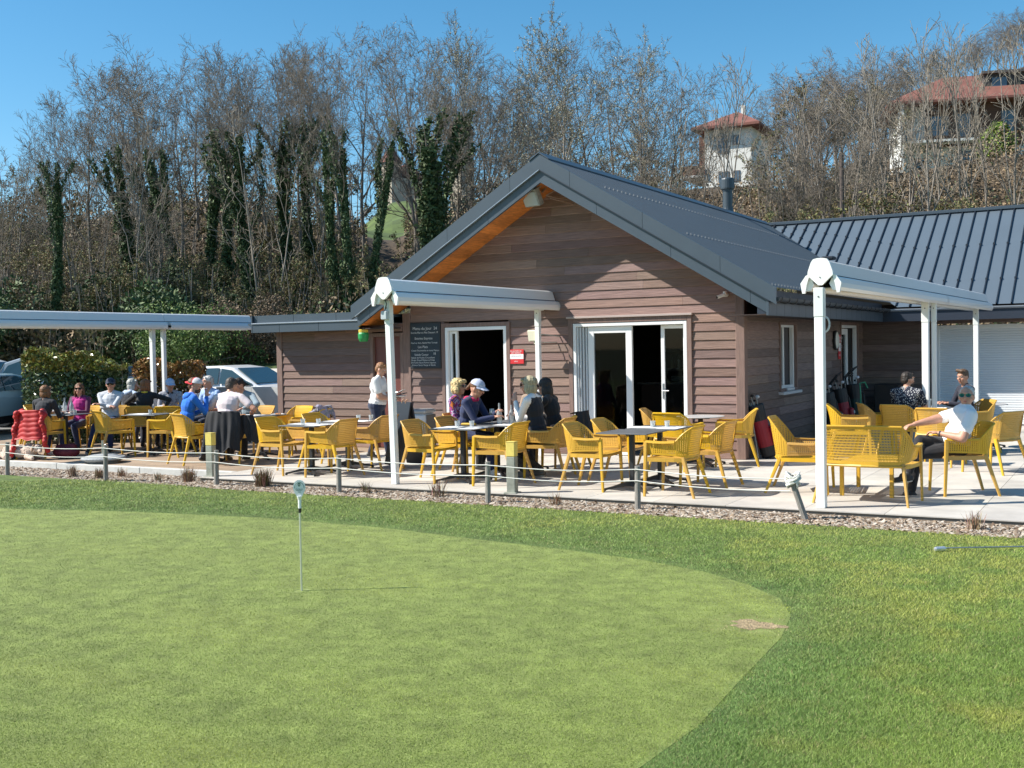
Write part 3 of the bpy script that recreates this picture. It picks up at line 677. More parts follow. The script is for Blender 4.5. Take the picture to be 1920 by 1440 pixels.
def chair(x,y,deg,label,group='yellow armchairs on the terrace',proto=None,scale=1.03):
    """deg = direction the sitter faces, measured from +x (right along the front wall)"""
    p=proto or chair0; rz=R(deg-90)
    if p.name not in _used:
        _used[p.name]=p; p.location=(x,y,0); p.rotation_euler=(0,0,rz); p['label']=label; p['group']=group; p.scale=(scale,)*3; return p
    return dup(p,(x,y,0),rz,label,group,scale)
# ---- tables
TTOP=mat('table_top',(.11,.115,.12),.45,var=.08,scale=15); TIRON=mat('table_iron',(.022,.023,.025),.45)
def make_table(kind):
    t=thing('bistro_table','dark bistro table','table')
    b=MB()
    if kind=='square': b.cbox((-.345,-.345,.728),(.345,.345,.742),.004)
    else: b.lathe([(.36,.728),(.365,.732),(.365,.738),(.36,.742),(.0,.742)],36); b.lathe([(.0,.728),(.36,.728)],36)
    b.build('tabletop',TTOP if kind!='pale' else mat('pale_top',(.42,.41,.40),.5),t)
    b=MB(); b.cbox((-.032,-.032,.06),(.032,.032,.70),.008); b.cbox((-.14,-.03,.70),(.14,.03,.727),.004); b.cbox((-.03,-.14,.70),(.03,.14,.727),.004); b.build('column',TIRON,t)
    b=MB(); 
    for k in range(4):
        a=R(45+90*k); c,s=math.cos(a),math.sin(a); V=[]
        for r,h0,h1,w in ((.02,.05,.12,.03),(.12,.055,.10,.026),(.26,.035,.062,.022),(.36,.02,.043,.02),(.385,.0,.04,.02),(.40,.0,.03,.018)):
            for sx,hh in ((-1,h0),(1,h0),(1,h1),(-1,h1)): V.append((c*r-s*w*sx,s*r+c*w*sx,hh))
        b.add(V,[(i*4+j,i*4+(j+1)%4,(i+1)*4+(j+1)%4,(i+1)*4+j) for i in range(5) for j in range(4)]+[(0,1,2,3),(20,21,22,23)])
        b.lathe([(.018,0),(.018,.03)],8,c=(c*.385,s*.385,0))
    b.lathe([(.055,.05),(.045,.11),(.034,.14)],12); b.build('pedestal_base',TIRON,t); return t
tsq=make_table('square'); trd=make_table('round'); tpl=make_table('pale')
_tu={}
def table(x,y,label,proto=None,deg=0,group='bistro tables on the terrace'):
    p=proto or tsq
    if p.name not in _tu:
        _tu[p.name]=1; p.location=(x,y,0); p.rotation_euler=(0,0,R(deg)); p['label']=label; p['group']=group; return p
    return dup(p,(x,y,0),R(deg),label,group)
# table row A (in front of the big doors)
table(-.17,-4.07,'bare dark square table nearest the lawn in front of the big open doors')
table(-.10,-3.30,'square table with white place mats just behind the bare one before the big doors')
table(-.38,-.95,'round pale topped table by the wall at the right of the big doors',tpl)
# row C
table(-2.72,-4.0,'square table with tumblers beside the cap woman and in front of the small doorway')
table(-2.60,-3.27,'square table with carafe and wine glass between the cap woman and the black gilet woman')
table(-2.62,-2.48,'square table with dark bowl behind the wine glass table')
# row D
table(-5.38,-4.0,'square table with two tumblers nearest the lawn, left of the leaning white awning post')
table(-5.34,-3.18,'square table with two tumblers farther back near the waiter')
# left groups
table(-7.85,-2.35,'dark square table before the pink shirted man and the grey sweater man',None,14)
table(-10.45,-2.45,'dark square table with one tumbler in front of the empty chair on the deck',None,14)
table(-12.2,-2.85,'square table with glass bottle between the red jacket chair and the pink vest woman',None,14)
table(-13.75,-1.75,'pale table laid with glasses by the dark green hedge',tpl,14)
table(-9.55,-1.75,'dark table between the blue hoodie man and the light blue shirt man',None,10)
table(-11.05,-1.15,'brown edged table in front of the auburn haired woman and the pale cap man',trd,10)
table(2.55,1.75,'square table with beer glass between the patterned shirt man and the dark shirt man')
table(3.15,3.1,'round white topped table in shade close to the roller shutter',tpl)
# low yellow table between bench and lounge chairs
b=MB(); t=thing('low_table','low yellow resin table between the bench and the lounge chairs','table',(2.63,-3.22,0))
lattice(b,lambda u,v:Vector(((u-.5)*.60,(v-.5)*.92,.40)),22,32,.2,.2,1,1,.01); b.cbox((-.31,-.47,.375),(-.285,.47,.405),.004); b.cbox((.285,-.47,.375),(.31,.47,.405),.004); b.cbox((-.285,-.47,.375),(.285,-.445,.405),.004); b.cbox((-.285,.445,.375),(.285,.47,.405),.004); b.build('tabletop',YEL,t)
for sx in (-1,1):
    for sy in (-1,1): b=MB(); b.cbox((sx*.285-.023,sy*.445-.023,0),(sx*.285+.023,sy*.445+.023,.376),.005); b.build('leg',YEL,t)
# ---- chairs
chair(-.72,-4.12,0,'empty yellow armchair facing right at the bare dark table, nearest the lawn')
chair(-.72,-3.27,2,'empty yellow armchair half hidden behind the bare dark table, left side')
chair(.50,-4.28,180,'empty yellow armchair facing left at the bare dark table, closest to the rope')
chair(.60,-3.32,178,'empty yellow armchair facing left at the white place mat table')
chair(-.52,-1.62,84,'yellow armchair with its back to the lawn at the round pale table')
chair(-1.05,-.85,12,'yellow armchair with its back against the big doorway at the round pale table')
chair(.12,-.78,197,'sunlit yellow armchair at the wall corner facing the round pale table')
chair(-3.22,-4.13,0,'empty yellow armchair just right of the leaning white post, facing the tumbler table')
chair(-3.17,-3.35,0,'yellow armchair the woman in the pale cap sits on')
chair(-3.55,-2.55,0,'yellow armchair under the blonde curly haired woman by the small doorway')
chair(-2.0,-4.15,180,'empty yellow armchair behind the right hand bollard, facing left')
chair(-1.78,-3.15,183,'yellow armchair under the woman in the black gilet')
chair(-1.95,-2.45,180,'yellow armchair with a black jacket hung on it, under the black haired woman')
chair(-5.90,-4.1,0,'empty yellow armchair facing right at the two tumbler table nearest the lawn')
chair(-5.88,-3.05,0,'empty yellow armchair behind that, near the jacket draped chair')
chair(-4.86,-4.13,180,'empty yellow armchair facing left at the front two tumbler table')
chair(-4.80,-3.2,180,'empty yellow armchair facing left half behind the leaning white post')
chair(-8.38,-3.42,72,'yellow armchair the man in the bright blue hoodie sits on')
chair(-7.75,-3.15,104,'yellow armchair hung with a long black coat behind the left bollard')
chair(-7.05,-1.95,195,'yellow armchair draped with a grey and lavender jacket')
chair(-7.9,-1.45,262,'yellow armchair by the low pale wall, mostly hidden')
chair(-10.85,-2.95,70,'empty yellow armchair on the deck with its back to the lawn, by the parasol base')
chair(-9.78,-2.55,192,'empty yellow armchair at the right of the single tumbler table on the deck')
chair(-8.75,-1.50,262,'yellow armchair under the man in the slate grey sweater')
chair(-11.95,-3.6,108,'yellow armchair hidden under a red puffer jacket')
chair(-13.2,-4.12,60,'yellow armchair at the far left edge under the man in navy and white')
chair(-12.62,-2.12,285,'yellow armchair under the woman in the pink puffer vest')
chair(-13.6,-2.2,20,'empty yellow armchair beyond the red jacket at far left')
chair(-14.3,-1.7,10,'yellow armchair by the hedge at the laid pale table')
chair(-12.05,-1.93,300,'yellow armchair under the man in the navy cap')
chair(-11.62,-1.53,122,'yellow armchair under the auburn haired woman')
chair(-10.8,-1.55,120,'sunlit yellow armchair right of the auburn haired woman')
chair(-11.75,-.62,300,'yellow armchair under the man in the pale blue cap by the copper hedge')
chair(-10.35,-.88,268,'yellow armchair under the silver haired man in the light blue shirt')
chair(1.78,1.3,25,'yellow armchair left of the patterned shirt man near the side wall')
chair(2.22,1.0,70,'yellow armchair under the man in the patterned shirt')
chair(3.05,2.35,215,'yellow armchair under the man in the dark open shirt')
chair(2.85,.2,80,'yellow armchair between the thick white posts and the mirror glasses man')
chair(3.70,-.55,150,'sunlit yellow armchair at far right beyond the man in mirror glasses')
chair(3.60,-2.98,205,'yellow armchair under the man in mirror sunglasses','yellow armchairs on the terrace')
chair(1.78,-3.35,8,'wide yellow lounge armchair in front of the golf bags, nearest the lawn','yellow lounge armchairs',relax0)
chair(1.60,.05,12,'large yellow armchair above the left half of the bench back, before the golf bags','yellow armchairs on the terrace',None,1.08)
# ---- tableware
CLR=glassmat('clear_glass',(.93,.96,.96),.03,1.5,.32)
def glass_bm(): b=MB(); b.lathe([(.0,.004),(.026,.0),(.028,.01),(.036,.085),(.034,.085),(.027,.014),(.0,.012)],12); return b
gl0=glass_bm().build('tumbler',CLR); _g=[0]
def tumbler(x,y,label,z=.742):
    if _g[0]==0: o=gl0; _g[0]=1
    else: o=gl0.copy(); COL.objects.link(o)
    o.location=(x,y,z); tag(o,label,'glass','drinking tumblers'); return o
for (x,y,l) in ((-5.50,-4.05,'left tumbler on the front table with two tumblers by the lawn'),(-5.26,-3.98,'right tumbler on the front table with two tumblers by the lawn'),(-5.22,-3.05,'left tumbler on the table nearest the waiter'),(-5.03,-2.98,'right tumbler on the table nearest the waiter'),(-2.86,-3.92,'left tumbler on the table before the cap woman'),(-2.66,-3.86,'right tumbler on the table before the cap woman'),(-.20,-3.30,'left tumbler on the white place mat table before the big doors'),(-.02,-3.24,'right tumbler on the white place mat table before the big doors'),(-10.35,-2.5,'single tumbler on the deck table beside the empty chair'),(-12.0,-2.8,'tumbler in front of the woman in the pink vest')):
    tumbler(x,y,l)
PAPER=mat('paper_white',(.78,.77,.74),.8)
def flat(name,label,cat,x,y,w,d,deg,m=PAPER,group='paper place mats',h=.0025,z=.7425):
    b=MB(); b.box((-w/2,-d/2,0),(w/2,d/2,h)); b.box((w*.2,-d*.35,h),(w*.33,d*.35,h+.004)); o=b.build(name,m); o.location=(x,y,z); o.rotation_euler=(0,0,R(deg)); return tag(o,label,cat,group)
for i,(x,y,l) in enumerate(((-5.56,-3.95,'white place mat on the left half of the front two tumbler table'),(-5.17,-4.05,'white place mat on the right half of the front two tumbler table'),(-5.5,-3.2,'white place mat on the left half of the table by the waiter'),(-5.12,-3.2,'white place mat on the right half of the table by the waiter'),(-2.9,-4.05,'white place mat on the left of the tumbler table before the cap woman'),(-2.53,-4.05,'white place mat on the right of the tumbler table before the cap woman'),(-.28,-3.35,'white place mat on the left of the table behind the bare dark one'),(.08,-3.35,'white place mat on the right of the table behind the bare dark one'),(-2.4,-3.3,'white place mat under the elbow of the gilet woman'),(-10.6,-2.5,'white place mat on the deck table with one tumbler'),(-8.0,-2.4,'white place mat before the pink shirted man'),(2.6,1.7,'white place mat beside the beer glass'))):
    flat('place_mat',l,'place mat',x,y,.28,.42,90 if i%3==0 else 3)
def bottle(x,y,label,h=.30,m=None,z=.742,r=.038):
    b=MB(); b.lathe([(.0,0),(r,0),(r+.001,h*.5),(r*.85,h*.6),(.013,h*.78),(.013,h),(.0,h)],12); o=b.build('glass_bottle',m or CLR); o.location=(x,y,z); return tag(o,label,'bottle','bottles and carafes on the tables')
bottle(-12.15,-2.75,'clear tall bottle on the table by the red jacket'); bottle(-12.4,-2.7,'slim clear carafe left of the tall bottle at the far left',.30); bottle(-12.2,-2.98,'darker water bottle in front of the tall clear one',.22,mat('bottle_grey',(.10,.14,.13),.15))
bottle(-2.55,-3.28,'clear carafe on the table before the cap woman hands',.30); bottle(-2.42,-3.16,'second clear carafe by the wine glasses',.27); bottle(-2.5,-2.2,'clear bottle behind the dark bowl, near the blond person',.30)
def wineglass(x,y,label,fill):
    t=thing('wine_glass',label,'wine glass',(x,y,.742),0,'stemmed glasses')
    b=MB(); b.lathe([(.034,0),(.034,.003),(.005,.008),(.004,.09),(.03,.12),(.04,.16),(.033,.215),(.031,.215),(.038,.16),(.0,.095)],12); b.build('bowl',CLR,t)
    if fill: b=MB(); b.lathe([(.0,.10),(.027,.122),(.036,.155),(.0,.155)],10); b.build('wine',mat('white_wine',(.6,.45,.12),.1),t)
    return t
wineglass(-2.72,-3.2,'wine glass of white wine by the cap woman hands',True); wineglass(-2.50,-2.62,'empty wine glass left of the gilet woman',False); wineglass(-2.36,-2.55,'wine glass closest to the gilet woman fist',True)
b=MB(); b.lathe([(.04,0),(.06,.01),(.085,.07),(.08,.07),(.05,.02),(0,.02)],16); b.ball((0,0,.06),(.07,.07,.03),10,1); o=b.build('bowl',[mat('bowl_slate',(.06,.065,.07),.5),mat('salad',(.35,.22,.10),.8,var=.4,scale=60)]); o.location=(-2.68,-2.52,.742); tag(o,'dark bowl of food on the back table of the middle row','bowl')
b=MB(); b.lathe([(.0,.0),(.07,.0),(.13,.018),(.13,.022),(.07,.006),(0,.006)],20); o=b.build('plate',mat('plate_white',(.75,.75,.73),.3)); o.location=(-2.45,-2.35,.742); tag(o,'white plate beside the dark bowl on the back table','plate','plates')
b=MB(); b.cbox((-.11,-.045,0),(.11,.045,.035),.015); o=b.build('glasses_case',mat('mustard_case',(.55,.33,.03),.5)); o.location=(-2.86,-3.62,.742); o.rotation_euler=(0,0,R(5)); tag(o,'mustard yellow spectacle case on the table below the cap woman','case')
b=MB(); b.lathe([(0,0),(.03,0),(.038,.15),(.036,.15),(.0,.13)],14,0); b.lathe([(0,.006),(.029,.006),(.035,.12),(0,.12)],12,1); b.lathe([(0,.121),(.035,.121),(.036,.14),(0,.143)],12,2); o=b.build('beer_glass',[CLR,mat('beer',(.25,.15,.015),.2),mat('foam',(.8,.78,.7),.8)]); o.location=(2.5,1.62,.742); tag(o,'beer glass on the table before the dark shirted man','beer glass')
# small glassware on the laid pale table at left
for k in range(7):
    tumbler(-14.0+.08*k,-1.9+.10*(k%3)+.03*k,'clear tumbler among the cluster on the pale table by the dark hedge')
for (x,y,l) in ((-8.05,-2.55,'food plate before the pink shirted man'),(-7.6,-2.2,'food plate before the grey sweater man'),(-9.6,-1.65,'food plate before the light blue shirt man'),(-12.3,-2.85,'plate of crumpled paper on the red jacket table'),(2.4,1.9,'plate on the table of the patterned shirt man')):
    b=MB(); b.lathe([(.0,.0),(.07,.0),(.12,.018),(.12,.022),(.07,.006),(0,.006)],18,0); 
    for q in range(5): b.ball((rnd.uniform(-.05,.05),rnd.uniform(-.05,.05),.02),(.03,.02,.015),6,1)
    o=b.build('food_plate',[mat('plate_white',(.75,.75,.73),.3),mat('food',(.45,.2,.07),.8,var=.4,scale=50)]); o.location=(x,y,.742); tag(o,l,'plate','plates')
# ================================================================== AWNINGS
AW=mat('awning_aluminium',(.80,.80,.78),.28,spec=.6,coat=.3); AWC=mat('awning_cap_white',(.82,.82,.80),.4); FAB=mat('awning_canvas',(.70,.64,.50),.7)
def awning(name,label,p0,p1,ztop,joint=None,leftpart=True):
    d=Vector((p1[0]-p0[0],p1[1]-p0[1],0)); L=d.length; a=math.atan2(d.y,d.x)-math.pi/2
    t=thing(name,label,'awning',(p0[0],p0[1],0),a,'butterfly awnings on white posts')
    hood=[(-.085,-.02),(-.05,0),(.05,0),(.085,-.02),(.12,-.12),(.135,-.165),(.115,-.165),(.10,-.13),(.05,-.06),(-.05,-.06),(-.10,-.13),(-.115,-.165),(-.135,-.165),(-.12,-.12)]
    segs=[(.03,L)] if not joint else [(.03,joint-.006),(joint+.006,L)]
    b=MB()
    for (q,w) in segs: b.prism([(x,ztop+z) for x,z in hood],q,w,1,0)
    b.build('hood',AW,t)
    for sx in (-1,1):
        prof=[(.11,-.195),(.15,-.178),(.18,-.195),(.205,-.25),(.205,-.30),(.18,-.335),(.12,-.33),(.085,-.26)]
        b=MB()
        for (q,w) in segs: b.prism([(sx*x,ztop+z) for x,z in (prof if sx>0 else prof[::-1])],q+.02,w+.12,1,0)
        b.build('front_bar',AW,t)
    b=MB(); b.prism([(-.05,ztop-.08),(.05,ztop-.08),(.06,ztop-.2),(-.06,ztop-.2)],.06,L-.05,1,1); b.prism([(-.15,ztop-.292),(.15,ztop-.292),(.15,ztop-.305),(-.15,ztop-.305)],.3,L-.1,1,0); b.prism([(-.128,ztop-.16),(.128,ztop-.16),(.128,ztop-.20),(-.128,ztop-.20)],.05,L-.02,1,2)
    for sx in (-1,1): b.cbox((sx*.10-.02,.4,ztop-.26),(sx*.10+.02,L*.5,ztop-.21),.005,0); b.cbox((sx*.10-.02,L*.52,ztop-.26),(sx*.10+.02,L-.3,ztop-.21),.005,0)
    b.build('folding_arms',[mat('awning_arm',(.74,.70,.60),.4),FAB,mat('gap_shade',(.03,.035,.04),.8)],t)  # last material is a dark strip painting the shade of the gap under the hood
    cap=[(-.075,.012),(-.03,.022),(.03,.022),(.075,.012),(.10,-.02),(.135,-.12),(.14,-.165),(.02,-.275),(-.02,-.275),(-.14,-.165),(-.135,-.12),(-.10,-.02)]
    b=MB(); b.prism([(x,ztop+z) for x,z in cap],-.012,.03,1,0); b.lathe([(0,0),(.008,.004),(.008,0)],8,1,M=Matrix.Translation((0,-.014,ztop-.19))@Matrix.Rotation(R(90),4,'X')); 
    for k in range(2): pass
    b.build('end_cap',[AWC,mat('bolt_dark',(.08,.08,.08),.4)],t)
    for sx in (-1,1):
        pr=[(.12,-.150),(.165,-.165),(.225,-.25),(.205,-.36),(.175,-.36),(.155,-.26)]
        b=MB(); b.prism([(sx*x,ztop+z) for x,z in pr],.01,.045,1,0); b.build('bar_cap',AWC,t)
    return t
def post(x,y,h,label,w=.1,lean=(0,0),group='white awning posts',box=False):
    t=thing('awning_post',label,'post',(x,y,0),0,group); t.rotation_euler=(R(lean[0]),R(lean[1]),0)
    b=MB(); b.cbox((-w/2,-w*.5,0),(w/2,w*.5,h-.32),.006); b.build('pole',AWC,t)
    b=MB(); b.cbox((-w/2-.004,-w*.5-.004,h-.32),(w/2+.004,w*.5+.004,h),.006); 
    b.lathe([(0,0),(.009,.003),(.009,0)],8,1,M=Matrix.Translation((0,-w*.5-.005,h-.1))@Matrix.Rotation(R(90),4,'X'))
    b.build('sleeve',[mat('sleeve_white',(.72,.74,.72),.35),mat('bolt_dark',(.08,.08,.08),.4)],t)
    return t
awning('butterfly_awning','closed white awning cassette at right, in front of the rear wing roof',(2.37,-4.70),(2.66,6.95),2.725,6.7)
post(2.37,-4.74,2.42,'thick white awning post at the terrace corner beside the bench',.10)
post(2.515,1.25,2.42,'thick white awning post beside the patterned shirt man',.10); post(2.62,1.38,2.42,'thinner white post touching the thick one by the patterned shirt man',.07)
post(2.64,6.3,2.42,'white awning post in front of the roller shutter',.09)
awning('butterfly_awning','closed white awning cassette over the middle tables, ending before the gable wall',(-3.43,-4.80),(-3.40,.0-.06),2.785)
post(-3.43,-4.62,2.50,'leaning white awning post at the terrace edge in the middle',.085,(0,-1.3))
post(-3.415,-.42,2.50,'white awning post close to the gable wall right of the red sign',.08)
awning('butterfly_awning','long closed white awning over the left deck running to the annex roof',(-12.8,-5.6),(-12.8,2.8),2.70,5.72)
post(-12.8,-.11,2.42,'left white post of the far pair on the deck',.09); post(-12.8,.20,2.42,'right white post of the far pair on the deck',.08); 
# cable box and cable on the middle post
b=MB(); b.cbox((-.05,-.03,-.06),(.05,.03,.06),.01); b.tube([(0,-.0,.06),(.05,-.02,.15),(.0,-.02,.26),(-.06,-.0,.36)],.008,5,1); o=b.build('junction_box',[mat('box_grey',(.45,.50,.52),.5),mat('cable_black',(.03,.03,.03),.6)]); o.location=(-3.50,-4.69,2.30); tag(o,'grey junction box with cable on top of the leaning awning post','electrical box')
b=MB(); 
for k in range(24): pass
b.tube([(.055*math.cos(t/4),.0,.085*math.sin(t/4)) for t in range(26)],.011,6); o=b.build('cable_coil',mat('cable_grey',(.7,.7,.68),.5)); o.location=(2.40,-4.66,2.02); tag(o,'white cable loop hanging behind the corner awning post','cable')
# ================================================================== THINGS ON THE WALLS
b=MB(); M=Matrix.Translation((-3.42,-.52,4.32))@Matrix.Rotation(R(-14),4,'Z')@Matrix.Rotation(R(28),4,'X')
fl=thing('floodlight','large weathered metal floodlight under the gable peak','floodlight',(0,0,0))
b=MB(); b.cbox((-.19,-.05,-.14),(.15,.08,.14),.015,0,M=M); b.box((-.165,-.056,-.115),(.125,-.049,.115),1,M=M); b.box((-.22,-.07,.14),(.18,.12,.16),0,M=M); b.build('housing',[mat('flood_metal',(.26,.26,.23),.5,var=.4,scale=12),mat('flood_glass',(.36,.42,.42),.10)],fl)
b=MB(); b.tube([(-3.2,-.45,4.35),(-3.1,-.3,4.45),(-3.12,-.2,4.52)],.012,6); b.tube([(-3.2,-.45,4.35),(-3.12,-.25,4.33),(-3.02,-.03,4.32)],.012,6); b.tube([(-3.14,-.42,4.30),(-3.0,-.2,4.26),(-2.90,-.02,4.22)],.008,5); b.tube([(-3.3,-.4,4.42),(-3.25,-.3,4.55)],.02,6); b.build('bracket',mat('bracket_rust',(.30,.22,.17),.6),fl)
wl=thing('outdoor_heater_lamp','square cream wall lamp on two arms between the doorways','lamp',(-3.52,-.36,2.03))
b=MB(); M=Matrix.Rotation(R(-12),4,'Z')@Matrix.Rotation(R(10),4,'X'); b.cbox((-.14,-.02,-.10),(.14,.02,.10),.018,0,M=M); b.cbox((-.04,.0,-.155),(.04,.05,-.10),.01,0,M=M); b.build('lamp_head',mat('cream_plastic',(.62,.60,.47),.4),wl)
b=MB(); b.tube([(.1,.02,.02),(.22,.2,.0),(.30,.35,-.02)],.011,6); b.tube([(.0,.03,-.12),(.15,.2,-.12),(.25,.355,-.12)],.009,6); b.build('bracket',mat('cream_arm',(.4,.38,.33),.5),wl)
# chalkboard menu
cb=thing('menu_board','black chalkboard menu on the wall left of the small doorway','chalkboard',(-5.94,-.035,1.90))
b=MB(); b.cbox((-.33,-.015,-.42),(.33,.012,.42),.006,0); b.box((-.30,-.018,-.39),(.30,-.0155,.39),1); b.build('board',[mat('board_frame',(.012,.016,.022),.5),mat('board_face',(.016,.028,.042),.6,var=.3,scale=3)],cb)
chalk=mat('chalk',(.62,.62,.60),.9)
for (tx,x,z,s) in (('Menu du Jour  24',.0,.31,.075),('Entrée Plat ou Plat Dessert 19',-.01,.235,.048),('Entrées Express',-.03,.13,.06),('Oeuf ou thon, Salade Maïs Tomate',-.02,.05,.041),('Les Plats',-.05,-.025,.062),('Cuisse Gourmande en sauce Maison',.0,-.09,.041),('18',.2,-.15,.06),('Salade Caesar',-.08,-.165,.055),('Salade de Poulet Croustillant',-.05,-.22,.044),('Burger Boeuf Maison et Frites',-.05,-.265,.042),('Entrecôte Sauce Poivre Légumes',-.04,-.31,.041),('Poisson Sauce Vierge et Salade',-.035,-.355,.041)):
    text('chalk_line',tx,s,(x,-.0195,z),(R(90),0,0),chalk,cb,.0004)
# red and white notice
def notice(x,y,z,rz,w,h,label):
    t=thing('notice_sign',label,'sign',(x,y,z),rz)
    RD=mat('sign_red',(.60,.03,.035),.4); WH=mat('sign_white',(.80,.78,.76),.4)
    b=MB(); b.cbox((-w/2,-.006,-h/2),(w/2,.006,h/2),.002,0); b.box((-w/2+.004,-.0085,-h*.17),(w/2-.004,-.0065,h*.17),1); b.build('panel',[RD,WH],t)
    k=h/.25
    for (tx,zz,s,m) in (('EN ENTRÉE DE',.093,.034,WH),('CET ESPACE',.062,.034,WH),('VIGILANCE',.005,.040,mat('sign_grey',(.45,.42,.45),.5)),('MERCI',-.085,.026,WH)): text('lettering',tx,s*k,(0,-.0095,zz*k),(R(90),0,0),m,t,.0004)
    return t
notice(-4.06,-.028,1.675,0,.30,.25,'red and white notice sign right of the small doorway'); 
notice(.028,6.28,1.72,R(90),.20,.5,'small red and white notice beside the oval wall light')
b=MB(); b.lathe([(.0,.075),(.10,.07),(.155,.045),(.17,.0)],24,0,M=Matrix.Rotation(R(90),4,'Y')); b.lathe([(.18,.0),(.185,.03),(.17,.045)],24,1,M=Matrix.Rotation(R(90),4,'Y')); o=b.build('wall_light',[mat('lamp_opal',(.70,.68,.60),.3),mat('lamp_rim',(.03,.03,.03),.5)]); o.location=(.03,5.9,1.86); o.scale=(1,.8,1.1); tag(o,'oval opal wall light with black rim on the shaded side wall','wall light')
cc=thing('security_camera','small white security camera under the right eave','security camera',(-.27,-.06,2.60))
b=MB(); b.tube([(.02,.03,.0),(.0,-.03,.0)],.035,10); b.lathe([(.032,0),(.032,.02)],12,0,c=(0,0,.03)); b.build('mount',WHITE,cc)
b=MB(); b.tube([(-.09,-.10,-.04),(.0,-.03,.0)],.028,10); b.tube([(-.098,-.108,-.045),(-.09,-.10,-.04)],.02,8,1); b.build('body',[WHITE,mat('lens_black',(.01,.01,.01),.1)],cc)
b=MB(); b.lathe([(.0,-.14),(.07,-.135),(.095,-.08),(.10,-.0),(.085,.03)],20,0); b.lathe([(.086,.03),(.09,.075),(.075,.085),(0,.085)],20,1); b.tube([(0,0,.08),(0,0,.12)],.006,5,2); o=b.build('hanging_pot',[mat('pot_green',(.02,.27,.07),.4),mat('pot_yellow',(.62,.42,.05),.5),mat('cable_black',(.03,.03,.03),.6)]); o.location=(-6.90,-.62,2.13); tag(o,'round green and yellow pot hanging under the roof corner by the maroon door','hanging pot')
# dispenser/bin by the wall, A-board
bn=thing('waste_bin','pale grey metal waste bin against the wall under the chalkboard','bin',(-5.40,-1.15,0),R(8))
b=MB(); b.cbox((-.25,-.2,0),(.25,.2,.74),.03,0); b.build('body',mat('bin_metal',(.55,.57,.58),.4),bn)
b=MB(); b.cbox((-.26,-.21,.745),(.26,.21,.81),.02,0); b.cbox((.252,-.18,.05),(.262,.18,.72),.003,1); b.build('lid',[mat('bin_lid',(.32,.33,.33),.45),mat('bin_side',(.12,.11,.10),.5)],bn)
ab=thing('menu_easel','folding black pavement board seen edge on behind the leaning white post','sign',(-4.58,-2.75,0),R(62))
for sg in (-1,1):
    b=MB(); M=Matrix.Rotation(R(10*sg),4,'Y')@Matrix.Translation((0,0,0)); b.cbox((sg*.20-.012,-.28,0),(sg*.20+.012,.28,1.0),.004,M=Matrix.Translation((0,0,0))@Matrix.Rotation(R(-11*sg),4,'Y')); b.build('board_leaf',mat('board_frame',(.012,.016,.022),.5),ab)
b=MB(); b.tube([(0,-.12,.95),(-.02,-.12,1.04),(.02,-.12,1.06)],.012,6); b.tube([(0,.0,.95),(-.02,.0,1.04),(.02,.0,1.06)],.012,6); b.build('handle',mat('easel_wood',(.45,.25,.15),.6),ab)
# ================================================================== ROPE FENCE
STK=mat('stake_wood',(.27,.25,.22),.85,var=.35,scale=10,stretch=(10,10,1.5),bump=.4,bscale=30)
stakes=[(-10.62,-5.30,0,2.2,'far left stake of the rope fence beside the red jacket'),(-8.35,-5.28,0,1.2,'second stake from the left, in front of the parasol base'),(-6.02,-5.34,-1,0,'rope fence stake just right of the left bollard'),(-3.79,-5.40,0,.5,'rope fence stake left of the leaning white post'),(-1.45,-5.50,0,0,'rope fence stake just left of the right hand bollard'),(.44,-5.35,0,0,'rope fence stake in front of the bare dark table')]
tops=[]
for (x,y,l1,l2,lab) in stakes:
    b=MB(); b.tube([(0,0,-.2),(0,0,.2),(.004,0,.535)],[.036,.035,.033],9); o=b.build('fence_stake',STK,smooth=False); o.location=(x,y,-.08); o.rotation_euler=(R(l1),R(l2),0); tag(o,lab,'fence stake','stakes of the rope fence'); tops.append((x+math.sin(R(l2))*.5,y,.45))
b=MB(); b.tube([(0,0,-.15),(.0,0,.2),(0,0,.50)],[.034,.033,.031],9); es=b.build('fence_stake',STK); es.location=(2.36,-5.38,-.05); es.rotation_euler=(R(6),R(-17),0); tag(es,'leaning end stake of the rope fence by the white corner post','fence stake','stakes of the rope fence')
ROPE=mat('rope_white',(.68,.66,.60),.85)
end=Vector((2.22,-5.44,.40))
for (zt,lab) in ((-.03,'upper white rope of the low fence along the terrace'),(-.16,'lower white rope of the low fence along the terrace')):
    P=[(-14.2,-5.25,.44+zt)]+[(x,y-.035,z+zt) for x,y,z in tops]+[(end.x,end.y,end.z+zt+.02)]
    pts=[]
    for i in range(len(P)-1):
        a,c=Vector(P[i]),Vector(P[i+1])
        for k in range(8): f=k/8; p=a.lerp(c,f); p.z-=.028*math.sin(math.pi*f)*(1+.3*(i%2)); pts.append(p)
    pts.append(Vector(P[-1])); b=MB(); b.tube(pts,.0065,6); tag(b.build('fence_rope',ROPE),lab,'rope','ropes of the low fence')
b=MB(); 
for k in range(9):
    a=rnd.uniform(0,3.14); til=rnd.uniform(-.7,.7); rr=rnd.uniform(.062,.085); M=Matrix.Rotation(til,3,'X')@Matrix.Rotation(rnd.uniform(-.7,.7),3,'Y'); cz=rnd.uniform(-.05,.06)
    b.tube([tuple(M@Vector((rr*math.cos(t*.5),rr*.85*math.sin(t*.5),.014*math.sin(t+k)))+Vector((0,0,cz))) for t in range(14)],.0105,6)
o=b.build('rope_knot',ROPE); o.location=(2.24,-5.42,.37); tag(o,'bundle of white rope wound round the top of the leaning end stake','rope')
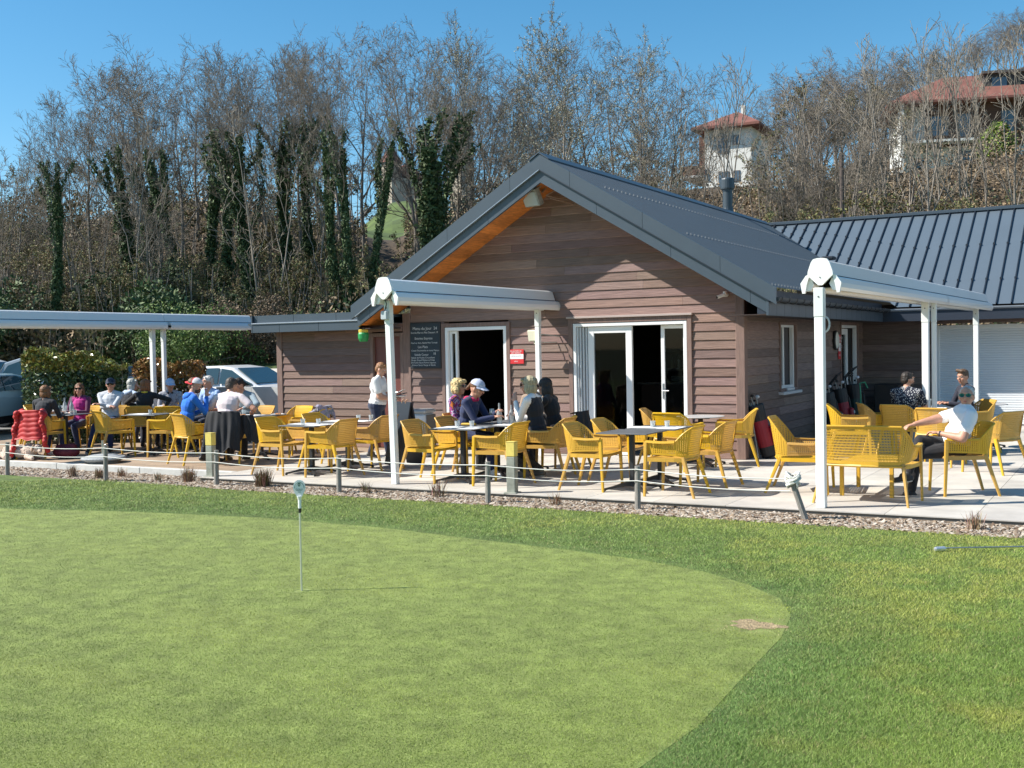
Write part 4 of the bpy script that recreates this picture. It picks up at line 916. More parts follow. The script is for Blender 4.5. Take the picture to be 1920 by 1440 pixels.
# bollards
for (x,y,lab) in ((-6.66,-4.78,'square bollard light with yellow head in front of the black coat'),(-1.47,-4.86,'square bollard light with yellow head in front of the cap woman table')):
    t=thing('bollard_light',lab,'bollard light',(x,y,0),R(4),'yellow headed bollard lights')
    b=MB(); b.cbox((-.058,-.05,0),(.058,.05,.46),.006); b.cbox((-.085,-.085,-.01),(.085,.085,.012),.003); b.build('column',mat('bollard_oxide',(.27,.28,.23),.6,var=.25,scale=12),t)
    b=MB(); b.cbox((-.060,-.052,.462),(.060,.052,.64),.006); b.cbox((-.063,-.055,.641),(.063,.055,.65),.003); b.build('lamp_head',mat('bollard_yellow',(.70,.55,.13),.5,var=.15,scale=10),t)
# flag pin on the green
fp=thing('practice_flag','white round topped practice flag stick in the hole','flag stick',(-.28,-10.37,-.05))
b=MB(); b.tube([(0,0,-.06),(0,0,.62)],.0085,10,0); b.tube([(0,0,.62),(0,0,.66)],.0115,10,1); b.build('shaft',[mat('steel_bright',(.75,.76,.76),.25,metal=.7),mat('tape_black',(.01,.01,.01),.6)],fp)
b=MB(); prof=[]
for k in range(28):
    a=2*math.pi*k/28; x=.048*math.sin(a); z=.815+.062*math.cos(a)
    if math.cos(a)<-.3: x*=1+.9*(math.cos(a)+.3); z-=.055*(-.3-math.cos(a))
    prof.append((x,z))
prof2=[(.012,.655)]+[p for p in prof]; b.prism([p for p in prof],-.006,.006,1,0,M=Matrix.Rotation(R(29),4,'Z')); b.tube([(0,0,.655),(0,0,.72),(0,0,.75)],[.013,.013,.02],10,0); b.build('disc',mat('disc_white',(.80,.80,.80),.4),fp)
def rotz(o): o.rotation_euler=(R(90),0,R(29)); return o
def onface(x,z): a=R(29); return (x*math.cos(a)+.0075*math.sin(a),x*math.sin(a)-.0075*math.cos(a),z)
GM=mat('logo_green',(.06,.15,.13),.5)
o=text('lettering','GOLF',.022,onface(0,.80),(R(90),0,R(29)),GM,fp,.0005); o=text('lettering','CLUB',.009,onface(0,.782),(R(90),0,R(29)),GM,fp,.0005)
b=MB(); b.prism([(-.014,.018),(0,.022),(.014,.018),(.012,-.006),(0,-.02),(-.012,-.006)],-.0012,.0,1,0); b.prism([(-.005,.008),(.005,.008),(0,-.008)],-.002,-.0012,1,1); o=b.build('crest',[GM,mat('disc_white',(.80,.80,.80),.4)],fp); o.scale=(.75,.75,.75); o.location=onface(0,.838); o.rotation_euler=(0,0,R(29))
b=MB(); pts=[(.038*math.cos(t),.812+.048*math.sin(t)) for t in [math.pi*k/16 for k in range(17)]]
b.tube([(p[0],0,p[1]) for p in pts],.0018,4); o=b.build('arc_line',GM,fp); o.location=onface(0,0); o.rotation_euler=(0,0,R(29))
# putter lying in the rough
pt=thing('golf_putter','steel shafted putter lying in the grass at the right edge','golf club',(0,0,0))
b=MB(); b.tube([(3.93,-6.70,-.015),(4.7,-6.36,0.0),(4.95,-6.24,.0)],.0065,8,0); b.tube([(4.95,-6.24,.0),(5.25,-6.10,.005)],.012,8,1); b.build('shaft',[mat('steel_dark',(.35,.38,.38),.3,metal=.7),mat('tape_black',(.01,.01,.01),.6)],pt)
b=MB(); M=Matrix.Translation((3.90,-6.74,-.02))@Matrix.Rotation(R(40),4,'Z')@Matrix.Rotation(R(15),4,'X'); b.cbox((-.055,-.02,-.016),(.055,.02,.02),.009,0,M=M); b.build('head',mat('steel_bright',(.75,.76,.76),.25,metal=.7),pt)
# parasol base
pb=thing('parasol_base','round grey concrete parasol base with steel socket on the deck edge','parasol base',(-10.05,-3.85,0))
b=MB(); b.lathe([(.0,.0),(.25,.0),(.28,.03),(.36,.06),(.37,.08),(.35,.10),(.20,.135),(.05,.15),(0,.15)],36); b.build('foot',mat('base_concrete',(.33,.34,.34),.8,var=.25,scale=40,bump=.3,bscale=100),pb)
b=MB(); b.tube([(0,0,.14),(0,0,.38)],.027,12); b.tube([(0,0,.30),(0,0,.32)],.032,12); b.tube([(.02,0,.31),(.07,0,.31)],.008,6); b.build('socket',mat('steel',(.55,.55,.55),.3,metal=1),pb)
# ================================================================== PEOPLE
SKIN=mat('skin',(.52,.27,.18),.5,var=.10,scale=18,sub=.05); SKIND=mat('skin_tan',(.42,.20,.12),.5,var=.10,scale=18,sub=.05); LIP=mat('lip',(.42,.13,.11),.5)
def cloth(name,c,v=.12): return mat('cloth_'+name,c,.85,var=v,scale=9,bump=.35,bscale=14,sheen=.15)
def remesh(prims,vox,mats,name,parent,noise=0,smooth=2):
    """prims: ('c',a,b,ra,rb,mi) tapered capsule | ('e',c,(rx,ry,rz),M3,mi) ellipsoid; union grown into one continuous skin"""
    b=MB()
    for p in prims:
        if p[0]=='c':
            a,c,ra,rb=Vector(p[1]),Vector(p[2]),p[3],p[4]; d=c-a; L=d.length
            if L<1e-5: b.ball(tuple(a),max(ra,rb),10); continue
            d.normalize(); q=d.to_track_quat('Z','Y').to_matrix(); prof=[]
            for k in range(5): t=-math.pi/2+math.pi/2*k/4; prof.append((max(ra*math.cos(t),0),ra*math.sin(t)))
            prof.append((ra*.5+rb*.5,L*.5))
            for k in range(5): t=math.pi/2*k/4; prof.append((max(rb*math.cos(t),0),L+rb*math.sin(t)))
            prof[0]=(0,-ra); prof[-1]=(0,L+rb); M=Matrix.Translation(a)@q.to_4x4(); b.lathe(prof,12,M=M)
        else: b.ball(p[1],p[2],14,M=p[3])
    me=D.meshes.new('t'); me.from_pydata(b.v,[],b.f); o=D.objects.new('t',me); COL.objects.link(o)
    m=o.modifiers.new('r','REMESH'); m.mode='VOXEL'; m.voxel_size=vox
    if smooth: s=o.modifiers.new('s','SMOOTH'); s.factor=.6; s.iterations=smooth
    if noise:
        tx=D.textures.get('hairnoise') or D.textures.new('hairnoise','CLOUDS'); tx.noise_scale=.018; tx.noise_depth=2
        dm=o.modifiers.new('d','DISPLACE'); dm.texture=tx; dm.strength=noise; dm.mid_level=.5
    bpy.context.view_layer.update(); dg=bpy.context.evaluated_depsgraph_get(); ev=D.meshes.new_from_object(o.evaluated_get(dg)); D.objects.remove(o); D.meshes.remove(me)
    n=len(ev.polygons); ev.name=name
    for mm in mats: ev.materials.append(mm)
    if len(mats)>1:
        C=np.empty(n*3,dtype=np.float32); ev.polygons.foreach_get('center',C); C=C.reshape(-1,3); best=np.full(n,1e9); mi=np.zeros(n,dtype=np.int32)
        for p in prims:
            if p[0]=='c':
                a=np.array(p[1]);c=np.array(p[2]); ab=c-a; t=np.clip(((C-a)@ab)/max(ab@ab,1e-9),0,1); dd=np.linalg.norm(C-a-t[:,None]*ab,axis=1)-(p[3]+(p[4]-p[3])*t); k=p[5]
            else:
                M=np.array(p[3]) if p[3] is not None else np.eye(3); q=(C-np.array(p[1]))@M; r=np.array(p[2]); dd=(np.linalg.norm(q/r,axis=1)-1)*r.min(); k=p[4]
            w=dd<best; best[w]=dd[w]; mi[w]=k
        ev.polygons.foreach_set('material_index',mi)
    ev.polygons.foreach_set('use_smooth',[True]*n); ev.update()
    o=D.objects.new(name,ev); COL.objects.link(o); o.parent=parent; return o
def ik(a,c,l1,l2,pole):
    a,c=Vector(a),Vector(c); d=c-a; L=min(d.length,(l1+l2)*.999); d=d.normalized(); c=a+d*L
    x=(l1*l1-l2*l2+L*L)/(2*L); h=math.sqrt(max(l1*l1-x*x,0)); p=Vector(pole); p=(p-d*p.dot(d)).normalized(); return a+d*x+p*h, c
def person(label,x,y,deg,lean=8,z0=0.0,sc=1.04,hl=None,hr=None,hyaw=0,hpitch=0,top=None,legs=None,sleeve='long',shoes=None,skin=None,hair=None,hairstyle='short',cap=None,glasses=None,vest=None,stand=False,knee=(.12,.40),side=0,feet=None,build=1.0,collar=None,hood=None,capback=False,beard=None,pole=(0,0),watch=False,crossed=False,spine=.50):
    skin=skin or SKIN; shoes=shoes or mat('shoe_dark',(.03,.03,.032),.5); legs=legs or cloth('navy_trouser',(.02,.025,.045))
    t=thing('person',label,'person',(x,y,z0),R(deg-90)); t.scale=(sc,)*3
    V=Vector; ms=[skin,top,legs,shoes,vest or top,mat('sole_white',(.6,.6,.58),.6)]
    P=[]; pel=V((0,0,.57 if not stand else .93)); l=R(lean); sd=R(side); up=V((math.sin(sd),math.sin(l),math.cos(l))).normalized(); fwd=V((0,math.cos(l),-math.sin(l)))
    nb=pel+up*spine; B=build; vi=4 if vest else 1
    # trunk
    P+=[('e',tuple(pel+V((0,.0,.0))),(.165*B,.125*B,.12),None,2)]
    bw=up.to_track_quat('Z','X').to_matrix()
    wst=pel+up*.16; chs=pel+up*.34
    bm=Matrix((V((1,0,0)),up.cross(V((1,0,0))).normalized(),up)).transposed()
    P+=[('e',tuple(wst+fwd*.012*B),(.150*B,.115*B,.15),bm,vi),('e',tuple(chs),(.170*B,.118*B,.165),bm,vi),('e',tuple(pel+up*.07+fwd*.01),(.162*B,.125*B,.10),bm,vi)]
    P+=[('c',tuple(nb-up*.06+V((-.13*B,0,0))),tuple(nb-up*.06+V((.13*B,0,0))),.070,.070,vi)]+[('c',tuple(nb-up*.0+V((s_*.03,-.01,0))),tuple(nb-up*.045+V((s_*.17*B,0,0))),.052,.056,1) for s_ in (-1,1)]
    hn=nb+up*.06+fwd*.01
    P+=[('c',tuple(nb-up*.01),tuple(hn+up*.03),.055,.050,0)]
    # head
    hc=nb+up*.150+V((0,.025,0)); H=Matrix.Rotation(R(hyaw),3,'Z')@Matrix.Rotation(R(-hpitch),3,'X')
    def hp(a): return tuple(hc+H@V(a))
    P+=[('e',tuple(hc+H@V((0,-.006,.012))),(.076,.096,.105),H,0),('e',hp((0,.030,-.052)),(.055,.060,.062),H,0),('e',hp((0,.058,-.088)),(.028,.024,.022),H,0),
        ('c',hp((0,.088,.018)),hp((0,.108,-.022)),.009,.014,0),('e',hp((.077,-.002,-.01)),(.010,.020,.030),H,0),('e',hp((-.077,-.002,-.01)),(.010,.020,.030),H,0),
        ('e',hp((0,.084,.042)),(.052,.016,.014),H,0),('e',hp((.04,.062,-.02)),(.026,.022,.024),H,0),('e',hp((-.04,.062,-.02)),(.026,.022,.024),H,0)]
    # arms
    for sx,hand in ((-1,hl),(1,hr)):
        sh=nb-up*.05+V((sx*.185*B,0,0)); 
        tgt=hand if hand is not None else (V((sx*.14,.30,.66)) if not stand else V((sx*.24,.06,.82)))
        tgt=V(tgt); pl=V((sx*.5,-.45,-.9)) if pole==(0,0) else V((sx*pole[0],-.3,pole[1]))
        el,wr=ik(sh,tgt,.285,.255,pl)
        sk=.047
        P+=[('e',tuple(sh),(.057,.058,.060),None,1)]
        if sleeve=='long': P+=[('c',tuple(sh),tuple(el),.055,.046,1),('c',tuple(el),tuple(el.lerp(wr,.93)),.046,.034,1)]
        elif sleeve=='short':
            m=sh.lerp(el,.62); P+=[('c',tuple(sh),tuple(m),.058*B,.058*B,1),('c',tuple(m),tuple(el),.045*B,.043*B,0),('c',tuple(el),tuple(wr),.044*B,.028,0)]
        P+=[('c',tuple(wr),tuple(wr),.026,.026,0)]
        # hand: palm, four fingers, thumb
        fd=(wr-el).normalized(); 
        nrm=V((0,0,-1)) if abs(fd.z)<.8 else V((sx*-1,0,0)); lat=fd.cross(nrm).normalized(); nrm=lat.cross(fd).normalized()
        if nrm.z>0 and abs(fd.z)<.8: nrm=-nrm
        pc=wr+fd*.048
        Mh=Matrix((lat,nrm,fd)).transposed(); P+=[('e',tuple(pc),(.038,.016,.05),Mh,0)]
        for k,(o,ln) in enumerate(((-.027,.068),(-.009,.078),(.009,.074),(.027,.058))):
            a=pc+fd*.036+lat*o; m=a+fd*ln*.48+nrm*.012; e=m+(fd*.45+nrm*.85).normalized()*ln*.5
            P+=[('c',tuple(a),tuple(m),.0095,.009,0),('c',tuple(m),tuple(e),.009,.0075,0)]
        th=pc-fd*.02+lat*(-.032 if sx>0 else .032); e1=th+(fd*.6+lat*(-.7 if sx>0 else .7)+nrm*.2).normalized()*.035; e2=e1+(fd*.9+nrm*.3).normalized()*.028
        P+=[('c',tuple(th),tuple(e1),.012,.010,0),('c',tuple(e1),tuple(e2),.010,.008,0)]
        if watch and sx<0:
            b=MB(); b.tube([tuple(el.lerp(wr,.93)),tuple(el.lerp(wr,1.0))],.031,12); b.build('wristwatch',mat('watch_dark',(.05,.05,.05),.3),t)
    # legs
    for sx in (-1,1):
        hj=pel+V((sx*.09,0,-.01))
        if stand:
            st=feet or ((-.10,.16),(.10,-.12)); fx,fy=st[0] if sx<0 else st[1]; ank=V((fx,fy,.085 if fy>0 else .11)); kn,ank=ik(hj,ank,.43,.42,V((0,1,0)))
            fdir=V((0,1,-.05 if fy>0 else -.25))
        else:
            kx,ky=knee; kn=V((sx*kx,ky+.02,.56))
            f=feet[0 if sx<0 else 1] if feet else (sx*.13,.36+.04*sx)
            ank=V((f[0],f[1],.085)); 
            if crossed and sx>0: kn=V((.0,.42,.66)); ank=V((-.22,.58,.30))
            kn,ank=ik(hj,ank,.44,.43,(kn-hj)+V((0,0,.3))); fdir=V((0,1,-.1))
        P+=[('c',tuple(hj),tuple(kn),.088*B,.062,2),('c',tuple(kn),tuple(ank+(kn-ank).normalized()*.03),.062,.048,2),('e',tuple(kn.lerp(ank,.3)+V((0,-.012,0))),(.058,.058,.1),None,2)]
        fdir.normalize(); h=ank+V((0,-.03,-.045)); tt=ank+fdir*.15+V((0,0,-.052))
        P+=[('c',tuple(h),tuple(tt),.036,.031,3),('c',tuple(ank),tuple(ank+V((0,.06,-.02))),.042,.034,3),('c',tuple(h+V((0,0,-.018))),tuple(tt+fdir*.015+V((0,0,-.01))),.026,.026,5)]
    remesh(P,.0085,ms,'body',t)
    hm=lambda a:tuple(hc+H@V(a))
    def ell(c,r,mi=0): return ('e',hm(c),r,H,mi)
    if hair is not None and hairstyle!='none':
        s=hairstyle; Q=[]
        if s in('short','thin'): Q=[ell((0,-.018 if s=='short' else -.030,.040),(.083,.098,.086)),ell((0,-.055,-.005),(.074,.056,.075))]; Q+=[('c',hm((-.045,.055,.09)),hm((.045,.05,.095)),.015,.015,0)] if s=='short' else []
        elif s=='quiff': Q=[ell((0,-.018,.048),(.084,.098,.084)),ell((0,-.05,.0),(.072,.055,.06)),('c',hm((-.045,.065,.11)),hm((.05,.055,.12)),.026,.026,0)]
        elif s=='bob': Q=[ell((0,-.022,.035),(.092,.103,.095)),ell((0,-.055,-.045),(.088,.06,.085)),ell((-.078,-.01,-.045),(.022,.05,.075)),ell((.078,-.01,-.045),(.022,.05,.075)),('c',hm((-.06,.06,.08)),hm((.06,.06,.08)),.022,.022,0)]
        elif s=='long': Q=[ell((0,-.02,.035),(.090,.102,.094)),ell((0,-.06,-.06),(.088,.055,.12)),ell((-.08,-.01,-.07),(.024,.042,.10)),ell((.08,-.01,-.07),(.024,.042,.10))]
        elif s=='curly': Q=[ell((0,-.02,.045),(.100,.108,.098)),ell((0,-.055,-.03),(.095,.065,.085)),ell((-.08,.0,-.03),(.03,.05,.07)),ell((.08,.0,-.03),(.03,.05,.07)),('c',hm((-.06,.07,.085)),hm((.06,.07,.085)),.028,.028,0)]
        elif s=='pony': Q=[ell((0,-.018,.035),(.082,.098,.088)),('c',hm((0,-.10,.03)),hm((0,-.14,-.06)),.028,.022,0)]
        if Q: remesh(Q,.007,[hair],'hair',t,noise=.012 if s!='curly' else .03,smooth=1)
    if beard is not None: remesh([ell((0,.045,-.075),(.058,.052,.045)),ell((0,.082,-.052),(.035,.02,.012))],.006,[beard],'beard',t,noise=.006,smooth=1)
    if cap is not None:
        Hs=H; H=H@Matrix.Rotation(R(180 if capback else 0),3,'Z')
        cm,bm_=cap if isinstance(cap,tuple) else (cap,cap); b=MB(); vs=[];fs=[];n=20;mi=[]
        for i in range(7):
            ph=math.pi/2*i/6
            for k in range(n): a=2*math.pi*k/n; vs.append(hm((.088*math.cos(ph)*math.sin(a),-.008+.106*math.cos(ph)*math.cos(a),.045+.085*math.sin(ph))))
        b.v=vs
        for i in range(6):
            for k in range(n): b.f.append((i*n+k,i*n+(k+1)%n,(i+1)*n+(k+1)%n,(i+1)*n+k)); b.m.append(0 if math.cos(2*math.pi*(k+.5)/n)>.2 else 1); b.c.append((1,1,1))
        b.ball(hm((0,-.008,.13)),.009,8,0)
        b.build('cap',[cm,bm_],t,smooth=True)
        b=MB(); V1=[]
        for k in range(13):
            a=math.pi*(k/12-.5)*.86; 
            for rr,dz in ((.100,.052),(.175 if abs(a)<.9 else .15,.032)): V1.append(hm((rr*math.sin(a)*(.84 if rr<.12 else .62),-.006+rr*math.cos(a),dz-.02*abs(math.sin(a)))))
        V2=[tuple(V(v)+(H@V((0,0,.007)))) for v in V1]; b.add(V1+V2,[(2*k,2*k+2,2*k+3,2*k+1) for k in range(12)]+[(26+2*k,26+2*k+1,26+2*k+3,26+2*k+2) for k in range(12)]+[(2*k+1,2*k+3,26+2*k+3,26+2*k+1) for k in range(12)])
        b.build('cap_brim',cm,t,smooth=False); H=Hs
    if glasses is not None:
        b=MB()
        for sx in (-1,1):
            vs=[hm((sx*(.034+.030*math.cos(a)),.098-.004*abs(math.cos(a)),.018+.022*math.sin(a))) for a in [2*math.pi*k/12 for k in range(12)]]; vs+=[hm((sx*(.034+.030*math.cos(a)),.090-.004*abs(math.cos(a)),.018+.022*math.sin(a))) for a in [2*math.pi*k/12 for k in range(12)]]
            b.add(vs,[tuple(range(12)),tuple(range(23,11,-1))]+[(k,(k+1)%12,12+(k+1)%12,12+k) for k in range(12)],0); b.tube([hm((sx*.064,.088,.024)),hm((sx*.078,.03,.022)),hm((sx*.08,-.01,.01))],.0035,5,1)
        b.tube([hm((-.008,.102,.022)),hm((.008,.102,.022))],.004,5,1); b.build('sunglasses',[glasses,mat('frame_black',(.01,.01,.01),.3)],t)
    else:
        for sx in (-1,1): b=MB(); b.ball(hm((sx*.031,.082,.016)),.0095,8,0); b.ball(hm((sx*.031,.089,.015)),.005,8,1); b.build('eye',[mat('eye_white',(.6,.58,.55),.2),mat('iris_dark',(.03,.02,.015),.1)],t)
    b=MB(); b.tube([hm((-.020,.091,-.054)),hm((0,.098,-.052)),hm((.020,.091,-.054))],[.003,.006,.003],6); b.build('mouth',LIP,t,smooth=True)
    if collar is not None: remesh([('c',tuple(nb+V((sx*.05,.0,-.005))),tuple(nb+V((sx*.035,.055,-.02))),.028,.022,0) for sx in (-1,1)]+[('c',tuple(nb+V((-.05,-.03,.01))),tuple(nb+V((.05,-.03,.01))),.03,.03,0)],.008,[collar],'collar',t)
    if hood is not None: remesh([('c',tuple(nb+V((-.08,-.05,.0))),tuple(nb+V((0,-.085,-.03))),.045,.055,0),('c',tuple(nb+V((.08,-.05,.0))),tuple(nb+V((0,-.085,-.03))),.045,.055,0),('c',tuple(nb+V((-.08,-.03,.01))),tuple(nb+V((-.06,.04,-.01))),.035,.03,0),('c',tuple(nb+V((.08,-.03,.01))),tuple(nb+V((.06,.04,-.01))),.035,.03,0)],.009,[hood],'hood',t)
    return t
BLK=mat('lens_dark',(.012,.012,.014),.12); MIR=mat('lens_mirror',(.01,.10,.12),.10,metal=.7)
def hairm(n,c): return mat('hair_'+n,c,.6,var=.4,scale=60,stretch=(1,1,.25))
blond=hairm('blond',(.56,.42,.20)); ash=hairm('ash',(.38,.32,.20)); brown=hairm('brown',(.13,.055,.02)); dark=hairm('dark',(.025,.018,.014)); grey=hairm('grey',(.36,.36,.33)); auburn=hairm('auburn',(.22,.085,.03)); ginger=hairm('ginger',(.26,.12,.05)); slv=hairm('silver',(.50,.48,.45))
WT=cloth('white',(.78,.77,.76),.04)
def pattern(name,base,dots,scale):
    m=mat('cloth_'+name,base,.85); 
    if m.get('done'): return m
    m['done']=1; t=m.node_tree; N=t.nodes; L=t.links; v=N.new('ShaderNodeTexVoronoi'); v.inputs['Scale'].default_value=scale; tc=N.new('ShaderNodeTexCoord'); L.new(tc.outputs['Object'],v.inputs[0]); r=N.new('ShaderNodeValToRGB'); L.new(v.outputs['Distance'],r.inputs[0]); r.color_ramp.interpolation='CONSTANT'
    r.color_ramp.elements[0].color=(*dots,1); r.color_ramp.elements[1].position=.33; r.color_ramp.elements[1].color=(*base,1); L.new(r.outputs[0],N['Principled BSDF'].inputs['Base Color']); return m
def multicol(name,cols,scale):
    m=mat('cloth_'+name,cols[0],.85)
    if m.get('done'): return m
    m['done']=1; t=m.node_tree; N=t.nodes; L=t.links; v=N.new('ShaderNodeTexNoise'); v.inputs['Scale'].default_value=scale; v.inputs['Detail'].default_value=3; tc=N.new('ShaderNodeTexCoord'); L.new(tc.outputs['Object'],v.inputs[0]); r=N.new('ShaderNodeValToRGB'); L.new(v.outputs[0],r.inputs[0]); r.color_ramp.interpolation='CONSTANT'
    for i,c in enumerate(cols):
        e=r.color_ramp.elements[i] if i<2 else r.color_ramp.elements.new(.5); e.color=(*c,1)
    for i,e in enumerate(r.color_ramp.elements): e.position=.36+.28*i/len(cols)
    for i,c in enumerate(cols): r.color_ramp.elements[i].color=(*c,1)
    L.new(r.outputs[0],N['Principled BSDF'].inputs['Base Color']); return m
NAVY=cloth('navy',(.018,.028,.085)); BLACK=cloth('black',(.012,.012,.014)); BLKT=cloth('black_trouser',(.014,.013,.015),.3)
# -- right group
person('man in white t-shirt and mirrored sunglasses leaning back with one arm along the bench',3.53,-3.06,205,z0=-.05,lean=-15,spine=.43,sc=1.06,top=WT,legs=BLKT,sleeve='short',hair=slv,hairstyle='thin',glasses=MIR,hyaw=62,hpitch=-2,hl=(-.16,.22,.74),hr=(.02,.72,.76),build=1.22,feet=((-.06,.50),(.08,.42)),watch=True,pole=(.7,-.7),crossed=True)
person('man with dark patterned shirt seen from behind, seated before the shaded wall',2.24,1.05,75,lean=6,sc=1.0,top=pattern('dots',(.010,.014,.030),(.50,.50,.50),42),sleeve='short',hair=dark,hairstyle='short',beard=hairm('beard_dark',(.05,.03,.02)),hyaw=-30,hpitch=6,hl=(-.12,.42,.80),hr=(.12,.42,.80),build=1.12)
person('man with wavy hair and dark navy open shirt behind the beer glass',2.98,2.45,215,lean=6,sc=1.0,top=cloth('ink',(.018,.020,.035)),sleeve='long',hair=hairm('wavy',(.10,.06,.035)),hairstyle='quiff',hyaw=26,hpitch=10,hl=(-.12,.40,.80),hr=(.12,.38,.80))
# -- middle tables
person('blonde curly haired woman in purple patterned blouse and dark sunglasses',-3.66,-2.62,4,lean=0,sc=1.02,top=multicol('blouse',[(.10,.03,.16),(.45,.40,.50),(.35,.03,.20),(.03,.03,.10),(.60,.16,.03)],12),sleeve='long',hair=blond,hairstyle='curly',glasses=BLK,hyaw=2,hpitch=0,legs=BLACK)
person('woman in pale cap and pink and navy jacket bending over her hands',-3.14,-3.33,4,lean=19,sc=1.06,top=NAVY,hood=cloth('cerise',(.48,.010,.085)),collar=cloth('cerise',(.48,.010,.085)),legs=NAVY,shoes=mat('shoe_white',(.72,.70,.70),.5),hair=brown,hairstyle='pony',cap=cloth('cap_pale',(.48,.52,.66),.05),glasses=BLK,hyaw=2,hpitch=22,hl=(-.05,.50,.86),hr=(.04,.50,.80),feet=((-.12,.42),(.12,.50)))
person('ash blonde woman in black gilet with white sleeves, chin on her fist',-1.95,-3.22,184,lean=10,sc=1.07,top=WT,vest=cloth('gilet',(.010,.012,.018)),legs=pattern('herringbone',(.03,.028,.027),(.12,.11,.10),90),shoes=mat('shoe_taupe',(.14,.12,.10),.6),hair=ash,hairstyle='bob',glasses=BLK,hyaw=4,hpitch=6,hl=(-.06,.30,1.00),hr=(.14,.38,.80),feet=((-.10,.16),(.10,.02)),pole=(.3,-1))
person('black haired woman in black top seated behind the black gilet woman',-2.05,-2.45,186,lean=14,sc=1.04,top=BLACK,hair=dark,hairstyle='long',glasses=BLK,hyaw=6,hpitch=8,hl=(-.10,.35,1.02),hr=(.1,.4,.80))
person('fair haired person with sunglasses in the back of the middle group',-2.75,-1.72,262,lean=10,sc=1.03,top=cloth('sand',(.30,.22,.16)),hair=hairm('strawberry',(.48,.33,.18)),hairstyle='short',glasses=BLK,hyaw=20,hpitch=16,hl=(-.12,.38,.80),hr=(.12,.38,.80),skin=SKIN)
person('young waiter in white polo shirt walking with plates and menus',-5.92,-1.60,22,lean=6,sc=.955,build=1.3,stand=True,top=WT,legs=cloth('dark_jean',(.018,.026,.060),.3),sleeve='short',hair=ginger,hairstyle='short',hyaw=-6,hpitch=26,hl=(-.04,.30,1.08),hr=(.10,.33,1.04),pole=(.25,-.8))
# -- left groups
person('man in bright blue hoodie and red and white cap, hand at his chin',-8.58,-3.42,62,lean=15,sc=1.08,top=cloth('royal',(.006,.14,.60)),hood=cloth('royal',(.006,.14,.60)),hair=brown,hairstyle='thin',cap=(cloth('cap_red',(.60,.02,.03),.05),cloth('cap_mesh',(.62,.60,.62),.1)),capback=True,beard=hairm('beard_brown',(.10,.05,.03)),hyaw=-40,hpitch=10,hl=(-.12,.40,.82),hr=(.12,.33,1.02),pole=(.3,-1))
person('man in pale pink t-shirt with his back to the lawn, leaning on the table',-7.92,-3.16,108,lean=24,sc=1.10,top=cloth('palepink',(.70,.60,.61),.03),sleeve='short',legs=BLKT,hair=hairm('dkbrown',(.06,.045,.035)),hairstyle='short',hyaw=-12,hpitch=14,hl=(-.22,.42,.78),hr=(.30,.36,.76),build=1.08,pole=(.8,-.5))
person('man in slate grey sweater with his elbow out, beyond the pink shirted man',-8.75,-1.52,262,lean=26,sc=1.08,top=cloth('slate',(.20,.26,.30),.06),hair=dark,hairstyle='short',hyaw=0,hpitch=24,hl=(-.22,.40,.78),hr=(.20,.40,.78),build=1.1,pole=(1,.1))
person('silver haired man in light blue shirt facing the blue hoodie man',-10.35,-.90,268,lean=8,sc=1.05,top=cloth('skyblue',(.33,.46,.72),.05),hair=slv,hairstyle='short',hyaw=-25,hpitch=4,hl=(-.12,.38,.80),hr=(.12,.36,.80))
person('person in dark cap partly hidden behind the red cap',-11.0,-.35,300,lean=10,sc=1.04,top=cloth('pale_sweat',(.62,.62,.62)),hair=dark,hairstyle='thin',cap=cloth('cap_dark',(.02,.022,.03)),hyaw=0,hpitch=10)
person('person in pale blue cap and grey patterned jacket before the copper hedge',-11.78,-.62,312,lean=6,sc=1.0,top=multicol('greymarl',[(.42,.42,.45),(.28,.28,.32),(.50,.50,.52),(.20,.20,.24)],30),collar=BLACK,hair=grey,hairstyle='thin',cap=cloth('cap_blue',(.36,.48,.66),.05),hyaw=22,hpitch=14,hl=(-.1,.38,.80),hr=(.1,.38,.80))
person('auburn haired woman in black sweater and yellow collar seen from behind',-11.60,-1.50,122,lean=14,sc=1.02,top=BLACK,collar=cloth('yellow_scarf',(.70,.45,.03),.1),hair=auburn,hairstyle='bob',hyaw=-20,hpitch=4,hl=(-.2,.38,.80),hr=(.34,.34,.80),pole=(1,0))
person('grey haired woman in pale blue hoodie and black gilet looking away',-12.78,-.92,84,lean=16,sc=1.02,top=cloth('iceblue',(.40,.48,.60),.06),vest=cloth('gilet',(.010,.012,.018)),hood=cloth('iceblue',(.40,.48,.60),.06),hair=grey,hairstyle='bob',hyaw=-32,hpitch=2,hl=(-.1,.36,.80),hr=(.15,.28,1.12),pole=(.5,-.8))
person('older man in navy cap and pale grey sweatshirt with folded arms',-12.03,-1.95,300,lean=-8,sc=1.04,top=cloth('palegrey',(.50,.52,.56),.05),collar=cloth('palegrey',(.50,.52,.56),.05),hair=slv,hairstyle='thin',cap=cloth('cap_navy',(.02,.025,.05)),glasses=BLK,hyaw=14,hpitch=0,hl=(.10,.24,.86),hr=(-.10,.26,.82),legs=NAVY,build=1.08,skin=SKIN,pole=(.7,-.6),feet=((-.16,.50),(.18,.62)))
person('woman in magenta puffer vest and sunglasses facing the camera',-12.62,-2.14,285,lean=2,sc=.97,top=cloth('plum',(.10,.015,.06)),vest=cloth('magenta',(.46,.015,.20),.25),collar=cloth('magenta',(.46,.015,.20),.25),hair=brown,hairstyle='long',glasses=BLK,hyaw=22,hpitch=2,hl=(-.1,.34,.78),hr=(.1,.36,.78),legs=NAVY)
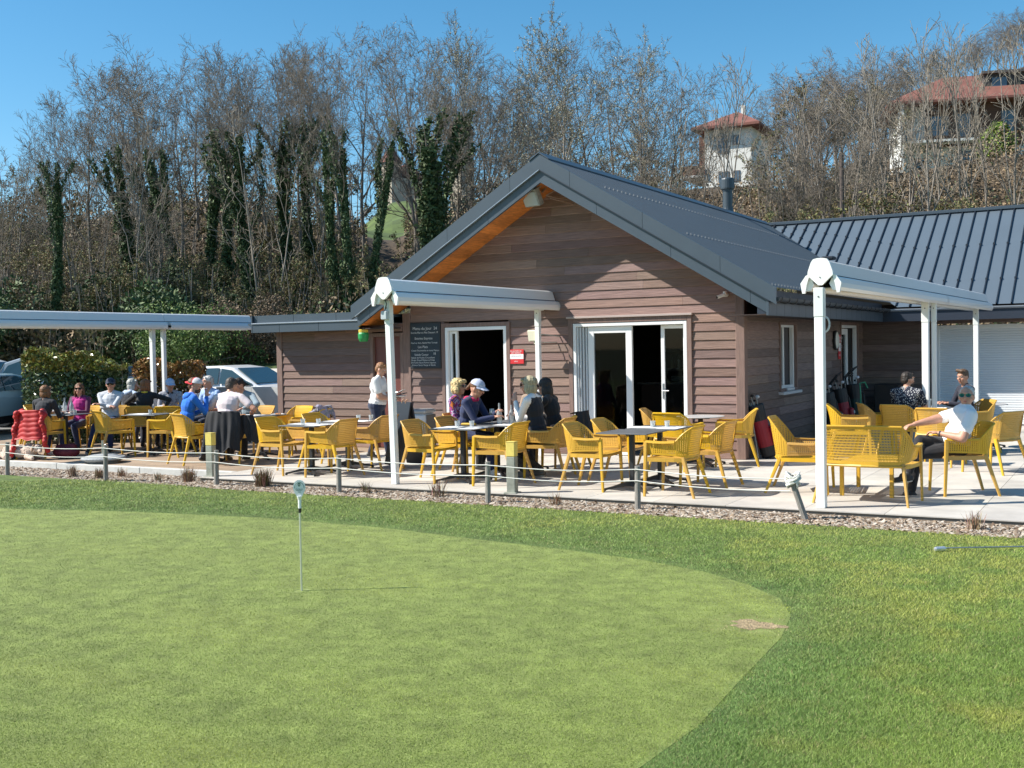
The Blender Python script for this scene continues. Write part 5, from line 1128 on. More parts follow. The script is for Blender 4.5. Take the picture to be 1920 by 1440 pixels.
person('woman with short chestnut hair and dark top, seated with her back to the lawn',-12.03,-3.5,108,lean=10,sc=.98,top=cloth('charcoal',(.018,.020,.028)),hair=hairm('chestnut',(.19,.085,.035)),hairstyle='bob',hyaw=-8,hpitch=2,hl=(-.14,.40,.80),hr=(.14,.40,.80),legs=NAVY,shoes=mat('shoe_white',(.72,.70,.70),.5))
person('person in navy vest and white shirt leaning on the table at the left frame edge',-13.30,-4.15,66,lean=34,sc=1.04,top=cloth('white',(.78,.77,.76),.04),vest=NAVY,sleeve='short',hair=grey,hairstyle='thin',hyaw=0,hpitch=20,hl=(-.2,.42,.80),hr=(.32,.30,.92),pole=(.6,-.8))
# -- garments hung on chairs
def drape(name,parent,m,wt,wb,z0,drop,y0=-.31,out=.10,folds=5,amp=.03,quilt=0,seed=1,xo=0,th=.02,over=.10,hem=.03):
    """cloth hanging over a chair back: a folded sheet with thickness"""
    r=np.random.default_rng(seed); nu,nv=48,40; ph=r.random(6)*6.28; V=[]
    for j in range(nv+1):
        v=j/nv
        for i in range(nu+1):
            u=i/nu*2-1; vv=v*(1+hem*math.sin(u*4+ph[0])+hem*.7*math.sin(u*9+ph[1]))
            if vv*drop<over: t=vv*drop/over; z=z0-.02+.035*math.sin(t*math.pi/2)+.0; y=y0+.10*(1-t); w=wt*(.8+.2*t)
            else: t=(vv*drop-over)/(drop-over+1e-6); z=z0+.015-t*(drop-over); y=y0-out*t; w=wt+(wb-wt)*t**.8
            f=math.sin(u*folds*1.57+ph[2]+.8*t)*.6+.4*math.sin(u*folds*3.3+ph[3]-1.1*t); k=min(1,.25+t*1.1)
            y-=amp*f*k; 
            if quilt:
                q=abs(math.sin(math.pi*(v*quilt+.30*math.sin(u*1.6+ph[4])+.05*math.sin(u*5+ph[5])))); y-=.014*q**.6; 
            V.append((xo+u*w+.02*math.sin(v*5+ph[1])*u,y+.10*(abs(u)**3)*.8,z))
    V=np.array(V); n=len(V); V2=V+np.array([0,th,-.004]); A=np.concatenate([V,V2]); w_=nu+1; i=(np.arange(nv)[:,None]*w_+np.arange(nu)[None]).ravel()
    F=[np.stack([i,i+1,i+w_+1,i+w_],1),np.stack([i+w_+n,i+w_+1+n,i+1+n,i+n],1)]
    e=[(k,k+1) for k in range(nu)]+[(nv*w_+k+1,nv*w_+k) for k in range(nu)]+[(k*w_+w_,k*w_) for k in range(nv)]+[(k*w_+nu,(k+1)*w_+nu) for k in range(nv)]
    F.append(np.array([(a,b_,b_+n,a+n) for a,b_ in e])); return npmesh(name,A,np.concatenate(F),m,parent,smooth=True)
def garment(label,name,loc,deg): return thing(name,label,'jacket',(loc[0],loc[1],0),R(deg-90))
RED=mat('puffer_red',(.46,.008,.007),.55,var=.12,scale=9,sheen=.1)
t=garment('bright red quilted puffer jacket hung over a chair back at left','puffer_jacket',(-11.93,-3.58),108)
drape('jacket_back',t,RED,.24,.31,.87,.62,y0=-.375,out=.10,folds=2,amp=.02,quilt=7.5,seed=3,hem=.02)
for sx,dz in ((-1,.74),(1,.66)):
    P=[]; n=13
    for k in range(n):
        f=k/(n-1); x=sx*(.24+.10*f+.015*math.sin(k*1.7)); y=-.38-.03*f+.02*math.sin(k*1.1+sx); z=.83-dz*f; P.append(('e',(x,y,z),(.056-.010*f+.004*math.sin(k*2.3),.050-.01*f,.05),Matrix.Rotation(.25*math.sin(k*1.3+sx),3,'Y')@Matrix.Rotation(sx*.25,3,'Y'),0))
    s_=remesh(P+[('c',(sx*.20,-.28,.85),(sx*.27,-.34,.80),.06,.06,0)],.009,[RED],'sleeve',t,noise=.006,smooth=1)
b=MB(); b.lathe([(.04,-.02),(.043,.05),(.04,.08)],12,c=(-.35,-.37,.03)); b.build('cuff',BLACK,t)
CBLK=mat('coat_black',(.014,.014,.017),.8,var=.4,scale=6)
t=garment('long black coat hanging over the chair behind the left bollard','coat',(-7.75,-3.15),104)
drape('coat_back',t,CBLK,.27,.36,.87,.74,y0=-.36,out=.12,folds=5,amp=.035,seed=8,hem=.05); drape('coat_side',t,CBLK,.10,.20,.80,.50,y0=-.24,out=.02,folds=3,amp=.04,seed=5,xo=.36,hem=.12)
t=garment('grey and lavender jacket thrown over a chair back left of the two tumbler table','folded_jacket',(-7.05,-1.95),195)
drape('jacket_back',t,multicol('lavgrey',[(.28,.25,.33),(.22,.22,.24),(.34,.32,.38),(.05,.05,.06)],5),.28,.24,.88,.34,out=.06,folds=4,amp=.04,seed=21,over=.14,hem=.10); remesh([('c',(-.2,-.22,.87),(.16,-.12,.84),.06,.05,0),('c',(.1,-.1,.82),(-.14,.02,.72),.05,.05,0)],.01,[multicol('lavgrey',[(.1,.1,.1)]*4,5)],'sleeve',t,noise=.02)
t=garment('black jacket hung on the chair behind the black haired woman','folded_jacket',(-1.92,-2.45),180)
drape('jacket_back',t,CBLK,.20,.24,.88,.45,y0=-.35,out=.06,folds=4,amp=.03,seed=30,hem=.08)
# handbag below it, rucksack etc.
def blob(name,label,cat,prims,m,loc,deg=0,noise=.01,extra=None):
    t=thing(name,label,cat,(loc[0],loc[1],loc[2] if len(loc)>2 else 0),R(deg)); remesh(prims,.012,[m],'bag_body',t,noise=noise)
    if extra: extra(t)
    return t
blob('handbag','black handbag hanging low behind the black haired woman','bag',[('e',(0,0,.34),(.16,.09,.15),None,0),('c',(-.12,0,.45),(.12,0,.45),.05,.05,0)],mat('leather_black',(.015,.015,.017),.4),(-1.42,-2.42,0),10,.01,lambda t:(lambda b:(b.tube([(-.1,0,.45),(-.05,0,.62),(.05,0,.62),(.1,0,.45)],.01,6),b.build('strap',BLACK,t)))(MB()))
blob('rucksack','maroon and navy bag on the deck right of the red jacket','bag',[('e',(0,0,.12),(.26,.14,.12),None,0),('c',(-.15,0,.2),(.15,0,.22),.05,.05,0)],mat('bag_maroon',(.12,.008,.02),.7,var=.3,scale=6),(-11.35,-3.55,0),20,.015,lambda t:(lambda b:(b.tube([(-.25,-.1,.05),(-.32,-.15,.12),(-.38,-.12,.03),(-.45,-.14,.02)],.016,6),b.build('strap',mat('strap_red',(.35,.01,.02),.6),t)))(MB()))
# dog lying under the red jacket chair
dg=thing('dog','cream long haired dog lying on the deck under the chair with the red jacket','dog',(-12.05,-3.92,0),R(2))
DF=mat('dog_cream',(.62,.47,.38),.9,var=.25,scale=25,bump=.6,bscale=90)
P=[('e',(-.10,0,.14),(.30,.13,.13),None,0),('e',(.20,0,.16),(.16,.12,.13),None,0),('e',(-.36,.02,.12),(.16,.14,.12),None,0),('c',(.28,0,.18),(.36,-.02,.20),.085,.075,0),('e',(.42,-.03,.21),(.085,.075,.075),None,0),('c',(.45,-.04,.19),(.53,-.06,.16),.045,.032,0),
   ('c',(.22,-.10,.06),(.42,-.14,.04),.045,.035,0),('c',(.22,.09,.06),(.44,.10,.04),.045,.035,0),('c',(-.34,-.12,.08),(-.22,-.18,.05),.07,.05,0),('c',(-.22,-.18,.04),(-.10,-.19,.035),.04,.03,0),('c',(-.48,.0,.08),(-.66,-.08,.035),.045,.02,0),('c',(-.66,-.08,.035),(-.78,-.02,.03),.035,.02,0)]
remesh(P,.011,[DF],'body',dg,noise=.03)
for sy in (-1,1): remesh([('c',(.40,-.03+sy*.065,.26),(.385,-.03+sy*.09,.17),.022,.018,0)],.008,[mat('dog_ear',(.40,.26,.17),.9)],'ear',dg,noise=.01)
b=MB(); b.ball((.545,-.062,.17),(.014,.014,.011),8); b.ball((.475,-.075,.225),.008,6); b.ball((.485,-.005,.225),.008,6); b.build('nose_and_eyes',mat('dog_nose',(.012,.01,.01),.3),dg)
# waiter's plates and menus
mn=thing('serving_stack','stack of menus and white plates carried by the waiter','plate',(-5.57,-1.42,1.03),R(22))
b=MB(); b.lathe([(.0,.0),(.07,.0),(.12,.018),(.12,.024),(.07,.008),(0,.008)],18); b.build('plate',mat('plate_white',(.75,.75,.73),.3),mn)
b=MB(); b.cbox((-.10,-.12,.03),(.12,.10,.045),.003,0,M=Matrix.Rotation(R(-14),4,'Y')); b.cbox((-.08,-.14,.07),(.13,.08,.078),.002,1,M=Matrix.Rotation(R(-26),4,'Y')); b.build('menu_card',[mat('menu_black',(.02,.022,.025),.4),PAPER],mn)
# ================================================================== GOLF BAGS
def golf_bag(x,y,deg,lean,c1,c2,label,cart=False,hcol=(.6,.6,.6),scale=1):
    t=thing('golf_bag',label,'golf bag',(x,y,0),R(deg),'golf bags leaning by the side wall'); t.scale=(scale,)*3
    M=Matrix.Rotation(R(lean),4,'X'); A=mat('bag_'+c1[0],c1[1],.5,var=.15,scale=5); B=mat('bag_'+c2[0],c2[1],.5); WHT=mat('bag_white',(.6,.6,.6),.5)
    b=MB(); b.lathe([(.0,.02),(.11,.02),(.125,.05),(.125,.20)],16,1,M=M); b.lathe([(.128,.20),(.122,.45),(.120,.62)],16,0,M=M); b.lathe([(.122,.62),(.13,.70),(.135,.86),(.128,.88),(.118,.86),(.10,.8),(0,.78)],16,1,M=M); b.build('bag_tube',[A,B],t)
    b=MB(); b.cbox((-.09,-.19,.18),(.09,-.10,.50),.03,0,M=M); b.cbox((-.065,-.205,.22),(.065,-.188,.34),.01,2,M=M); b.cbox((-.06,-.20,.39),(.06,-.189,.44),.004,2,M=M); b.build('pocket',[A,B,WHT],t)
    b=MB(); b.tube([tuple(M@Vector(p)) for p in ((.10,-.08,.80),(.20,-.12,.68),(.18,-.12,.45),(.10,-.1,.30))],.018,6,0); b.build('shoulder_strap',B,t)
    for k,(dx,dy,h,rr) in enumerate(((-.05,.02,1.02,.9),(.02,-.04,.98,1),(.06,.04,1.06,1),(-.02,.06,.95,.7),(.04,.0,.93,.7))):
        b=MB(); b.tube([tuple(M@Vector((dx,dy,.8))),tuple(M@Vector((dx*1.4,dy*1.4,h)))],.006,6,0); 
        p=M@Vector((dx*1.4+.03,dy*1.4-.02,h+.01)); b.ball(tuple(p),(.055*rr,.035*rr,.028*rr),10,1 if k!=1 else 2); b.build('golf_club',[mat('steel_dark',(.35,.38,.38),.3,metal=.7),mat('club_head',(.02,.02,.022),.25),mat('club_head_white',hcol,.4)],t)
    b=MB()
    for sx in (-1,1): b.tube([tuple(M@Vector((sx*.05,.1,.70))),(sx*.20,.16 if lean>0 else .2,.02)],.009,6,0)
    b.build('stand_leg',mat('alu_grey',(.3,.3,.3),.4),t)
    if cart:
        b=MB(); b.tube([tuple(M@Vector((-.1,.12,.2))),tuple(M@Vector((-.1,.14,1.0))),tuple(M@Vector((-.12,-.02,1.14))),tuple(M@Vector((0,-.1,1.18))),tuple(M@Vector((.12,-.02,1.14))),tuple(M@Vector((.1,.14,1.0))),tuple(M@Vector((.1,.12,.2)))],.014,8)
        for sx in (-1,1): b.lathe([(.0,-.02),(.10,-.02),(.13,0),(.10,.02),(0,.02)],18,M=Matrix.Translation((sx*.28,.15,.13))@Matrix.Rotation(R(90),4,'Y'))
        b.tube([(-.28,.15,.13),(.28,.15,.13)],.012,6); b.build('trolley_frame',mat('trolley_black',(.015,.016,.018),.45),t)
    return t
golf_bag(.30,.36,112,-15,('red',(.30,.012,.025)),('black',(.014,.014,.016)),'red and black golf bag leaning on the wall corner, white headcover on its clubs',hcol=(.62,.64,.68))
golf_bag(.42,4.35,100,-12,('navy_black',(.012,.014,.02)),('black',(.014,.014,.016)),'black golf bag in the dark behind the corner post',hcol=(.2,.2,.2))
golf_bag(.45,5.1,96,-10,('red',(.30,.012,.025)),('black',(.014,.014,.016)),'red trolley golf bag with white headcovers in the middle of the group',True,(.6,.6,.62),1.05)
golf_bag(.52,5.75,92,-6,('deep_green',(.008,.035,.028)),('black',(.014,.014,.016)),'tall black and green trolley golf bag nearest the side door',True,(.1,.1,.1),1.12)
b=MB(); b.tube([(.60,5.50,.35),(.61,5.52,.75),(.58,5.58,1.0),(.66,5.66,1.02),(.70,5.72,.9)],.014,6); tag(b.build('green_strap',mat('strap_green',(.05,.32,.16),.5)),'light green strap looped over the tall golf bag','strap')
# dark bench and pillar in the shade behind the patterned man
b=MB(); b.cbox((.45,7.6,0),(.95,8.4,.9),.01); tag(b.build('store_box',mat('store_dark',(.03,.022,.018),.7)),'dark wooden storage box in the shaded wall corner','box')
# ================================================================== HEDGES AND BUSHES (leaf faces)
def leafcloud(name,pts,size,cols,m,parent=None,flat_=.0,kind=None):
    n=len(pts); a=rng.normal(size=(n,3)); a/=np.linalg.norm(a,axis=1)[:,None]; r=rng.normal(size=(n,3)); t=np.cross(a,r); t/=np.linalg.norm(t,axis=1)[:,None]; bt=np.cross(a,t)
    s=(size*(.6+.8*rng.random(n)))[:,None]; P=np.asarray(pts)
    V=np.stack([P-t*s,P-bt*s*.45,P+t*s,P+bt*s*.45],1).reshape(-1,3); F=np.arange(4*n).reshape(-1,4)
    cols=np.asarray(cols); ci=rng.integers(0,len(cols),n); c=cols[ci]*rng.uniform(.6,1.4,(n,1))
    o=npmesh(name,V,F,m,parent,col=c); 
    if kind: o['kind']=kind
    return o
def leafm(name,rough=.5,trans=.25):
    if name in MATS: return MATS[name]
    m=mat(name,(1,1,1),rough,attr=True,spec=.4); return m
LEAF=leafm('leaf_glossy',.30); LEAFD=leafm('leaf_matt',.7); TWIG=mat('twig',(.215,.195,.168),.85,attr=True,spec=.2); BARK=mat('bark',(.25,.22,.185),.9,var=.35,scale=3,stretch=(6,6,1.2),bump=.6,bscale=8,spec=.2)
def hedge(label,a,c,w,h,n,cols,topcols,name='hedge'):
    t=thing(name,label,'hedge',(0,0,0)); a=np.array(a);c=np.array(c); L=np.linalg.norm(c-a); d=(c-a)/L; nn=np.array([-d[1],d[0]])
    # shell-biased points with a wobbly outline
    s=rng.random(n)*L; q=rng.random(n); z=rng.random(n)**.8*h; off=(rng.random(n)*2-1)
    sh=rng.random(n)<.75; off=np.where(sh&(rng.random(n)<.6),np.sign(off)*(.82+.22*rng.random(n)),off); z=np.where(sh&(rng.random(n)<.35),h*(.93+.1*rng.random(n)),z)
    wob=.12*np.sin(s*3.1)+.10*np.sin(s*7.3+1)+.08*vnoise(s,z,.3,61); hw=w/2*(1+.25*wob); hh=1+.07*np.sin(s*2.3)+.06*np.sin(s*5.9)+.05*(vnoise(s,s,.12,62)-.5)
    endt=np.clip(np.minimum(s,L-s)/.35,0,1)**.5; off*=(.55+.45*endt); 
    P=np.stack([a[0]+d[0]*s+nn[0]*off*hw,a[1]+d[1]*s+nn[1]*off*hw,z*hh],1)
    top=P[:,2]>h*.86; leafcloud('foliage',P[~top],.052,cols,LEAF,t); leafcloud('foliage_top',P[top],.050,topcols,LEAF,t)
    b=MB()
    for k in range(int(L*5)):
        x=rnd.random()*L; o=rnd.uniform(-.2,.2)*w; b.tube([(a[0]+d[0]*x+nn[0]*o,a[1]+d[1]*x+nn[1]*o,0),(a[0]+d[0]*(x+rnd.uniform(-.2,.2))+nn[0]*o*2,a[1]+d[1]*(x+.1)+nn[1]*o*2,h*.85)],[.012,.005],4)
    b.build('stem',BARK,t); return t
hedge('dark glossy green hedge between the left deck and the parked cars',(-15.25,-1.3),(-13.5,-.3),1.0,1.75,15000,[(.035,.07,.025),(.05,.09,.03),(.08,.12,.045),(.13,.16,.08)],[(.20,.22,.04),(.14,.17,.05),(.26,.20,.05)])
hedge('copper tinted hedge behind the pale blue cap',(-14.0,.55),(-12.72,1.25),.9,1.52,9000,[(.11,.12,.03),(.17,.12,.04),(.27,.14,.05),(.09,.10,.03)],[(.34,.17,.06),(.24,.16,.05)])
# low pale wall by the annex
b=MB(); p,q=UV(-6.7,25.5),UV(-4.4,25.5); d=Vector((1,0,0)); nn=Vector((-d.y,d.x,0))
for k in range(3):
    a=p+d*(k*1.05); c=a+d*1.04; vs=[a,c,c+nn*.15,a+nn*.15]; b.add([(v.x,v.y,-.02) for v in vs]+[(v.x,v.y,1.07+.0*k) for v in vs],[(0,1,5,4),(1,2,6,5),(2,3,7,6),(3,0,4,7),(4,5,6,7)])
tag(b.build('low_wall',mat('wall_pale',(.44,.45,.44),.8,var=.10,scale=3,bump=.15,bscale=60)),'low pale concrete wall between the deck and the white hatchback','wall')
# dry tufts in the bed
def tuft(x,y,z,s,n,cols,label,spread=.5):
    b=MB(); 
    for k in range(n):
        a=rnd.uniform(0,6.28); l=s*rnd.uniform(.6,1.15); r=rnd.uniform(.05,spread)*l; c=rnd.choice(cols); w=.0035
        x0,y0=rnd.uniform(-.05,.05)*s/.15,rnd.uniform(-.05,.05)*s/.15; ca,sa=math.cos(a),math.sin(a)
        b.add([(x0-sa*w,y0+ca*w,0),(x0+sa*w,y0-ca*w,0),(x0+ca*r*.5+sa*w,y0+sa*r*.5-ca*w,l*.6),(x0+ca*r*.5-sa*w,y0+sa*r*.5+ca*w,l*.6),(x0+ca*r,y0+sa*r,l)],[(0,1,2,3),(3,2,4)],0,tuple(v*rnd.uniform(.7,1.3) for v in c))
    o=b.build('dry_tuft',LEAFD); o.location=(x,y,z); return tag(o,label,'plant','dry tufts in the gravel strip')
DRY=[(.28,.18,.10),(.20,.12,.07),(.33,.22,.14)]; GRN=[(.09,.10,.03),(.16,.14,.05),(.20,.12,.07)]
for (x,y,s,n,c,l,sp) in ((-9.42,-5.0,.17,90,DRY,'dry russet tuft right of the far left stake',.7),(-8.8,-5.02,.17,90,DRY,'dry russet tuft below the parasol base, left one',.7),(-8.6,-4.75,.14,60,DRY,'small dry tuft between the parasol base and the second stake',.8),(-6.75,-5.15,.22,150,DRY,'large dry tuft left of the left bollard',.6),(-5.25,-5.22,.26,230,GRN+DRY,'big green and brown tuft behind the flag stick disc',.6),(-3.45,-5.25,.15,50,DRY+GRN,'small tuft at the foot of the leaning white post',.8),(-2.35,-5.25,.22,60,DRY,'sparse spiky tuft between the leaning post and the right bollard',.8),(-.62,-5.35,.16,30,DRY,'thin branching twig clump before the bare dark table',1.0),(4.03,-5.42,.19,60,DRY,'dry tuft in the gravel near the right frame edge',.6),(4.62,-5.3,.16,50,GRN,'green tuft at the right frame edge',.8),(-7.6,-4.95,.12,40,DRY+GRN,'low tuft between the second and third stakes',.9)):
    tuft(x,y,-.08 if x<-6.8 else -.045,s,n,c,l,sp)
# stones / bark chips
n=26000; x=rng.uniform(-15,7,n); yb=np.interp(x,[-15,-7,-6.8,0,12],[-4.28,-4.28,-4.98,-4.99,-5.0]); ya=np.interp(x,[-30,-7,-5.8,0,4.5,12],[-5.30,-5.48,-5.66,-5.70,-5.76,-5.9]); y=yb+(ya-yb)*rng.random(n)**.9; z=np.where(x<-6.6,-.098,-.048)
r=.010+.016*rng.random(n)**2; ang=rng.random(n)*6.28; el=.35+.5*rng.random(n); ti=rng.normal(0,.35,n)
base=np.array([(1,0,0),(.4,.8,0),(-.6,.7,0),(-1,-.1,0),(-.3,-.8,0),(.7,-.6,0),(0,0,.55)]); 
V=base[None]*r[:,None,None]*np.stack([np.ones(n)*1.5,el*1.5,np.ones(n)],1)[:,None,:]; V[:,:,2]+=V[:,:,0]*ti[:,None]
ca,sa=np.cos(ang)[:,None],np.sin(ang)[:,None]; X=V[:,:,0]*ca-V[:,:,1]*sa; Y=V[:,:,0]*sa+V[:,:,1]*ca; V=np.stack([X+x[:,None],Y+y[:,None],V[:,:,2]+z[:,None]+.006],-1).reshape(-1,3)
F=(np.array([(0,1,6),(1,2,6),(2,3,6),(3,4,6),(4,5,6),(5,0,6)])[None]+7*np.arange(n)[:,None,None]).reshape(-1,3)
pal=np.array([(.38,.30,.22),(.28,.20,.13),(.42,.36,.29),(.17,.11,.07),(.48,.42,.35),(.22,.16,.11)]); c=pal[rng.integers(0,6,n)]*rng.uniform(.7,1.2,(n,1))
tag(npmesh('gravel_and_chips',V,F,mat('chip',(1,1,1),.8,attr=True),col=np.repeat(c,6,0)),kind='stuff')
# ================================================================== CARS
def car(label,x,y,deg,paint,kind='hatch',z=0):
    t=thing('parked_car',label,'car',(x,y,z),R(deg),'cars in the parking area'); PM=mat('paint_'+paint[0],paint[1],.28,coat=.6,spec=.5); GLc=mat('car_glass',(.03,.06,.07),.05,spec=.9); BK=mat('car_trim',(.015,.015,.017),.5)
    if kind=='hatch': prof=[(-1.98,.45),(-2.02,.75),(-1.92,1.0),(-1.55,1.42),(-1.2,1.50),(-.2,1.52),(.25,1.46),(1.0,1.02),(1.75,.86),(2.02,.70),(2.05,.42)]; sill=.98; gl=[(-1.75,1.04),(-1.42,1.36),(-1.15,1.44),(-.2,1.46),(.22,1.40),(.88,1.02)]
    elif kind=='suv': prof=[(-2.1,.5),(-2.15,.95),(-2.05,1.2),(-1.8,1.70),(-1.4,1.82),(.1,1.82),(.45,1.72),(1.1,1.22),(1.95,1.10),(2.15,.90),(2.2,.5)]; gl=[(-1.92,1.22),(-1.68,1.62),(-1.35,1.74),(.05,1.74),(.4,1.66),(.98,1.22)]
    else: prof=[(-2.2,.45),(-2.25,.80),(-2.1,1.0),(-1.5,1.36),(-.9,1.44),(.0,1.44),(.35,1.36),(1.15,.98),(1.95,.85),(2.2,.70),(2.25,.42)]; gl=[(-1.95,1.02),(-1.42,1.30),(-.85,1.38),(-.02,1.38),(.30,1.31),(1.02,.99)]
    W=.88; zb=gl[0][1]
    def half(z): return W if z<zb else W-(z-zb)*.30
    # lofted shell: rings across width with rounding
    b=MB(); ws=[-1,-.93,-.7,0,.7,.93,1]; bul=[.0,.035,.05,.055,.05,.035,.0]; vs=[]
    n=len(prof)
    for w,bu in zip(ws,bul):
        for (px,pz) in prof: vs.append((px*(1+ (bu-.05)*.3),w*half(pz),pz+(bu-.05)*.6*(1 if pz>.6 else 0)))
    fs=[]
    for i in range(len(ws)-1):
        for k in range(n-1): fs.append((i*n+k,i*n+k+1,(i+1)*n+k+1,(i+1)*n+k))
    fs.append(tuple(range(n))); fs.append(tuple(range(len(vs)-1,len(vs)-1-n,-1))); b.add(vs,fs); b.box((-1.95,-.84,.25),(1.95,.84,.5),1)
    b.build('body',[PM,BK],t,smooth=False)
    # side glass
    for sy in (-1,1):
        g=[gl[0],gl[1],gl[2],gl[3],gl[4],gl[5]]
        for (xa,xb) in ((-9,-1.12),(-1.06,-.16),(-.10,9)):
            poly=[]; xs=sorted(set([max(xa,gl[0][0])]+[p[0] for p in gl if xa<p[0]<xb]+[min(xb,gl[-1][0])]))
            up=[(q,float(np.interp(q,[p[0] for p in gl],[p[1] for p in gl]))) for q in xs]; lo=[(xs[-1],zb+.02),(xs[0],zb+.02)]
            poly=up+[p for p in lo if abs(p[1]-float(np.interp(p[0],[q[0] for q in gl],[q[1] for q in gl])))>.01]
            if len(poly)<3: continue
            b=MB(); b.add([(p[0],sy*(half(p[1])+.012),p[1]) for p in poly]+[(p[0],sy*(half(p[1])-.0),p[1]) for p in poly],[tuple(range(len(poly))),tuple(range(2*len(poly)-1,len(poly)-1,-1))]+[(k,(k+1)%len(poly),len(poly)+(k+1)%len(poly),len(poly)+k) for k in range(len(poly))]); b.build('side_window',GLc,t)
    def scr(nm,p0,p1):
        b=MB(); dx,dz=p1[0]-p0[0],p1[1]-p0[1]; L=math.hypot(dx,dz); nx,nz=-dz/L,dx/L
        if nz<0: nx,nz=-nx,-nz
        q=[]
        for off in (.028,.004):
            for (p,w) in ((p0,.90),(p0,-.90),(p1,-.86),(p1,.86)): q.append((p[0]+nx*off,w*half(p[1]),p[1]+nz*off))
        b.add(q,[(0,1,2,3),(7,6,5,4),(0,4,5,1),(1,5,6,2),(2,6,7,3),(3,7,4,0)]); b.build(nm,GLc,t)
    scr('windscreen',(prof[7][0]-.06,prof[7][1]+.03),(prof[6][0]+.06,prof[6][1]-.03)); scr('rear_window',(prof[2][0]+.06,prof[2][1]+.07),(prof[3][0]-.05,prof[3][1]-.04))
    for sx in (-1.28,1.30):
        for sy in (-1,1):
            b=MB(); M=Matrix.Translation((sx,sy*.80,.32))@Matrix.Rotation(R(90),4,'X'); b.lathe([(.0,-.1),(.30,-.1),(.32,-.07),(.32,.07),(.30,.1),(.21,.1)],22,0,M=M); w=b.build('wheel',BK,t)
            b=MB(); b.lathe([(.0,-.11),(.20,-.11),(.21,.105),(.19,.11),(.06,.09),(.0,.11)],14,0,M=M); b.build('rim',mat('rim_alloy',(.4,.4,.4),.3,metal=.8),w)
    for sy in (-1,1):
        b=MB(); b.ball((prof[9][0]-.06,sy*.66,prof[8][1]-.12),(.14,.16,.07),10); b.build('headlight',mat('lamp_clear',(.6,.62,.64),.08),t)
        b=MB(); b.ball((prof[1][0]+.09,sy*.70,prof[1][1]+.14),(.10,.12,.10),10); b.build('tail_light',mat('lamp_red',(.35,.01,.01),.2),t)
        b=MB(); b.cbox((.60,sy*.98-.09,1.0),(.74,sy*.98+.09,1.13),.03); b.build('wing_mirror',BK if paint[0]=='white' else PM,t)
    return t
p=UV(-7.0,29.3); car('white hatchback behind the low pale wall',p.x,p.y,8,('white',(.82,.82,.82)))
p=UV(-10.6,27.4); car('dark blue grey saloon with teal windscreen behind the auburn haired woman',p.x,p.y,-35,('bluegrey',(.10,.14,.18)),'saloon')
p=UV(-11.3,29.8); car('silver grey off-road car behind the gap between the hedges',p.x,p.y,28,('silver',(.30,.33,.35)),'suv')
p=UV(-13.0,26.8); car('pale blue car at the far left, its bonnet showing left of the hedge',p.x,p.y,-62,('iceblue',(.32,.44,.47)),'saloon')
p=UV(-14.6,30.8); car('white car roof showing above the dark green hedge',p.x,p.y,20,('white2',(.62,.64,.66)),'suv')
p=UV(-10.6,33.5); car('black car between the copper hedge and the white hatchback',p.x,p.y,40,('black',(.02,.022,.028)),'hatch')
# ================================================================== TREES
def perp(d):
    a=Vector((0,0,1)) if abs(d.z)<.9 else Vector((1,0,0)); return d.cross(a).normalized()
def gen_tree(seed,H,trunks=1,clear=.35,spread=.55,upw=.35,dens=1.0,rt=.16,minr=.012,lean=0,levels=4,crook=.10,curl=.0,fan=.12):
    r=random.Random(seed); segs=[[],[]]   # (p0,p1,r0,r1) big, small
    main=[]
    def grow(p,d,L,ra,lv,rend):
        n=max(3,int(L/(.9 if lv<2 else .45))) if lv<4 else 3; n=min(n,14); st=L/n; path=[(p.copy(),ra)]
        for i in range(n):
            w=crook*(1+lv*.5)*(.35 if lv==0 else 1); d=(d+Vector((r.gauss(0,w),r.gauss(0,w),r.gauss(0,w*.5)))+Vector((0,0,upw*st*(.25 if lv else .05)))).normalized()
            p=p+d*st; rr=ra+(rend-ra)*((i+1)/n)**.9; path.append((p.copy(),max(rr,minr*.7)))
        k=0 if lv<=1 else 1
        for i in range(n): segs[k].append((path[i][0],path[i+1][0],path[i][1],path[i+1][1],lv))
        if lv==0: main.append(path)
        if lv>=levels: return
        cl=clear if lv==0 else .15; 
        nb={0:int(H*.62*dens/(1 if trunks==1 else trunks*.6)),1:int(7.5*dens),2:int(6*dens),3:int(4*dens)}[lv] if H>8 and levels>3 else {0:int(H*.95*dens/(1 if trunks==1 else trunks*.7)),1:int(6*dens),2:int(6*dens),3:5}[lv]
        for j in range(nb):
            t=cl+(1-cl)*((j+r.random())/nb); x=t*n; i=min(int(x),n-1); f=x-i; q=path[i][0].lerp(path[i+1][0],f); rq=path[i][1]+(path[i+1][1]-path[i][1])*f
            dd=(path[i+1][0]-path[i][0]).normalized(); a=perp(dd); a.rotate(Matrix.Rotation(r.uniform(0,6.283),3,dd)) if False else None
            ang=r.uniform(0,6.283); a=(Matrix.Rotation(ang,3,dd)@a)
            sp=spread*r.uniform(.7,1.25)*(1 if lv else 1.0-.35*t); nd=(dd*math.cos(sp*1.1)+a*math.sin(sp*1.1)).normalized()
            if lv==0: l2=H*((.52 if levels>3 else .42)*(1-.55*(t-cl)/(1-cl)))*r.uniform(.7,1.15)
            else: l2=L*(.55-.2*t)*r.uniform(.7,1.2)
            if l2<.25: continue
            grow(q,nd,l2,max(rq*.62,minr),lv+1,minr*.8)
    for k in range(trunks):
        a=k*6.28/trunks+r.random(); d=Vector((math.cos(a)*fan*(trunks>1)+math.sin(R(lean))*.6,math.sin(a)*fan*(trunks>1),1)).normalized()
        grow(Vector((math.cos(a)*.3*(trunks>1),math.sin(a)*.3*(trunks>1),-.3)),d,H*r.uniform(.9,1) if trunks>1 else H,rt*r.uniform(.8,1.1),0,minr*1.5)
    return segs,main
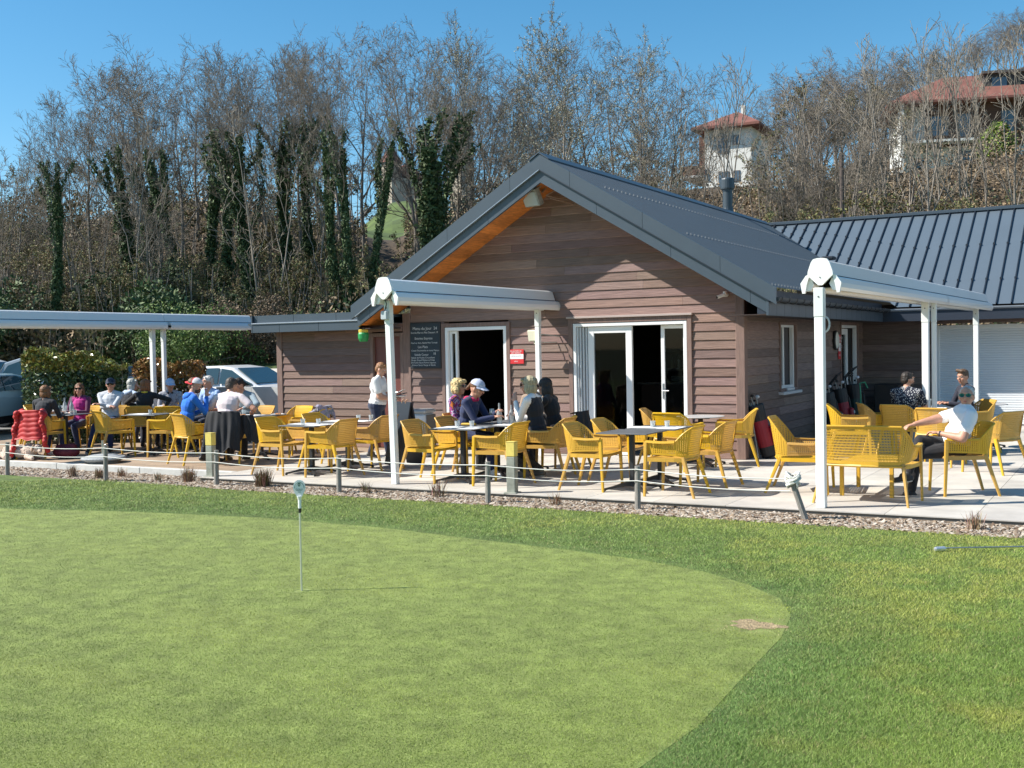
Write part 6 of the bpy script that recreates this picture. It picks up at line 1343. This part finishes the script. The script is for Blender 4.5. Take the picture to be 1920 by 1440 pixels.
def segs_mesh(name,segs,m,k,parent,col=(1,1,1),jit=.2):
    A=np.array([s[0] for s in segs]);B=np.array([s[1] for s in segs]);ra=np.array([s[2] for s in segs]);rb=np.array([s[3] for s in segs])
    d=B-A; L=np.linalg.norm(d,axis=1)[:,None]; d=d/np.maximum(L,1e-6); up=np.where(np.abs(d[:,2:3])<.9,np.array([[0,0,1.]]),np.array([[1.,0,0]])); u=np.cross(d,up); u/=np.linalg.norm(u,axis=1)[:,None]; w=np.cross(d,u)
    V=[]
    for (P,r) in ((A,ra),(B,rb)):
        for j in range(k): t=2*math.pi*j/k; V.append(P+(u*math.cos(t)+w*math.sin(t))*r[:,None])
    V=np.stack(V,1).reshape(-1,3); base=2*k*np.arange(len(segs))[:,None,None]; F=np.array([(j,(j+1)%k,k+(j+1)%k,k+j) for j in range(k)])[None]+base
    c=np.array(col)[None]*rng.uniform(1-jit,1+jit,(len(segs),1)); return npmesh(name,V,F.reshape(-1,4),m,parent,col=np.repeat(c,k,0),smooth=(k>4))
def ivy_pts(main,segs,hfrac,n,H,rad,rtop=.35):
    P=[]
    for path in main:
        pts=[p for p,_ in path]; rr=[q for _,q in path]; m=len(pts)-1
        for _ in range(n//len(main)):
            t=rnd.random()**.85*hfrac*m; i=min(int(t),m-1); f=t-i; q=pts[i].lerp(pts[i+1],f); tt=t/(hfrac*m); R_=(rr[i]+rad*(1-(1-rtop)*tt))*(.75+.5*math.sin(tt*19+seed_[0])*.35+.25*rnd.random())
            a=rnd.uniform(0,6.283); R_*=rnd.random()**.35*(1.45 if math.sin(q.z*2.1+seed_[0])*math.cos(a*2+q.z*1.3)>.45 else .9); P.append((q.x+math.cos(a)*R_,q.y+math.sin(a)*R_,q.z+rnd.uniform(-.2,.1)))
    big=[s for s in segs[0] if s[4]==1 and s[0].z<H*hfrac*.80]
    for s in big:
        for _ in range(int(n*.0045)+1): f=rnd.random(); q=s[0].lerp(s[1],f); P.append((q.x+rnd.gauss(0,.12),q.y+rnd.gauss(0,.12),q.z+rnd.gauss(0,.12)))
    return np.array(P)
seed_=[0]
IVY=[(.030,.060,.022),(.05,.09,.030),(.075,.12,.042),(.13,.17,.075)]
def tree_proto(name,seed,H,ivy=0,hf=.55,rad=.5,tw=(.9,.85,.8),**k):
    t=thing(name,'tree','tree',(0,0,-900)); segs,main=gen_tree(seed,H,**k); seed_[0]=seed
    zs=np.array([s_[1].z for s_ in segs[1]]); H=float(np.percentile(zs,99.7)); segs_mesh('trunk',segs[0],BARK,6,t); segs_mesh('crown',segs[1],TWIG,3,t,tw,.25)
    if ivy: leafcloud('ivy',ivy_pts(main,segs,hf,ivy,H,rad),.15,IVY,LEAFD,t)
    return t,H
PT={}
PT['a']=tree_proto('bare_tree',1,17,spread=.62,upw=.38,clear=.30,dens=1.0,rt=.22,minr=.011)
PT['b']=tree_proto('bare_tree',2,16,spread=.70,upw=.28,clear=.35,dens=1.0,trunks=2,rt=.20,minr=.011)
PT['c']=tree_proto('bare_tree',3,18,spread=.52,upw=.42,clear=.28,dens=1.05,rt=.25,minr=.011)
PT['d']=tree_proto('bare_tree',4,13,spread=.65,upw=.25,clear=.2,dens=1.0,trunks=3,rt=.11)
PT['i1']=tree_proto('ivy_clad_tree',5,17,ivy=13000,hf=.88,rad=.50,spread=.5,upw=.5,clear=.45,dens=1.0,rt=.2)
PT['i2']=tree_proto('ivy_clad_tree',6,16,ivy=17000,hf=.82,rad=.6,spread=.55,upw=.4,clear=.4,dens=1.0,trunks=3,rt=.17,lean=0,fan=.30)
PT['i3']=tree_proto('ivy_clad_tree',7,15,ivy=19000,hf=.84,rad=1.0,spread=.6,upw=.3,clear=.4,dens=.95,trunks=2,rt=.18,fan=.2)
PT['s1']=tree_proto('slender_pale_tree',8,12,spread=.38,upw=.6,clear=.35,dens=.8,rt=.085,tw=(1.25,1.2,1.1),levels=3)
PT['s2']=tree_proto('slender_pale_tree',9,11,spread=.5,upw=.5,clear=.2,dens=.85,rt=.07,trunks=3,tw=(1.25,1.2,1.1),levels=3)
PT['t1']=tree_proto('brushwood',10,6.5,spread=.6,upw=.4,clear=.05,dens=1.1,rt=.045,trunks=6,tw=(1.1,.95,.78),levels=3,minr=.010)
PT['t2']=tree_proto('brushwood',12,5.5,spread=.75,upw=.3,clear=.05,dens=1.2,rt=.04,trunks=7,tw=(.95,.78,.62),levels=3,minr=.010)
PT['bud']=tree_proto('budding_tree',13,17,spread=.55,upw=.42,clear=.22,dens=1.05,rt=.2)
# bud tips for the big tree behind the gable
def add_buds(key,n,cols,size):
    t=PT[key][0]; cr=[c for c in t.children if c.name.startswith('crown')][0]; me=cr.data; C=np.empty(len(me.vertices)*3); me.vertices.foreach_get('co',C); C=C.reshape(-1,3); P=C[rng.integers(0,len(C),n)]+rng.normal(0,.05,(n,3)); leafcloud('buds',P,size,cols,LEAFD,t)
add_buds('bud',9000,[(.34,.31,.22),(.30,.30,.20)],.055); add_buds('a',2500,[(.26,.25,.18)],.05); add_buds('t1',1500,[(.20,.22,.08),(.25,.19,.10)],.06); add_buds('t2',2500,[(.16,.12,.05),(.14,.15,.05)],.06)
_tc={}; _ol={}
ORD='first second third fourth fifth sixth seventh eighth ninth tenth eleventh twelfth thirteenth fourteenth fifteenth sixteenth seventeenth eighteenth nineteenth twentieth twenty-first twenty-second twenty-third twenty-fourth'.split()
def ordl(lst,label):
    _ol.clear()
    for i,r_ in enumerate(sorted(lst)): _ol[r_[0]]=label+', '+ORD[i]+' from the left'
    return lst
def LB(px): return _ol[px]
def tree(key,px,v,top=None,hgt=None,label='',group='',rz=None,wid=1.0):
    u=(px-960)*v/2111.; z=float(hz(u,v)); yh=724.5-.01892*(px+2810)
    if hgt is None: hgt=1.82+(yh-top)*v/2111.-z
    t,H=PT[key]; s=hgt/H; p=UV(u,v,z-.1); rz=rnd.uniform(0,6.28) if rz is None else rz; sc=(s*wid,s*wid,s)
    if key not in _tc: _tc[key]=1; t.location=p; t.rotation_euler=(0,0,rz); t.scale=sc; o=t
    else: o=dup(t,p,rz,None,None,sc)
    o['label']=label; o['category']={'t':'shrub'}.get(key[0],'tree'); o['group']=group; return o
G1='bare trees of the wooded bank'; 
# individually recognisable ones
tree('i1',108,50,165,label='lone tree at far left with ivy clad trunk and knobbly bare crown above the wood',group='ivy clad trees',wid=.75)
tree('i2',662,52,60,label='leaning group of ivy clad trunks left of the castle tower',group='ivy clad trees',wid=.62)
tree('i3',822,56,70,label='massive dark ivy clad tree right of the castle tower',group='ivy clad trees',wid=1.0)
tree('i1',482,54,105,label='ivy column tree rising behind the left half of the wood, above the annex roof corner',group='ivy clad trees')
tree('i1',548,57,95,label='ivy clad tree left of the utility pole',group='ivy clad trees')
tree('i2',392,56,100,label='ivy clad tree in the middle of the left wood',group='ivy clad trees',wid=.8)
tree('i3',265,58,150,label='ivy covered tree behind the left awning near its middle',group='ivy clad trees',wid=.75)
tree('i1',590,60,90,label='slim ivy clad tree just right of the utility pole',group='ivy clad trees',wid=.8)
tree('bud',1085,52,22,label='tallest spreading tree with pale buds behind the gable peak',group='budding trees',wid=1.0)
tree('bud',1000,60,85,label='budding tree left of the tallest one, above the left roof slope',group='budding trees',wid=.8)
tree('bud',1195,58,60,label='budding tree right of the tallest one, above the ridge',group='budding trees',wid=.8)
tree('bud',858,60,32,label='highest crown of the middle wood right of the ivy mass',group='budding trees',wid=.7)
W=G1; L1='tall bare tree standing in the wooded bank behind the left deck'
for (px,v,top,k) in ordl(((20,62,265,'d'),(150,66,215,'a'),(190,62,120,'c'),(235,66,105,'a'),(295,60,90,'b'),(340,66,82,'c'),(415,64,100,'c'),(440,72,118,'a'),(520,66,90,'b'),(575,68,85,'a'),(615,72,95,'c'),(165,52,330,'d'),(300,51,330,'d'),(0,52,340,'d'),(-60,56,270,'a'),(380,76,105,'a'),(268,72,110,'a'),(85,74,275,'c'),(256,50,180,'s1'),(500,51,210,'s2'),(600,53,230,'s1')),L1):
    tree(k,px,v,top,label=LB(px),group=G1)
for (px,v,top,k) in ordl(((645,66,62,'c'),(688,68,42,'a'),(785,70,50,'a'),(800,66,55,'c'),(838,68,45,'c'),(885,66,75,'a'),(905,72,110,'c')),'tall bare tree of the middle wood around the castle'):
    tree(k,px,v,top,label=LB(px),group=G1)
for (px,v,top,k) in ordl(((935,66,110,'b'),(962,60,125,'a'),(1035,66,80,'c'),(1130,66,50,'c'),(1160,62,65,'a'),(1232,62,100,'b'),(1258,66,125,'s2'),(985,54,260,'d'),(1060,54,250,'d'),(1150,54,240,'d'),(1215,55,240,'d')),'bare tree behind the gable roof'):
    tree(k,px,v,top,label=LB(px),group=G1)
for (px,v,top,k) in ordl(((1275,58,130,'s2'),(1352,58,95,'s1'),(1368,60,120,'s1'),(1440,66,235,'s2'),(1475,70,195,'s2'),(1505,72,140,'b'),(1535,70,125,'d'),(1565,66,85,'s2'),(1592,70,80,'b'),(1618,62,95,'s1'),(1645,68,110,'d'),(1668,62,100,'s2'),(1520,60,240,'d'),(1480,58,310,'d'),(1585,58,230,'d')),'thin stemmed bare tree on the slope between the two houses'):
    tree(k,px,v,top,label=LB(px),group='bare trees on the right slope')
for (px,v,top,k) in ordl(((1702,60,65,'s2'),(1748,56,75,'s1'),(1772,60,45,'s1'),(1802,57,60,'s1'),(1830,60,40,'s1'),(1862,62,60,'s1'),(1898,58,50,'s1'),(1935,60,40,'s2')),'pale slender bare tree before the long brown house'):
    tree(k,px,v,top,label=LB(px),group='bare trees on the right slope')
for (px,v,top,k) in ordl(((1500,170,150,'b'),(1540,180,130,'d'),(1580,190,120,'b'),(1620,185,110,'d'),(1660,200,115,'b'),(1700,200,105,'d'),(1740,205,95,'b'),(1780,210,85,'d'),(1820,215,70,'b'),(1850,220,60,'d'),(1880,225,42,'b'),(1905,225,28,'d'),(1930,230,15,'b'),(1960,230,8,'d'),(1840,190,85,'b'),(1890,195,60,'d'),(1760,185,110,'d'),(1690,180,130,'b'),(1470,160,185,'d'),(1440,165,200,'b'),(1560,165,155,'b'),(1630,170,135,'d')),'bare tree on the far hill behind the houses'):
    tree(k,px,v,top,hgt=None,label=LB(px),group='trees on the far hill',wid=1.5)
# brushwood
i=0
for row,(v,px0,px1,st,hh) in enumerate(((47.5,-250,1000,48,3.4),(50.5,-240,2250,52,4.2),(54,-230,2250,50,4.6),(58.5,-220,2250,52,4.8),(64,-200,2200,60,5.0),(71,-200,2200,64,5.2),(80,-200,2150,75,5.5))):
    px=px0
    while px<px1:
        q=px+rnd.uniform(-16,16)
        if not ((695<q<765 and v>57) or (1300<q<1440 and v>59) or (q>1680 and v>63)): tree('t1' if rnd.random()<.5 else 't2',q,v+rnd.uniform(-1.2,1.2),hgt=hh*rnd.uniform(.7,1.25)*(1.25 if q>1250 and v>52 else 1)*(.6 if v<48 else 1),label='leafless brown shrub '+('behind the left awning','left of the gable roof','behind the gable ridge','on the right slope below the houses')[(q>560)+(q>1000)+(q>1300)]+(', low front row',', middle rows of the bank',', high on the bank')[(v>49)+(v>60)],group='shrubs of the wooded bank',wid=1.15)
        px+=st*rnd.uniform(.8,1.2)
# undergrowth leaves (ivy, brambles) over the whole bank: uncountable
n=210000; s=rng.uniform(-300,2250,n); v=47+46*rng.random(n)**1.2; u=(s-960)*v/2111; keep=~(((s>695)&(s<765)&(v>58))|((s>1290)&(v>88))); u,v,s=u[keep],v[keep],s[keep]; n=len(u)
z=hz(u,v); P=np.stack([C0.x+RT.x*u+FW.x*v,C0.y+RT.y*u+FW.y*v,z+rng.random(n)**1.6*(.8+2.4*vnoise(u,v,3.5,77))],1)
g=vnoise(u,v,4,78)*.6+vnoise(u,v,1.4,79)*.4; left=np.clip((1300-s)/400,0,1)
colr=np.where((rng.random(n)<np.clip((g-.35)*2.2,0.02,.95)*(.35+.65*left))[:,None],np.array([.045,.075,.025])*rng.uniform(.5,1.7,(n,1)),np.array([.20,.145,.085])*rng.uniform(.45,1.6,(n,1)))
a=rng.normal(size=(n,3)); a/=np.linalg.norm(a,axis=1)[:,None]; t_=np.cross(a,rng.normal(size=(n,3))); t_/=np.linalg.norm(t_,axis=1)[:,None]; bt=np.cross(a,t_); sz=(.11*(.6+.9*rng.random(n)))[:,None]
V=np.stack([P-t_*sz,P-bt*sz*.5,P+t_*sz,P+bt*sz*.5],1).reshape(-1,3); tag(npmesh('undergrowth',V,np.arange(4*n).reshape(-1,4),LEAFD,col=colr),kind='stuff')
# leafy shrubs with their own shape
def bush(label,px,v,w,h,n,cols,z=None,name='leafy_bush',size=.10):
    u=(px-960)*v/2111.; zz=float(hz(u,v)) if z is None else z; t=thing(name,label,'bush',UV(u,v,zz),rnd.random()*6,'leafy bushes'); lobes=[(rng.normal(0,.35,3)*np.array([w,w*.6,h*.4])+np.array([0,0,h*.5]),rng.uniform(.3,.5)) for _ in range(9)]
    P=[]
    for c,r in lobes:
        m=n//9; d=rng.normal(size=(m,3)); d/=np.linalg.norm(d,axis=1)[:,None]; rr=(.6+.45*rng.random(m))**.6; P.append(c+d*rr[:,None]*np.array([w,w*.7,h])*r)
    P=np.concatenate(P); P=P[P[:,2]>-.1]; leafcloud('foliage',P,size,cols,LEAFD,t)
    b=MB()
    for c,r in lobes: b.tube([(0,0,0),(c[0]*.4,c[1]*.4,c[2]*.5),tuple(c)],[.04,.03,.015],5)
    b.build('stem',BARK,t); return t
GR=[(.10,.15,.03),(.14,.19,.04),(.07,.11,.03)]; BR=[(.13,.09,.055),(.09,.065,.04),(.17,.12,.07)]
bush('bright green bush in front of the long brown house',1862,92,3.2,3.0,5000,[(.20,.27,.04),(.14,.20,.04)],size=.16)
bush('green mossy bank bush above the copper hedge',345,44.5,3.4,2.3,9000,[(.10,.16,.03),(.07,.12,.03),(.13,.18,.05)],size=.06)
for q,(px,lab) in enumerate(((415,'dense brown hedge bush above the grass strip, left part'),(470,'dense brown hedge bush above the grass strip, middle part'),(520,'dense brown hedge bush beside the annex wall top'))): bush(lab,px,47,2.6,2.5,9000,BR,size=.05)
bush('green laurel bush low in the wood above the awning joint',390,50,2.2,1.8,4000,GR,size=.09)
bush('yellow green bush above the left roof slope',882,54,1.6,1.5,3000,[(.25,.28,.05),(.18,.22,.05)],size=.08)
for q,(px,v,h,lab) in enumerate(((40,49,3.5,'dark evergreen bush at the far left behind the cars'),(240,49.5,3.6,'dark evergreen bush behind the dark green hedge'),(450,53,3.4,'dark evergreen bush below the ivy column tree'),(330,54,4.5,'dark evergreen bush in the left wood'))): bush(lab,px,v,4.5,h,7000,IVY,size=.11)
# ================================================================== HOUSES ON THE HILL
def wbox(b,u0,u1,v0,v1,z0,z1,mi=0):
    P=[UV(u0,v0,0),UV(u1,v0,0),UV(u1,v1,0),UV(u0,v1,0)]; b.add([(p.x,p.y,z0) for p in P]+[(p.x,p.y,z1) for p in P],[(0,3,2,1),(4,5,6,7),(0,1,5,4),(1,2,6,5),(2,3,7,6),(3,0,4,7)],mi)
def uvp(u,v,z): return tuple(UV(u,v,z))
ROOFT=mat('roof_tile',(.19,.075,.055),.8,var=.2,scale=1.2,bump=.3,bscale=6); RENDER=mat('house_render',(.66,.65,.60),.9,var=.05,scale=.8); BROWN=mat('house_boarding',(.10,.050,.032),.8,var=.25,scale=2,stretch=(1,1,6)); WG=mat('house_glass',(.08,.11,.14),.1,spec=.8); WFR=mat('house_frame',(.12,.10,.09),.6)
def win(parent,u,v,z,w,h,n=(0,-1)):
    b=MB(); wbox(b,u-w/2-.07,u+w/2+.07,v-.06,v+.02,z-.07,z+h+.07); f=b.build('window',WFR,parent); b=MB(); wbox(b,u-w/2,u+w/2,v-.075,v-.062,z,z+h); wbox(b,u-.03,u+.03,v-.09,v-.076,z,z+h,1); b.build('pane',[WG,WFR],f)
def hiproof(b,u0,u1,v0,v1,ze,zr,rl,o=.9):
    a=[uvp(u0-o,v0-o,ze),uvp(u1+o,v0-o,ze),uvp(u1+o,v1+o,ze),uvp(u0-o,v1+o,ze)]; vm=(v0+v1)/2; c=[uvp(u0+rl,vm,zr),uvp(u1-rl,vm,zr)]
    lo=[(p[0],p[1],p[2]-.22) for p in a]; b.add(a+c+lo,[(0,1,5,4),(1,2,5),(2,3,4,5),(3,0,4),(6,9,8,7),(0,6,7,1),(1,7,8,2),(2,8,9,3),(3,9,6,0)],0)
# white house
h=thing('white_house','white rendered house with red hipped roof on the hill in the middle right','house',(0,0,0)); v0=105
b=MB(); wbox(b,18.2,22.6,v0,v0+7,13,22.0); b.build('wall',RENDER,h); b=MB(); hiproof(b,18.2,22.6,v0,v0+7,22.0,23.9,2.0,1.0); r=b.build('roof',ROOFT,h); b=MB(); wbox(b,20.9,21.3,v0+3,v0+3.5,23,24.4); b.build('chimney',RENDER,r)
for (u,z,w,hh) in ((19.9,19.6,.8,1.5),(21.2,20.3,.5,.75),(20.0,16.3,.9,1.5),(21.2,16.9,.5,.9)): win(h,u,v0,z,w,hh)
b=MB(); wbox(b,15.9,18.2,v0-.3,v0+6,17.5,17.7); wbox(b,15.9,18.2,v0-.3,v0-.2,17.7,18.6,1); wbox(b,17.2,18.15,v0+1.5,v0+7,17.8,21.6,1); b.build('balcony',[mat('balcony_slab',(.5,.48,.45),.8),mat('balcony_board',(.13,.06,.04),.8,var=.2,scale=3)],h)
# long brown house
h=thing('brown_house','long house with red roof, dormers and dark brown boarding at the top right','house',(0,0,0)); v0=114
b=MB(); wbox(b,42.2,62,v0,v0+10,21.3,25.7,0); b.build('boarded_wall',BROWN,h); b=MB(); wbox(b,39.8,42.2,v0+.5,v0+10,17,25.7,0); wbox(b,42.2,62,v0+.3,v0+10,17,21.3,0); wbox(b,39.6,39.9,v0-1.5,v0+.5,17,25.5,0); b.build('wall',RENDER,h)
b=MB(); hiproof(b,39.6,64,v0-.5,v0+10,25.7,29.2,5.0,1.2); r=b.build('roof',ROOFT,h)
for (u0,u1) in ((48.0,52.4),(56.4,60.0)):
    b=MB(); wbox(b,u0,u1,v0+1.2,v0+5,26.2,28.5,0); wbox(b,u0-.3,u1+.3,v0+.8,v0+5.3,28.5,28.75,1); b.build('dormer',[mat('dormer_dark',(.045,.04,.04),.7),WFR],r)
    b=MB(); wbox(b,u0+.7,u0+2.1,v0+1.13,v0+1.2,26.9,28.1,0); b.build('dormer_window',WG,r)
for (u,z,w,hh,vv) in ((43.4,22.4,1.8,1.9,v0),(45.8,22.2,1.2,2.2,v0),(49.9,22.2,1.1,2.3,v0),(55.2,22.4,1.2,2.3,v0),(46.0,18.7,1.3,2.0,v0+.3),(54.6,18.3,1.5,2.3,v0+.3),(42.3,18.5,2.0,1.7,v0+.5)): win(h,u,vv,z,w,hh)
b=MB(); wbox(b,40.0,47.6,v0-1.8,v0+.4,21.5,21.75,0)
for k in range(26): wbox(b,40.0+.3*k,40.03+.3*k,v0-1.8,v0-1.77,21.75,22.6,1)
wbox(b,40.0,47.6,v0-1.82,v0-1.75,22.6,22.66,1); b.build('balcony',[RENDER,WFR],h)
# castle
STN=mat('castle_stone',(.50,.44,.34),.9,var=.18,scale=.6,bump=.3,bscale=4)
c=thing('castle','pale stone castle with small pointed red roofed tower seen between the ivy clad trees','castle',(0,0,0)); v0=188
b=MB(); wbox(b,-21.9,-18.3,v0,v0+10,22,30.6,0); b.build('wall',STN,c); b=MB(); wbox(b,-20.35,-18.35,v0-1.2,v0+1.6,24,33.0,0); b.build('tower',STN,c)
b=MB(); um=(-20.35-18.35)/2; vm=v0+.2; o=.25; b.add([uvp(-20.35-o,v0-1.2-o,32.9),uvp(-18.35+o,v0-1.2-o,32.9),uvp(-18.35+o,v0+1.6+o,32.9),uvp(-20.35-o,v0+1.6+o,32.9),uvp(um,vm,36.0)],[(0,1,4),(1,2,4),(2,3,4),(3,0,4),(3,2,1,0)]); b.build('tower_roof',ROOFT,c)
b=MB(); b.add([uvp(-22.3,v0-.4,30.4),uvp(-18.3,v0-.4,31.0),uvp(-18.3,v0+10,31.0),uvp(-22.3,v0+10,30.4),uvp(-19.4,v0+4,33.2),uvp(-18.4,v0+4,33.2)],[(0,1,5,4),(1,2,5),(2,3,4,5),(3,0,4)]); b.build('roof',ROOFT,c)
b=MB(); wbox(b,-15.6,-13.0,v0+12,v0+16,22,39.5,0); b.build('tower',STN,c); b=MB(); b.add([uvp(-15.9,v0+11.7,39.3),uvp(-12.7,v0+11.7,39.3),uvp(-12.7,v0+16.3,39.3),uvp(-15.9,v0+16.3,39.3),uvp(-14.3,v0+14,43.2)],[(0,1,4),(1,2,4),(2,3,4),(3,0,4),(3,2,1,0)]); b.build('tower_roof',ROOFT,c)
for (u,z) in ((-21.2,28.2),(-20.85,28.2),(-21.0,24.8),(-19.6,29.5)): win(c,u,v0-(1.2 if u>-20 else 0),z,.22,1.1)
def pivot(o,p,deg):
    a=R(deg); M=Matrix.Translation(p)@Matrix.Rotation(a,4,'Z')@Matrix.Translation(-p); o.matrix_world=M
pivot([o_ for o_ in COL.objects if o_.name=='white_house'][0],UV(20.5,105,0),-26); pivot([o_ for o_ in COL.objects if o_.name=='brown_house'][0],UV(44,114,0),-12); pivot([o_ for o_ in COL.objects if o_.name=='castle'][0],UV(-20,188,0),-30)
# utility poles
def pole(label,px,v,top,base,arm=True):
    u=(px-960)*v/2111.; z=float(hz(u,v)); yh=724.5-.01892*(px+2810); zt=1.82+(yh-top)*v/2111.; t=thing('utility_pole',label,'pole',UV(u,v,z),R(29),'utility poles'); b=MB(); b.tube([(0,0,-.5),(0,0,zt-z)],[.14,.10],8); b.build('mast',mat('pole_wood',(.10,.08,.07),.9),t)
    if arm: b=MB(); b.cbox((-.9,-.04,zt-z-.35),(.9,.04,zt-z-.25),.01); b.cbox((-.5,-.04,zt-z-1.6),(.02,.04,zt-z-1.52),.01); b.build('crossarm',mat('pole_metal',(.2,.2,.2),.6),t)
    return t
pole('thin utility pole against the sky left of the castle',633,100,300,420); pole('dark wooden pole on the slope between the houses',1582,56,292,400,False)
b=MB(); u=(1378-960)*56/2111
t=thing('handrail','pale metal handrail on the slope just above the ridge','railing',UV(10.2,52,float(hz(10.2,52))),R(29)); b.tube([(-.9,0,4.2),(0,0,5.1)],.035,6); b.tube([(0,0,0),(0,0,5.1)],.035,6); b.tube([(-.9,0,0),(-.9,0,4.2)],.035,6); b.build('rail',mat('rail_pale',(.5,.5,.5),.5),t)
b=MB(); t=thing('wooden_barrier','dark post and rail barrier beyond the white hatchback','barrier',UV(-6.0,36.4,.1),R(29)); b.cbox((-.06,-.06,0),(.06,.06,1.75),.01); b.cbox((-.7,-.09,.95),(1.2,-.06,1.08),.005); b.cbox((-.7,-.09,.35),(1.2,-.06,.48),.005); b.build('post',mat('barrier_dark',(.05,.045,.04),.8),t)
for k,t in PT.items():
    if k not in _tc: 
        for c_ in list(t[0].children): D.objects.remove(c_)
        D.objects.remove(t[0])
